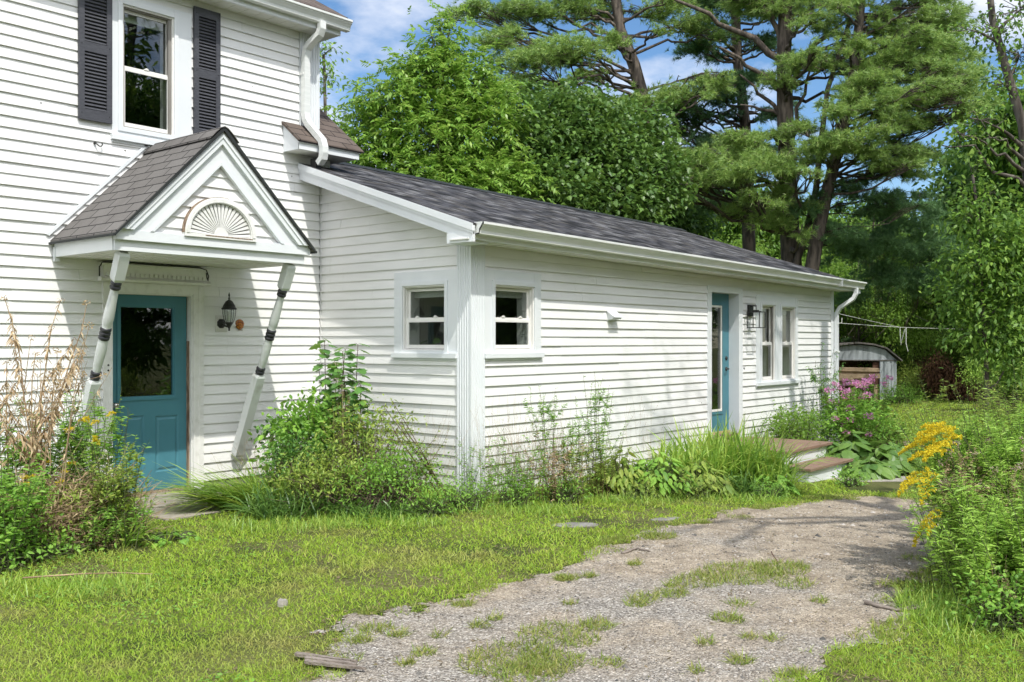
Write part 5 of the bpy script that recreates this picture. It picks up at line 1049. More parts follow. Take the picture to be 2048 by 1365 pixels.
def bush(name, label, c, R, nclus, nleaf, leaf, mat, outline=None, cat='shrub', stem='twig', up=.2, group=None, shell=.45, clus=.12, bend=.3, base=None):
    """a leafy mound: leaf clusters spread through an ellipsoid"""
    c = np.asarray(c, float); b = np.array([c[0], c[1], gz(c[0], c[1])]) if base is None else np.asarray(base); root = empty(name, b); tag(root, label, cat, group)
    d = rnd3(nclus); d[:, 2] = np.where(d[:, 2] < -.35, -d[:, 2], d[:, 2]); f = RNG.random(nclus) ** shell
    lump = .75 + .5 * (np.sin(d[:, 0] * 5 + c[0]) * np.cos(d[:, 1] * 4 + d[:, 2] * 5) * .5 + .5); C_ = c + d * np.asarray(R) * (f * lump)[:, None]; C_[:, 2] = np.maximum(C_[:, 2], b[2] + .04)
    va = VA(); B = np.tile(b, (nclus, 1)) + RNG.normal(size=(nclus, 3)) * np.array([R[0] * .3, R[1] * .3, 0]); sel = RNG.random(nclus) < min(1, 90 / nclus); tubes(va, curve_stems(B[sel], C_[sel], 6, .1, .01), .006, .002); va.build('stem', MT[stem], root, origin=b)
    q = np.repeat(C_, nleaf, 0); dd = np.repeat(d, nleaf, 0); N_ = len(q); q = q + RNG.normal(size=(N_, 3)) * clus * .55
    Dd = unit(dd * .6 + RNG.normal(size=(N_, 3)) * .7 + np.array([0, 0, up])); va = VA(); sc = RNG.uniform(.55, 1.15, N_)
    if outline: cards(va, q, Dd, hside(Dd, .45), leaf[0] * sc, outline, bend=bend)
    else: strips(va, q, Dd, hside(Dd, .5), leaf[0] * sc, leaf[1] * sc, LEAF3, bend)
    va.build('foliage', G[mat], root, origin=b); return root
def heads(root, o0, pts, r, mat, name='flower_head', nn=14, squash=.7, flat=False):
    """fluffy heads made of many small petals"""
    if len(pts) > 1 and len(pts) <= 60:
        for p_ in pts: heads(root, o0, [p_], r * RNG.uniform(.8, 1.15), mat, name, nn, squash, flat)
        return
    va = VA(); pts = np.asarray(pts); q = np.repeat(pts, nn, 0); d = rnd3(len(q)); 
    if flat: d[:, 2] = np.abs(d[:, 2]) * .5
    q = q + d * (r * RNG.random(len(q))[:, None] ** .5) * np.array([1, 1, squash]); Dd = unit(d + .3 * rnd3(len(q))); strips(va, q, Dd, hside(Dd, 1.2), r * .55 * RNG.uniform(.6, 1.2, len(q)), r * .42, LEAF3, .0)
    return va.build(name, G[mat] if mat in G else MT[mat], root, origin=o0)
def plume(root, o0, starts, dirs, L, nb=12, fl=26, mat='yellow', name='flower_plume', sag=.5):
    for s, d in zip(starts, dirs):
        va = VA()
        s = np.asarray(s, float); d = np.asarray(d, float); d = d / np.linalg.norm(d); t = np.linspace(.05, 1, nb); ax = s + d * (L * t)[:, None] - ZUP * (sag * L * t * t)[:, None]
        side = np.cross(d, ZUP); sg = np.where(np.arange(nb) % 2, 1, -1)[:, None]; bd = unit(side * sg * .7 + d * .6 + ZUP * .45 + .25 * RNG.normal(size=(nb, 3))); bl = L * .50 * (1.1 - t)[:, None]
        u = RNG.random((nb, fl, 1)); q = ax[:, None] + bd[:, None] * (bl[:, None] * u) - ZUP * (bl[:, None] * u * u * .45); q = q.reshape(-1, 3) + RNG.normal(size=(nb * fl, 3)) * .0035
        dd = unit(RNG.normal(size=q.shape) + np.array([0, 0, .8])); strips(va, q, dd, hside(dd, 1.5), .0125, .0075, LEAF3, 0.0)
        va.build(name, G[mat], root, origin=o0)
def GP(px, D):                                            # ground place under a photo column at a distance
    p = at(px, 700, D); return p[0], p[1]
# --- mass at the left: dry thistles, weeds, fallen stems
x, y = GP(20, 7.3)
r, P, o0 = weed('thistle', 'tall dried brown thistle with fuzzy seed heads at the left edge', x, y, .30, 10, (1.1, 1.95), lean=(.06, -.02), spread=.12, leaves=70, leaf=(.085, .022), lm='dryleaf', sm='drystem', up=-.2, bend=.9, sr=.008, u0=.2)
br = []
tips = P[:, -1]; va = VA(); B = np.repeat(P[:, 4], 4, 0); T = B + RNG.normal(size=B.shape) * np.array([.16, .16, .1]) + np.array([.04, 0, .22]); Q = curve_stems(B, T, 5, .1, .01); tubes(va, Q, .003, .0015); va.build('side_branch', MT['drystem'], r, origin=o0)
hp_ = np.concatenate([tips, Q[:, -1][::2]]); heads(r, o0, hp_, .027, 'dryleaf', 'seed_head', 26)
x, y = GP(95, 7.1); r, P, o0 = weed('thistle', 'arching dried thistle stem with drooping seed heads over the white siding', x, y, .12, 5, (1.35, 1.75), lean=(.10, -.10), spread=.10, leaves=18, leaf=(.06, .014), lm='dryleaf', sm='drystem', up=-.3, bend=.9, sr=.005, droop=.12)
heads(r, o0, np.concatenate([P[:, -1], P[:, -2], P[:, 5] + .06]), .03, 'dryleaf', 'seed_head', 26)
for px, D, h, n, lab in ((60, 7.7, (.7, 1.15), 30, 'leafy green weeds behind the dried thistle'), (150, 7.9, (.75, 1.2), 28, 'tall leafy green weeds in front of the left porch post'), (205, 7.95, (.6, 1.25), 11, 'narrow branching weed beside the left edge of the front door'), (0, 6.6, (.5, .8), 26, 'dark green weeds at the lower left corner')):
    x, y = GP(px, D); weed('weed', lab, x, y, .26, n, h, spread=.16, leaves=44, leaf=(.10, .027), lm='weed', up=.5, sr=.004)
x, y = GP(165, 7.5); r, P, o0 = weed('goldenrod', 'small yellow goldenrod among the weeds left of the front door', x, y, .14, 7, (.72, .98), spread=.12, leaves=26, leaf=(.06, .012), lm='rod')
plume(r, o0, P[:, -1], [(.4 * math.cos(i), .4 * math.sin(i), .5) for i in range(7)], .11, 8, 16)
x, y = GP(95, 7.2); r, P, o0 = weed('goldenrod', 'low faded goldenrod in front of the dried thistle', x, y, .2, 8, (.4, .62), spread=.16, leaves=20, leaf=(.05, .01), lm='weedy')
plume(r, o0, P[:, -1], [(.4 * math.cos(i), .4 * math.sin(i), .4) for i in range(8)], .08, 7, 14)
for px, D, w, n, lab in ((90, 7.3, .55, 900, 'heap of tan dry stems in front of the left weeds'), (180, 7.4, .40, 600, 'dry matted stems beside the stoop'), (0, 7.0, .45, 600, 'dry matted stems at the left edge of the photo')):
    x, y = GP(px, D); root = empty('dry_brush', (x, y, gz(x, y))); tag(root, lab, 'dry brush'); o0 = (x, y, gz(x, y))
    a = RNG.random(n) * 6.28; rr = w * np.sqrt(RNG.random(n)); B = np.stack([x + rr * np.cos(a), y + rr * np.sin(a) * .6, .02 + .58 * RNG.random(n) ** 1.3 * (1 - rr / w * .5)], -1)
    d = unit(np.stack([RNG.normal(size=n) + .5, RNG.normal(size=n) * .5, RNG.normal(size=n) * .35 + .25], -1)); T = B + d * RNG.uniform(.12, .38, (n, 1)); T[:, 2] = np.maximum(T[:, 2], .01)
    va = VA(); tubes(va, curve_stems(B, T, 4, -.2, .01), .0032, .0016, sides=3); va.build('dry_stem', MT['drystem'], root, origin=o0)
    q = np.repeat(B, 3, 0) + RNG.normal(size=(n * 3, 3)) * .05; q[:, 2] = np.maximum(q[:, 2], .01); dd = rnd3(n * 3); va = VA(); strips(va, q, dd, hside(dd, 1), .05, .012, LEAF3, .6); va.build('foliage', G['dryleaf'], root, origin=o0)
    va = VA(); q = np.stack([x + w * RNG.normal(size=n * 2) * .5, y + w * RNG.normal(size=n * 2) * .35, .45 * RNG.random(n * 2)], -1); dd = unit(rnd3(n * 2) + np.array([0, 0, .6])); strips(va, q, dd, hside(dd, .6), .07, .018, LEAF3, .4); va.build('green_leaf', G['weedy'], root, origin=o0)
x, y = GP(60, 6.8); bush('weed_patch', 'low round leafed weeds at the lawn edge on the far left', (x, y, .06), (.45, .25, .09), 110, 6, (.045, .03), 'weed', OVAL, 'weeds', 'greenstem')
x, y = GP(-10, 6.5); bush('weed_patch', 'dark low weeds in the bottom left corner of the bed', (x, y, .10), (.3, .3, .14), 90, 6, (.05, .03), 'weed', OVAL, 'weeds', 'greenstem')
x, y = GP(245, 7.35); r, P, o0 = weed('weed', 'bright green bushy weed standing before the teal front door', x, y, .13, 13, (.55, .92), spread=.13, leaves=60, leaf=(.075, .022), lm='weedy', up=.7, sr=.004, u0=.08)
x, y = GP(232, 7.2); weed('weed', 'dark green feathery weed at the foot of the bushy weed', x, y, .2, 18, (.18, .42), spread=.3, leaves=30, leaf=(.06, .014), lm='weed', up=.3)
x, y = GP(262, 7.3); blades('daylily', 'yellowing daylily blades arching over the stoop', x, y, .10, 26, (.35, .62), .018, 'lily', 1.0, lean=(.5, -.25), cat='daylily')
x, y = GP(335, 7.5); hosta('ground_ivy', 'small ivy like leaves creeping along the front of the stoop', x, y, .26, 60, .06, 'weed', .07, outline=MAPLE)
# --- between the front door and the wing
x, y = GP(500, 9.0)
blades('ornamental_grass', 'long green blades swept left across the stoop beside the front door', x, y, .30, 520, (.55, .95), .013, 'lily', .75, lean=(-1.15, .55), flat=.6, spread=.30)
x, y = GP(560, 9.3); blades('ornamental_grass', 'upright bent grass behind the swept blades below the right porch post', x, y, .34, 480, (.35, .75), .010, 'lily', .8, lean=(-.25, .1), spread=.5)
x, y = GP(520, 9.4); r, P, o0 = weed('grass_seed_stems', 'thin reddish seeding grass stems below the right porch post', x, y, .3, 34, (.35, .68), spread=.3, leaves=12, leaf=(.03, .004), lm='dryleaf', sm='drystem', sr=.0016, u0=.6)
x, y = GP(590, 8.7); blades('ornamental_grass', 'dark green grass clump at the lawn edge between door and wing', x, y, .42, 620, (.28, .60), .013, 'liladark', 1.0, spread=.7)
x, y = GP(760, 8.6); blades('ornamental_grass', 'low dark blades under the wild shrub near the wing wall', x, y, .35, 320, (.2, .42), .012, 'liladark', 1.1, spread=.8)
def sapling(label, px, D, H, n, Lf, lean=(0, 0), sp=.05, rad=.05, leaves=26):
    x, y = GP(px, D); root = empty('maple_sapling', (x, y, gz(x, y))); tag(root, label, 'sapling'); o0 = (x, y, gz(x, y))
    B = np.stack([x + RNG.normal(size=n) * rad, y + RNG.normal(size=n) * rad, np.full(n, o0[2])], -1); T = B + np.stack([lean[0] * H + RNG.normal(size=n) * sp * 3, lean[1] * H + RNG.normal(size=n) * sp * 3, H * RNG.uniform(.72, 1.0, n)], -1); T[0, :2] = B[0, :2] + np.array(lean) * H; T[0, 2] = H + o0[2]
    P = curve_stems(B, T, 9, .0, .012); va = VA(); tubes(va, P, .008, .003, sides=5); va.build('stem', MT['redstem'], root, origin=o0)
    u = np.repeat(np.linspace(.3, 1, leaves // 2)[None], n, 0); u = np.concatenate([u, u], 1); pos, dr = sample(P, u); az = (np.arange(leaves // 2) * 1.57)[None] + RNG.normal(size=(n, leaves // 2)) * .3; az = np.concatenate([az, az + np.pi], 1).reshape(-1)
    pos = pos.reshape(-1, 3); o = np.stack([np.cos(az), np.sin(az), np.full(len(az), .25)], -1); pl_ = .07 * (1.25 - u.reshape(-1))[:, None] + .02; tipp = pos + o * pl_
    va = VA(); tubes(va, np.stack([pos, (pos + tipp) / 2 + ZUP * .008, tipp], 1), .0018, .0014, sides=3); va.build('leaf_stalk', MT['redstem'], root, origin=o0)
    Dd = unit(o * np.array([1, 1, -.5]) + .2 * rnd3(len(o))); va = VA(); cards(va, tipp, Dd, hside(Dd, .25), Lf * (1.2 - .45 * u.reshape(-1)) * RNG.uniform(.75, 1.1, len(o)), MAPLE, cup=.15, bend=.25); va.build('foliage', G['sapling'], root, origin=o0)
sapling('left taller maple leaved sapling in the inner corner of the house', 645, 10.0, 1.56, 3, .155, lean=(-.03, .0), sp=.04, leaves=44)
sapling('right maple leaved sapling leaning toward the wing side window', 715, 9.6, 1.52, 3, .15, lean=(.03, -.03), sp=.05, leaves=36)
sapling('maple leaved sapling with bare tip standing between its two neighbours', 682, 9.9, 1.15, 2, .13, lean=(-.02, .03), sp=.05, leaves=24)
x, y = GP(625, 9.7); r = bush('wild_shrub', 'broad leaved green shrub at the foot of the saplings', (x, y, .55), (.55, .35, .45), 210, 7, (.085, .05), 'weed', OVAL)
x, y = GP(570, 9.9); bush('wild_shrub', 'rounded leaf shrub reaching left over the seeding grass', (x, y, .60), (.35, .2, .22), 60, 6, (.075, .05), 'sapling', OVAL, shell=.7)
x, y = GP(735, 9.3); bush('wild_shrub', 'yellow green shrub below the side window', (x, y, .55), (.60, .35, .38), 200, 8, (.055, .022), 'weedy', clus=.14)
x, y = GP(655, 8.8); bush('wild_shrub', 'pale small leaved shrub spilling onto the lawn before the saplings', (x, y, .25), (.60, .35, .27), 300, 9, (.048, .020), 'weedy', clus=.12)
x, y = GP(790, 8.9); bush('wild_shrub', 'small leaved green shrub against the wing side wall', (x, y, .26), (.62, .35, .28), 300, 9, (.045, .020), 'weed', clus=.12)
x, y = GP(600, 9.3); bush('wild_shrub', 'dense dark leaves in the inner corner bed', (x, y, .35), (.5, .35, .32), 200, 8, (.05, .028), 'sapling', OVAL)
x, y = GP(690, 9.5); weed('dead_weed', 'brown dead weed stems between the saplings', x, y, .10, 16, (.7, 1.15), spread=.07, leaves=34, leaf=(.03, .012), lm='dryleaf', sm='drystem', sr=.003)
x, y = GP(700, 9.4); r, P, o0 = weed('faded_flower_weed', 'weed with faded pink brown seed heads beside the saplings', x, y, .10, 7, (1.05, 1.36), spread=.06, leaves=10, leaf=(.04, .012), lm='weed', sm='redstem'); heads(r, o0, P[:, -1], .025, 'pinkdull')
x, y = GP(905, 9.0); r, P, o0 = weed('bramble', 'yellowing bramble cane arching left along the wing side wall', x, y, .05, 6, (.75, 1.0), lean=(-.42, .50), spread=.07, leaves=34, leaf=(.05, .026), lm='weedy', sm='redstem', sr=.005, outline=OVAL)
x, y = GP(800, 9.2); r, P, o0 = weed('grass_seed_stems', 'airy thin dry seed stems before the wing side wall', x, y, .45, 46, (.5, 1.05), spread=.2, leaves=26, leaf=(.016, .005), lm='dryleaf', sm='drystem', sr=.0012, u0=.5)
# --- in front of the wing wall
def aster(label, px, D, H, n, rad=.10, lv=60, lm='weed', spread=.08): x, y = GP(px, D); return weed('aster', label, x, y, rad, n, H, spread=spread, leaves=int(lv * 1.7), leaf=(.062, .012), lm=lm, sm='redstem', sr=.003, up=.6, taper=.4, cat='weed')
aster('tall slender green weed just right of the corner window', 1092, 9.7, (.9, 1.22), 7, .08, 70); 
aster('tallest bushy green weed against the wing wall', 1180, 10.0, (.95, 1.30), 11, .14, 70)
aster('wispy green weed left of the bushy weed', 1140, 9.8, (.5, .95), 7, .12, 50)
aster('yellowing weed at the foot of the bushy weed', 1200, 9.9, (.3, .8), 12, .22, 50, 'weedy', .15)
for px, D, n, lab in ((1000, 9.5, 30, 'airy dry seed stems at the fluted corner post'), (1060, 9.6, 34, 'airy dry seed stems below the corner window'), (1130, 9.9, 24, 'thin seed stems among the tall weeds'), (1290, 10.6, 12, 'sparse thin stems before the middle of the wing wall')):
    x, y = GP(px, D); weed('grass_seed_stems', lab, x, y, .22, n, (.55, 1.12), spread=.10, leaves=30, leaf=(.014, .005), lm='dryleaf', sm='drystem', sr=.0012, u0=.55)
for px, D, n, lab, lm in ((985, 9.3, 16, 'low green weeds wrapping the foot of the corner post', 'weed'), (1050, 9.4, 18, 'reddish stemmed weeds below the corner window', 'weed'), (1110, 9.5, 16, 'curled dry leaved weeds below the wing wall', 'dryleaf'), (1160, 9.7, 18, 'mixed weeds at the foot of the wing wall', 'weedy')):
    x, y = GP(px, D); weed('weed', lab, x, y, .30, int(n * 1.7), (.25, .75), spread=.14, leaves=40, leaf=(.046, .014), lm=lm, sm='redstem', sr=.0025)
for px, D, w, lab in ((930, 8.9, .4, 'rough low weeds at the lawn edge by the corner post'), (1030, 9.1, .35, 'rough low weeds at the lawn edge below the corner window'), (1130, 9.4, .35, 'low green weeds beside the half sunk stone'), (860, 8.6, .35, 'low tangled weeds where the lawn meets the side bed')):
    x, y = GP(px, D); bush('weed_patch', lab, (x, y, .08), (w, .25, .14), 110, 8, (.038, .016), 'weed', cat='weeds', stem='greenstem')
for px, D, n, r_, L_, mat, ar, lab in ((1270, 10.4, 300, .30, (.3, .55), 'lily', 1.0, 'lily blades at the left end of the leafy bed'), (1375, 10.8, 420, .40, (.60, 1.0), 'lily', .95, 'daylily clump below the wing wall left of the wing door'), (1440, 11.2, 520, .42, (.80, 1.28), 'lily', .85, 'tall bright daylily clump before the wing door'), (1500, 11.3, 460, .38, (.75, 1.2), 'lily', .9, 'daylily clump arching toward the steps'), (1545, 10.9, 200, .22, (.45, .8), 'lily', 1.2, 'drooping daylily blades at the left side of the steps'), (1460, 10.6, 260, .35, (.25, .5), 'liladark', 1.1, 'dark low daylily blades at the front of the bed')):
    x, y = GP(px, D); blades('daylily', lab, x, y, r_, n, L_, .020, mat, ar, cat='daylily', spread=.42)
for px, D, n, r_, lf, h, lab in ((1245, 10.2, 190, .40, .12, .40, 'broad leaved hosta at the left of the leafy bed'), (1315, 10.2, 210, .40, .12, .42, 'broad leaved hosta in the middle of the leafy bed'), (1390, 10.4, 190, .40, .115, .36, 'hosta below the daylilies'), (1545, 10.7, 40, .22, .15, .25, 'hosta leaves against the side of the steps')):
    x, y = GP(px, D); hosta('hosta', lab, x, y, r_, n, lf, 'weedy' if n == 190 else 'weed', h, outline=OVAL)
for px, D, lab in ((1290, 9.9, 'low weeds along the lawn side of the leafy bed'), (1400, 10.1, 'grassy weeds under the daylily clumps')):
    x, y = GP(px, D); bush('weed_patch', lab, (x, y, gz(x, y) + .07), (.5, .25, .13), 130, 8, (.045, .014), 'weedy', cat='weeds', stem='greenstem')
for px, D, lab in ((1540, 10.3, 'ivy like weeds at the left corner of the lower step'), (1700, 11.8, 'low weeds at the right foot of the steps')):
    x, y = GP(px, D); bush('weed_patch', lab, (x, y, gz(x, y) + .05), (.28, .2, .09), 70, 7, (.04, .024), 'weed', OVAL, cat='weeds', stem='greenstem')
# --- right of the steps
x, y = GP(1640, 15.6); weed('weed', 'tall slender leafy stem climbing the far corner of the wing', x, y, .16, 8, (1.3, 1.95), spread=.06, leaves=60, leaf=(.11, .026), lm='sapling', sm='greenstem', bend=.8, sr=.005)
x, y = GP(1610, 15.2); weed('weed', 'leafy weeds below the paired window', x, y, .35, 22, (.5, 1.05), spread=.15, leaves=46, leaf=(.09, .024), lm='weed', bend=.6, sr=.004)
x, y = GP(1560, 13.9); blades('long_grass', 'fine grass at the wall behind the steps', x, y, .35, 200, (.15, .4), .008, 'lily', .8)
x, y = GP(1590, 14.3); bush('wild_shrub', 'light green low shrub between the steps and the wall', (x, y, .12), (.55, .4, .42), 260, 8, (.06, .04), 'bright', OVAL)
def phlox(label, px, D, rad, n, H): 
    x, y = GP(px, D); r, P, o0 = weed('phlox', label, x, y, rad, n, H, spread=.12, leaves=40, leaf=(.10, .024), lm='weed', sm='redstem', sr=.004, taper=.2, cat='phlox'); sel = P[::2, -1]
    heads(r, o0, sel, .060, 'pink', 'flower_head', 44, .6); return r
phlox('pink phlox in bloom beside the far downspout', 1690, 15.2, .28, 26, (.85, 1.22)); phlox('taller pink phlox in bloom before the lumber stack', 1738, 15.6, .28, 24, (.9, 1.30)); phlox('low pink phlox in bloom above the large hosta', 1720, 14.6, .30, 16, (.45, .85))
x, y = GP(1725, 15.0); bush('wild_shrub', 'dense dark foliage under the pink phlox', (x, y, .10), (.9, .5, .55), 420, 8, (.065, .03), 'weed', OVAL)
x, y = GP(1775, 15.5); bush('wild_shrub', 'grey green foliage right of the phlox', (x, y, .0), (.5, .4, .40), 200, 8, (.06, .02), 'rod')
for px, D, n, r_, lf, h, lab in ((1700, 13.4, 75, .38, .25, .52, 'largest pale leaved hosta right of the steps'), (1765, 13.2, 110, .42, .19, .42, 'dark hosta at the right end of the bed'), (1660, 13.5, 60, .35, .19, .38, 'hosta next to the upper step'), (1800, 13.8, 80, .35, .16, .36, 'small dark hosta at the far right of the bed'), (1735, 12.8, 80, .35, .16, .26, 'low hosta nearest the grass path')):
    x, y = GP(px, D); hosta('hosta', lab, x, y, r_, n, lf, 'hosta', h)
x, y = GP(1640, 13.2); bush('weed_patch', 'fine dark grass between steps and hostas', (x, y, gz(x, y) + .1), (.3, .25, .2), 120, 8, (.07, .008), 'weed', cat='weeds', stem='greenstem')
# --- the tall goldenrod stand at the right
def rod(label, px, D, rad, n, H, lean=(-.12, 0), lv=130, lm='rod', sp=.14, leaf=(.080, .0115)): x, y = GP(px, D); return weed('goldenrod', label, x, y, rad, n, H, lean=lean, spread=sp, leaves=lv, leaf=leaf, lm=lm, sm='greenstem', sr=.003, up=.55, taper=.35, cat='goldenrod', u0=.05)
r1_, P1_, o1_ = rod('large goldenrod stand leaning over the drive with bright yellow plumes', 2010, 6.5, .40, 110, (.65, 1.15), lean=(-.10, .22))
r2_, P2_, o2_ = rod('tall thin goldenrod rising at the right edge of the photo', 2085, 7.4, .5, 80, (.95, 1.45), lean=(-.08, .08), lm='weedy')
rod('low green goldenrod mass beside the drive', 1990, 5.9, .33, 80, (.30, .72), sp=.2, lv=60)
rod('dense goldenrod growth at the lower right edge', 2060, 5.6, .5, 90, (.35, .85), sp=.2, lv=70, lean=(-.05, .05))
rod('goldenrod growth far right behind the yellow plumes', 2120, 6.8, .6, 90, (.8, 1.25), sp=.14)
rod('ragged goldenrod between the plumes and the far lawn', 2030, 8.6, .40, 50, (.6, .95), sp=.14, lm='weedy', lv=60)
def arch_plumes(root, o0, tips, L=.26, up=.2, nm='flower_plume'):
    B = np.array([at(1985 + 12 * i, 1120, 6.3) for i in range(len(tips))]); B[:, 2] = 0.05; T = np.array(tips); P = curve_stems(B, T, 7, .15, .0); va = VA(); tubes(va, P, .004, .002); va.build('plume_stem', MT['greenstem'], root, origin=o0)
    return P
tips = [at(px, py, D) for px, py, D in ((1905, 862, 6.3), (1880, 880, 6.3), (1895, 905, 6.25), (1920, 858, 6.4), (1885, 850, 6.35), (1900, 890, 6.2), (1925, 875, 6.3), (1870, 962, 6.0), (1850, 965, 6.0), (1878, 950, 6.1), (1868, 1020, 5.8), (1860, 1038, 5.8))]
arch_plumes(r1_, o1_, tips); lt = -RT
dirs = [lt * .8 + np.array([0, 0, .05]) + FW * RNG.normal() * .4 + np.array([0, 0, .12 * RNG.normal()]) for _ in tips]
plume(r1_, o1_, tips[:7], dirs[:7], .24, 18, 50, sag=.35); plume(r1_, o1_, tips[7:10], dirs[7:10], .22, 15, 38, sag=.5, name='flower_plume'); plume(r1_, o1_, tips[10:], [d * .5 - ZUP * .6 for d in dirs[10:]], .15, 12, 34, sag=.3)
x, y = GP(1995, 6.2); r, P, o0 = weed('dry_weed', 'dry grey brown seeding weed tangled in the goldenrod', x, y, .30, 40, (.75, 1.0), lean=(0, .05), spread=.22, leaves=60, leaf=(.035, .010), lm='dryleaf', sm='drystem', sr=.002, droop=.25, cat='weed'); heads(r, o0, P[:, -1], .022, 'pinkdull', 'seed_head', 18)
x, y = GP(2035, 5.3); weed('dry_weed', 'dry tufts at the lower right foot of the goldenrod', x, y, .16, 40, (.15, .38), spread=.35, leaves=26, leaf=(.03, .008), lm='dryleaf', sm='drystem', sr=.002, cat='weed')
x, y = GP(2010, 5.25); bush('weed_patch', 'round leafed weeds at the lower right lawn edge', (x, y, .10), (.35, .22, .14), 150, 6, (.04, .024), 'weed', OVAL, cat='weeds', stem='greenstem')
x, y = GP(1900, 5.6); blades('long_grass', 'long soft grass between the drive and the goldenrod', x, y, .40, 900, (.08, .22), .005, 'lily', .8, spread=.6, flat=.7)
x, y = GP(1960, 5.2); blades('long_grass', 'long grass below the goldenrod at the right', x, y, .40, 800, (.06, .18), .005, 'lily', .8, spread=.6)
# long grass along the beds
for px, D, w, n, lab in ((1010, 8.8, .7, 900, 'longer uncut grass along the foot of the corner post'), (1240, 9.6, .6, 700, 'longer uncut grass in front of the leafy bed'), (1450, 10.0, .7, 800, 'longer uncut grass in front of the daylilies'), (560, 8.0, .6, 600, 'uncut grass at the lawn edge before the stoop'), (760, 8.2, .6, 600, 'uncut grass before the wild shrubs'), (100, 6.0, .7, 800, 'uncut grass along the left weeds')):
    x, y = GP(px, D); blades('long_grass', lab, x, y, w, n, (.06, .19), .005, 'lily', .7, spread=.6, flat=.4, rz=YAW - math.pi / 2, cat='grass')
# ================================================================ trees
def limb_path(a, b, k=8, sag=.0, wob=.05, seed=0):
    rn = np.random.default_rng(seed); a = np.asarray(a, float); b = np.asarray(b, float); t = np.linspace(0, 1, k)[:, None]; P = a * (1 - t) + b * t; ln = np.linalg.norm(b - a)
    P = P + ZUP * sag * ln * (4 * t * (1 - t)) + rn.normal(size=(k, 3)) * wob * ln * .3 * np.sin(np.pi * t); return P
def one_tube(va, P, r0, r1, sides=8, m=0): tubes(va, np.asarray(P)[None], r0, r1, m, sides)
def interp(path, z):                                      # trunk place at a height
    path = np.asarray(path); i = np.clip(np.searchsorted(path[:, 2], z) - 1, 0, len(path) - 2); a, b = path[i], path[i + 1]; f = np.clip((z - a[2]) / (b[2] - a[2] + 1e-6), 0, 1); return a * (1 - f) + b * f
def broadleaf(name, label, trunk, r0, lumps, leaf, per_m3=26, nleaf=9, mat='ash', bark='bark', cat='tree', group=None, seed=1, outline=None, limbs=True, clus=.22, cap=1600, pinnate=0, shoots=()):
    rn = np.random.default_rng(seed); trunk = np.asarray(trunk, float); base = trunk[0].copy(); root = empty(name, base); tag(root, label, cat, group)
    va = VA(); one_tube(va, trunk, r0, r0 * .45, 10); C_ = []; dd = []
    for i, (c, R) in enumerate(lumps):
        c = np.asarray(c, float); R = np.asarray(R, float)
        if limbs:
            s = interp(trunk, max(base[2] + .25 * (trunk[-1, 2] - base[2]), min(trunk[-1, 2], c[2] - .5 * np.linalg.norm(c[:2] - trunk[-1, :2]) - R[2] * .4))); P = limb_path(s, c, 7, .06, .12, seed + i); one_tube(va, P, r0 * .35, r0 * .08, 6)
        n = int(min(cap, per_m3 * R[0] * R[1] * R[2] * 4.2)); d = unit(rn.normal(size=(n, 3))); f = rn.random(n) ** .42
        lob = .72 + .42 * (np.sin(d[:, 0] * 6 + i) * np.cos(d[:, 1] * 5 - i) * np.cos(d[:, 2] * 5 + 2 * i) * .5 + .5) + .22 * rn.random(n)
        q = c + d * R * (f * lob)[:, None]; C_.append(q); dd.append(d)
        if limbs:
            k = min(26, n); sel = rn.choice(n, k, False); mid = c + (q[sel] - c) * .15; tubes(va, np.stack([mid, (mid + q[sel]) / 2 + rn.normal(size=(k, 3)) * .06, q[sel]], 1), r0 * .09, r0 * .03, sides=3)
    va.build('trunk', MT[bark], root, True, base)
    if pinnate:                                           # drooping compound leaves, leaflets in pairs along each midrib
        C2 = np.concatenate(C_); D2 = np.concatenate(dd); C2 = np.repeat(C2, pinnate, 0); D2 = np.repeat(D2, pinnate, 0); n = len(C2); C2 = C2 + rn.normal(size=(n, 3)) * clus * .5
        fd = unit(D2 * .55 + rn.normal(size=(n, 3)) * .6 + np.array([0, 0, .15])); fl = leaf[0] * 2.6 * rn.uniform(.7, 1.15, n); sd = hside(fd, .45, rn); tt = np.array([.3, .3, .5, .5, .7, .7, .88, .88, .95]); sg = np.array([1, -1, 1, -1, 1, -1, 1, -1, 0])
        q = C2[:, None] + fd[:, None] * (fl[:, None] * tt)[..., None] - ZUP * (fl[:, None] * .45 * tt ** 2)[..., None]; ld = unit(fd[:, None] * .55 + sd[:, None] * sg[None, :, None] - ZUP * .25 + rn.normal(size=q.shape) * .12); q = q.reshape(-1, 3); ld = ld.reshape(-1, 3); nn_ = len(q)
        va = VA(); strips(va, q, ld, hside(ld, .35, rn), leaf[0] * rn.uniform(.75, 1.15, nn_), leaf[1] * rn.uniform(.8, 1.1, nn_), LEAF3, .25); va.build('crown', G[mat], root, origin=base); return root
    q = np.repeat(np.concatenate(C_), nleaf, 0); d = np.repeat(np.concatenate(dd), nleaf, 0); n = len(q); q = q + rn.normal(size=(n, 3)) * clus * .6
    Dd = unit(d * .5 + rn.normal(size=(n, 3)) * .65 + np.array([0, 0, -.15])); va = VA(); sc = rn.uniform(.6, 1.2, n)
    if outline: cards(va, q, Dd, hside(Dd, .45, rn), leaf[0] * sc, outline, bend=.25)
    else: strips(va, q, Dd, hside(Dd, .5, rn), leaf[0] * sc, leaf[1] * sc, LEAF3, .3)
    va.build('crown', G[mat], root, origin=base); return root
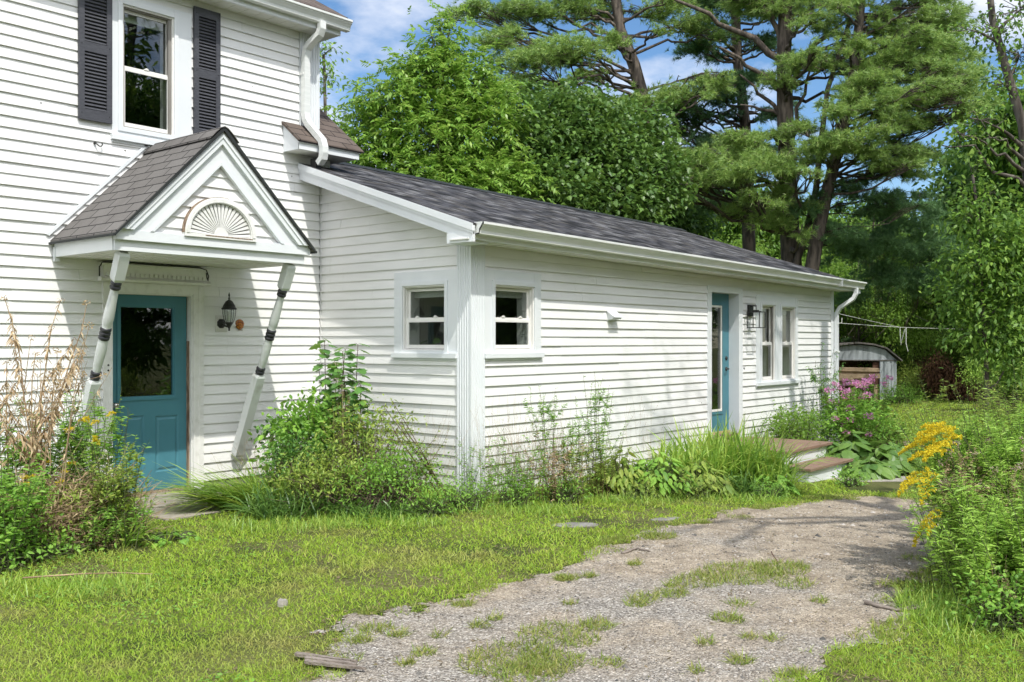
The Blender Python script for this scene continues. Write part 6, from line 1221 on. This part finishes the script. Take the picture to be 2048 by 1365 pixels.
def pine(name, label, trunk, r0, pads, mat='pine', nee=.18, wid=.014, dens=92, tn=22, seed=1, group=None, bark='barkred', limb_r=.2, dead=None, cat='pine tree'):
    """pads: (centre, (rx, ry, rz)) flattish sprays of needles carried by limbs"""
    rn = np.random.default_rng(seed); trunk = np.asarray(trunk, float); base = trunk[0].copy(); root = empty(name, base); tag(root, label, cat, group)
    va = VA(); one_tube(va, trunk, r0, r0 * .5, 12); T = []; TD = []
    for i, (c, R) in enumerate(pads):
        c = np.asarray(c, float); R = np.asarray(R, float); hz = np.linalg.norm(c[:2] - interp(trunk, c[2])[:2]); s = interp(trunk, min(trunk[-1, 2], max(base[2] + 1.5, c[2] - .18 * hz))); P = limb_path(s, c, 9, .07 * (-1) ** i, .10, seed * 31 + i); one_tube(va, P, r0 * limb_r, r0 * .06, 6)
        nb = int(10 + 7 * R[0]); out = unit((c - s)[None])[0]
        # branchlets fanning through the pad
        ends = c + unit(rn.normal(size=(nb, 3))) * R * (rn.random((nb, 1)) ** .35); st = P[rn.integers(5, 9, nb)]; mid = (st + ends) / 2 + np.array([0, 0, .10]); Q = np.stack([st, mid, ends], 1); tubes(va, Q, r0 * .07, r0 * .02, sides=4)
        n = int(dens * R[0] * R[1] * (.6 + R[2]) * 2.4); d = unit(rn.normal(size=(n, 3))); lob = .62 + .62 * (np.sin(d[:, 0] * 7 + i) * np.cos(d[:, 1] * 6 + 2 * i) * .5 + .5); q = c + d * R * (rn.random(n) ** .5 * lob)[:, None]; kc = ends[rn.integers(0, nb, n)]; q = np.where(rn.random((n, 1)) < .55, kc + (q - kc) * .42, q); q[:, 2] += .35 * R[2] * np.sin(q[:, 0] * 2.1 + i) * np.cos(q[:, 1] * 1.9)
        T.append(q); o = unit(q - s) * .8 + np.array([0, 0, .55]) + rn.normal(size=(n, 3)) * .35; TD.append(unit(o))
    if dead:
        for a, b, rr in dead: one_tube(va, limb_path(a, b, 8, .05, .1, seed), rr, rr * .35, 6)
    va.build('trunk', MT[bark], root, True, base)
    q = np.concatenate(T); d = np.concatenate(TD); q = np.repeat(q, tn, 0); d = np.repeat(d, tn, 0); n = len(q)
    off = rn.random((n, 1)) * nee * .45; Dd = unit(d * .8 + unit(rn.normal(size=(n, 3))) * .75); va = VA(); strips(va, q + d * off, Dd, hside(Dd, 1.3, rn), nee * rn.uniform(.7, 1.15, n), wid, [(0, 1), (1, 0)], .25)
    va.build('needles', G[mat], root, origin=base); return root
def AT(px, py, D): return at(px, py, D)
def tk(pts): 
    P = np.array([at(*q) for q in pts]); P = P[np.argsort(P[:, 2])]; g = P[0].copy(); g[2] = gz(g[0], g[1]) - .1
    return np.concatenate([[g], P])
def padlist(L, s=1.0, extra=0, seed=3):
    if extra:
        rn = random.Random(seed); E_ = []
        for px, py, D, rx, ry in L:
            for _ in range(extra): E_.append((px + rn.uniform(-.95, .95) * rx, py + rn.uniform(-1.1, 1.0) * ry, D + rn.uniform(-1.2, 1.4), rx * rn.uniform(.35, .65), ry * rn.uniform(.4, .75)))
        L = list(L) + E_
    return [(at(px, py, D), (rx / CF * D * s, rx / CF * D * .8 * s, ry / CF * D)) for px, py, D, rx, ry in L]
# bright ash like tree just behind the wing
broadleaf('ash_tree', 'bright green leafy tree rising behind the low wing left of the pines', tk([(885, 560, 21), (885, 330, 21), (880, 150, 21)]), .13,
          padlist([(880, 90, 21, 55, 62), (885, 175, 21, 110, 70), (800, 210, 20.5, 85, 75), (760, 300, 20.4, 90, 70), (870, 290, 20, 110, 70), (905, 45, 21, 26, 34), (860, 60, 21, 24, 26), (750, 190, 21, 30, 26), (700, 270, 21, 36, 30), (690, 330, 21, 40, 36), (930, 110, 21, 34, 26), (960, 250, 20.5, 90, 85), (900, 390, 20, 150, 70), (1000, 390, 20, 110, 70), (760, 360, 20, 70, 40), (970, 170, 21, 55, 60), (720, 240, 21, 55, 45), (830, 130, 21, 45, 40)]), (.13, .056), 66, 10, 'ash', seed=5, clus=.24, pinnate=3)
broadleaf('maple_tree', 'darker maple standing right behind the wing roof', tk([(1090, 560, 22), (1100, 300, 22)]), .16,
          padlist([(1080, 300, 21.6, 120, 90), (1150, 250, 22, 110, 80), (1060, 230, 22.5, 80, 60), (1200, 330, 22, 120, 100), (1120, 390, 21, 120, 60), (1260, 400, 21.6, 100, 60), (1280, 290, 23, 90, 90), (1330, 360, 22, 70, 70)]), (.115, .10), 90, 9, 'maple', seed=8, outline=MAPLE, clus=.20)
broadleaf('small_tree', 'thin tree top seen between the house corner and the sky', tk([(655, 420, 30), (650, 200, 30), (648, 110, 30)]), .08, padlist([(640, 110, 30, 38, 26), (655, 150, 30, 30, 22), (640, 180, 30, 26, 18), (668, 95, 30, 18, 14), (670, 260, 29, 30, 40)]), (.15, .08), 60, 8, 'ash', seed=9)
# the white pines
pine('white_pine', 'leftmost tall white pine with a dark bent trunk behind the leafy trees', tk([(1310, 560, 27), (1300, 330, 27), (1285, 195, 27), (1268, 130, 27), (1240, 60, 27), (1228, -30, 27), (1215, -190, 27)]), .24,
     padlist([(1130, 110, 25, 130, 34), (1060, 125, 24.6, 90, 26), (1010, 185, 25, 110, 26), (1150, 200, 25.4, 110, 26), (1060, 30, 26, 110, 22), (960, 20, 26, 80, 18), (1140, 10, 26.5, 90, 24), (1230, 90, 26, 60, 20), (1380, 60, 27, 80, 20), (1330, 20, 27, 90, 22), (1180, 260, 25.5, 90, 22), (1200, 30, 27.6, 80, 20), (990, 90, 25.5, 80, 20), (1110, 235, 25, 70, 20), (1350, 190, 26.5, 90, 26), (1420, 175, 26, 70, 24), (1230, 330, 26, 70, 22), (1170, 155, 27, 60, 20), (1260, 205, 26, 50, 18), (1080, -60, 26, 130, 26), (1280, -80, 27, 120, 30), (1180, -160, 27, 130, 34)], extra=2), 'pine', seed=21)
pine('white_pine', 'second white pine with a pale flaking trunk', tk([(1500, 560, 29), (1495, 400, 29), (1490, 250, 29), (1475, 120, 29), (1468, -40, 29), (1460, -220, 29)]), .22,
     padlist([(1400, 240, 28, 70, 22), (1445, 190, 27.6, 90, 26), (1330, 215, 28, 60, 14), (1440, 290, 28, 90, 22), (1380, 330, 27.5, 60, 16), (1440, 60, 29, 60, 20), (1520, 90, 29, 60, 18), (1410, 410, 28, 70, 20), (1460, 365, 28, 60, 20), (1550, 230, 29, 60, 18), (1420, -20, 29, 110, 24), (1530, -70, 29, 110, 26), (1470, -170, 29, 120, 34), (1400, 100, 28.5, 80, 20), (1500, 160, 28.5, 70, 18), (1450, 10, 29, 90, 22), (1370, 270, 28, 60, 16), (1520, 300, 28.5, 60, 18), (1540, 20, 29, 80, 22)], extra=3), 'pined', seed=22,
     dead=[(at(1490, 205, 29), at(1325, 320, 28), .06), (at(1488, 180, 29), at(1350, 260, 28), .05), (at(1480, 130, 29), at(1300, 40, 28), .06), (at(1492, 300, 29), at(1350, 410, 28), .07)])
pine('white_pine', 'largest white pine with a thick grey trunk in the middle of the stand', tk([(1585, 560, 26), (1580, 480, 26), (1575, 350, 26), (1570, 220, 26), (1568, 100, 26), (1572, -20, 26), (1570, -240, 26)]), .30,
     padlist([(1400, 320, 24, 120, 22), (1460, 350, 23.6, 120, 28), (1530, 330, 24, 110, 26), (1350, 360, 23.8, 70, 18), (1490, 290, 24.4, 90, 22), (1560, 390, 24.8, 70, 30), (1540, 440, 24.6, 70, 34), (1480, 430, 25, 60, 26), (1600, 130, 25, 70, 26), (1640, 40, 25.4, 80, 26), (1660, 120, 26, 70, 24), (1600, 0, 26, 110, 30), (1700, 150, 25.6, 70, 30), (1500, 10, 26, 90, 20), (1600, 260, 25.6, 60, 22), (1550, -100, 26, 160, 36), (1650, -150, 26, 140, 36), (1570, 165, 25.2, 50, 30)], extra=3), 'pine', seed=23,
     dead=[(at(1572, 125, 26), at(1350, 0, 25), .10), (at(1574, 190, 26), at(1440, 95, 25.5), .08), (at(1576, 245, 26), at(1480, 150, 26), .07), (at(1570, 150, 26), at(1690, 45, 25.5), .11), (at(1572, 130, 26), at(1535, -20, 26), .11), (at(1440, 345, 24), at(1265, 425, 22.5), .07), (at(1265, 425, 22.5), at(1262, 445, 22.5), .04), (at(1576, 330, 26), at(1620, 140, 25.6), .09), (at(1575, 235, 26), at(1480, 210, 26), .06)])
pine('white_pine', 'leaning white pine spreading right over the far yard', tk([(1620, 560, 25), (1635, 470, 25), (1650, 400, 25), (1668, 330, 25), (1690, 240, 25), (1712, 120, 25), (1722, 0, 25), (1725, -200, 25)]), .20,
     padlist([(1690, 290, 23.6, 110, 28), (1640, 300, 23.8, 80, 24), (1750, 310, 24, 100, 28), (1790, 340, 24.4, 90, 20), (1830, 320, 24, 70, 20), (1760, 225, 24, 100, 26), (1850, 195, 23.5, 110, 26), (1800, 190, 24, 100, 26), (1910, 180, 24, 80, 22), (1830, 130, 24.6, 110, 26), (1760, 140, 24.6, 80, 24), (1900, 110, 25, 80, 24), (1780, 60, 25, 90, 26), (1860, 60, 25, 80, 22), (1700, 200, 24, 60, 24), (1840, 10, 25, 100, 26), (1940, 150, 24.5, 60, 18), (1900, 240, 23.8, 50, 14), (1800, -70, 25, 160, 34), (1710, 20, 25, 80, 26), (1960, 205, 24, 50, 16), (1780, 100, 24.4, 80, 24), (1870, 85, 24.2, 80, 24), (1730, 170, 24, 70, 22), (1900, 40, 24.6, 80, 24), (1800, 250, 23.8, 80, 20), (1880, 150, 24, 70, 22), (1720, 90, 24.4, 60, 22)], extra=3), 'pine', seed=24)
pine('white_pine', 'slim double stemmed pine between the thick trunk and the leaning one', tk([(1580, 560, 25.5), (1612, 470, 25.5), (1632, 380, 25.5), (1640, 300, 25.5), (1655, 180, 25.5), (1700, 40, 25.5)]), .11,
     padlist([(1620, 420, 25, 60, 24), (1700, 380, 25, 60, 16), (1760, 400, 25, 90, 18), (1680, 470, 25, 80, 22)], extra=3), 'pined', seed=25)
pine('white_pine', 'dark hanging pine boughs right of the leaning trunk', tk([(1745, 560, 36), (1745, 480, 36), (1750, 400, 36)]), .05,
     padlist([(1780, 425, 25.5, 90, 26), (1840, 455, 26, 90, 26), (1880, 500, 27, 100, 26), (1790, 490, 26, 80, 26), (1720, 510, 26, 80, 22), (1860, 560, 28, 90, 30), (1760, 560, 28, 90, 30), (1700, 600, 28, 70, 24)], extra=3), 'pined', seed=26)
# right edge tree with a forked trunk
broadleaf('birch_tree', 'thin leaved tree with forked dark trunk at the top right corner', tk([(2075, 640, 17), (2060, 400, 17), (2045, 250, 17), (2010, 130, 17), (1985, 40, 17), (1975, -60, 17)]), .11,
          padlist([(1990, 60, 17, 60, 40), (2040, 110, 17, 60, 50), (2010, 170, 17, 60, 30), (1960, 240, 16.5, 60, 22), (1920, 270, 16.4, 50, 20), (1985, 275, 16.5, 40, 22), (2040, 20, 17, 70, 40), (1940, 60, 17, 50, 26), (1880, 290, 16.4, 26, 14)]), (.085, .06), 75, 8, 'deepwood', seed=31)
broadleaf('cherry_tree', 'leafy young tree with spiky top at the right edge of the yard', tk([(1975, 780, 15), (1965, 600, 15), (1955, 420, 15), (1945, 350, 15)]), .045,
          padlist([(1945, 350, 15, 28, 40), (1950, 430, 15, 60, 50), (2010, 480, 15, 70, 60), (1960, 530, 15, 80, 60), (2030, 580, 15, 80, 70), (1920, 600, 15.2, 60, 60), (1980, 660, 15, 90, 70), (1900, 540, 15.4, 45, 40), (2060, 480, 15, 70, 60), (2060, 700, 15, 70, 60), (1925, 395, 15, 22, 20), (1985, 385, 15, 30, 26)]), (.095, .05), 260, 9, 'deepwood', seed=33, clus=.18)
# shrubs beyond the far lawn
def far_bush(name, label, px, py, D, R, n, mat, leaf=(.09, .04), cat='shrub', **k):
    c = at(px, py, D); b = np.array([c[0], c[1], gz(c[0], c[1])]); return bush(name, label, c, (R[0] / CF * D, R[0] / CF * D * .8, R[1] / CF * D), n, 9, leaf, mat, cat=cat, clus=.3, base=b, **k)
far_bush('willow_shrub', 'silvery green shrub right of the metal shed', 1840, 700, 36, (60, 60), 520, 'rod', (.13, .04))
far_bush('goldenrod_bank', 'yellow green goldenrod bank beside the shed', 1835, 775, 33, (55, 40), 500, 'weedy', (.10, .03))
far_bush('dead_fern', 'rusty brown dead fern hanging before the far shrubs', 1880, 765, 32, (28, 45), 420, 'deadfern', (.13, .04), up=-1.2)
far_bush('dead_fern', 'rusty brown dead bracken low at the edge of the far lawn', 1935, 785, 32, (55, 24), 420, 'deadfern', (.12, .04), up=-.8)
far_bush('wild_shrub', 'bright green shrub behind the dead fern', 1905, 715, 36, (45, 40), 380, 'bright', (.12, .06))
far_bush('wild_shrub', 'pale olive shrub behind the goldenrod at the right', 1985, 755, 26, (60, 45), 520, 'rod', (.08, .03))
far_bush('wild_shrub', 'low green growth at the foot of the shed wall', 1800, 800, 30, (50, 22), 300, 'weed', (.08, .03))
far_bush('wild_shrub', 'dark green growth before the woods at the far right', 2030, 770, 24, (60, 60), 520, 'deepwood', (.09, .045))
# ---------------------------------------------------------------- woods: prototypes and copies
def copy_tree(root, loc, s, rz, label=None, group=None):
    r = root.copy(); COL.objects.link(r); r.location = loc; r.scale = (s, s, s * random.uniform(.92, 1.1)); r.rotation_euler = (0, 0, rz)
    if label: r['label'] = label
    if group: r['group'] = group
    for ch in list(root.children): c = ch.copy(); COL.objects.link(c); c.parent = r
    return r
LBL = {'deepwood': 'mid green broad tree in the woods behind the yard', 'bright': 'sunlit yellow green tree in the woods behind the yard', 'maple': 'dark green broad tree in the woods behind the yard'}
def proto_leaf(seed, H, mat, leaf): 
    rn = np.random.default_rng(seed); L_ = []
    for i in range(15):
        f = rn.random(); z = H * (.12 + .80 * f); R = H * .26 * math.sin(math.pi * min(1, .25 + .75 * (1 - f))) + .3; a = rn.random() * 6.28; L_.append(((math.cos(a) * R * .8, math.sin(a) * R * .8, z), (H * .16, H * .16, H * .11)))
    L_.append(((0, 0, H * .93), (H * .12, H * .12, H * .1)))
    return broadleaf('woodland_tree', LBL[mat], [(0, 0, -.3), (.1, 0, H * .4), (0, .1, H * .85)], H * .016, L_, leaf, per_m3=26, nleaf=7, mat=mat, seed=seed, clus=.42, group='trees of the woods', cap=460)
def proto_pine(seed, H):
    rn = np.random.default_rng(seed); L_ = []
    for i in range(22):
        f = i / 22; z = H * (.10 + .87 * f); R = H * .22 * (1.05 - f); a = i * 2.4; L_.append(((math.cos(a) * R, math.sin(a) * R, z), (H * .10 * (1.2 - f), H * .10 * (1.2 - f), .35)))
    return pine('woodland_pine', 'dark pine in the woods behind the yard', [(0, 0, -.3), (0, 0, H * .5), (0, 0, H)], H * .014, L_, 'pined', nee=.30, wid=.05, dens=30, tn=9, seed=seed, group='pines of the woods')
WL = [proto_leaf(101, 9, 'deepwood', (.24, .13)), proto_leaf(102, 8, 'bright', (.22, .12)), proto_leaf(103, 10, 'maple', (.26, .16))]; WP = [proto_pine(111, 11)]
spots = []
rnd = random.Random(77)
# (photo column, distance, kind, size)
for px, D, k, s in ((1120, 34, 0, 1.0), (1200, 38, 1, 1.05), (1290, 33, 2, .8), (1340, 40, 1, .9), (1420, 36, 1, .72), (1500, 40, 0, .8), (1545, 34, 1, .55), (1620, 42, 1, .72), (1680, 36, 1, .60), (1700, 46, 0, .95), (1760, 42, 1, .85), (1740, 38, 9, .55), (1800, 46, 9, .80), (1850, 42, 0, .72), (1830, 52, 1, 1.0), (1900, 50, 9, .85), (1890, 44, 2, .72), (1960, 48, 9, 1.0), (2010, 40, 0, .9), (2080, 36, 2, 1.0), (2150, 30, 0, 1.1), (2230, 34, 1, 1.0), (1650, 50, 0, .8), (1560, 50, 2, .8), (1460, 50, 0, .85), (1000, 40, 1, 1.0), (900, 42, 0, 1.0), (760, 45, 1, .8), (1720, 33.5, 1, .50), (1780, 36.5, 1, .50), (1810, 40, 1, .58), (1945, 38, 2, .62), (2300, 30, 2, 1.0), (1380, 48, 9, .9), (1250, 46, 0, 1.0)):
    spots.append((px, D, k, s))
first = {}
for px, D, k, s in spots:
    x, y = GP(px, D); z = gz(x, y); pr = WP[0] if k == 9 else WL[k]
    if k not in first: first[k] = 1; pr.location = (x, y, z); pr.scale = (s, s, s); pr.rotation_euler = (0, 0, rnd.random() * 6.28)
    else: copy_tree(pr, (x, y, z), s * rnd.uniform(.94, 1.06), rnd.random() * 6.28)
# tree line across the road, behind the viewer: mirrored in the panes and shading the drive
for x, y, k, s in ((2, -14, 0, 1.15), (7, -15, 1, 1.2), (12, -13, 2, 1.2), (17, -14, 0, 1.2), (22, -12, 1, 1.2), (27, -10, 2, 1.2), (-4, -15, 1, 1.1), (32, -7, 0, 1.2), (9.5, -18, 9, 1.2), (19, -17, 9, 1.3), (-9, -14, 2, 1.1), (14.5, -9.5, 1, .7), (20, -8, 2, .75), (-14, -10, 0, 1.1), (-18, -4, 1, 1.1), (25, -6, 0, .8)):
    copy_tree(WP[0] if k == 9 else WL[k], (x, y, gz(x, y)), s, rnd.random() * 6.28, 'roadside tree mirrored in the window panes' if k != 9 else 'roadside pine mirrored in the window panes', 'trees across the road')
# the shade tree to the right of the viewer
def bare(label, trunk, r0, limbs, lumps, seed): return broadleaf('shade_tree', label, trunk, r0, lumps, (.10, .06), 7, 7, 'ash', seed=seed, clus=.3)
bare('tall shade tree right of the drive whose boughs shade the gravel', [(8.0, -1.6, -.1), (8.0, -1.5, 3), (7.9, -1.4, 6), (8.2, -1.0, 8.4)], .26, None, [((5.5, -1.0, 8.2), (1.1, .7, .3)), ((6.6, -.4, 9.0), (.8, .4, .25)), ((8.8, -.2, 8.8), (1.0, .5, .3)), ((9.8, -1.2, 8.2), (1.1, .6, .4)), ((7.5, .2, 9.9), (.7, .4, .25)), ((8.9, -1.9, 7.6), (1.0, .6, .4)), ((4.6, -1.9, 8.8), (.7, .4, .25)), ((8.4, -.3, 11.4), (1.3, .8, .5)), ((9.8, .1, 10.8), (1.1, .7, .5))], 41)
bare('tall thin tree beyond the right edge shading the wing', [(14.4, 2.0, -.4), (14.4, 2.0, 4), (14.3, 2.1, 8), (14.35, 2.0, 10.6)], .25, None, [((13.5, 2.2, 10.3), (1.0, .8, .6)), ((15.0, 2.2, 11.0), (.9, .8, .6))], 42)
bare('slender tree by the road shading the paired window', [(12.9, .5, -.3), (12.8, .6, 5), (12.7, .7, 9), (12.4, .8, 10.6)], .22, None, [((11.9, .9, 11.0), (.9, .7, .5)), ((13.0, 1.4, 11.2), (.9, .6, .5)), ((11.2, .2, 12.2), (1.0, .7, .5))], 43)
# leaf litter under the trees beyond the lawn
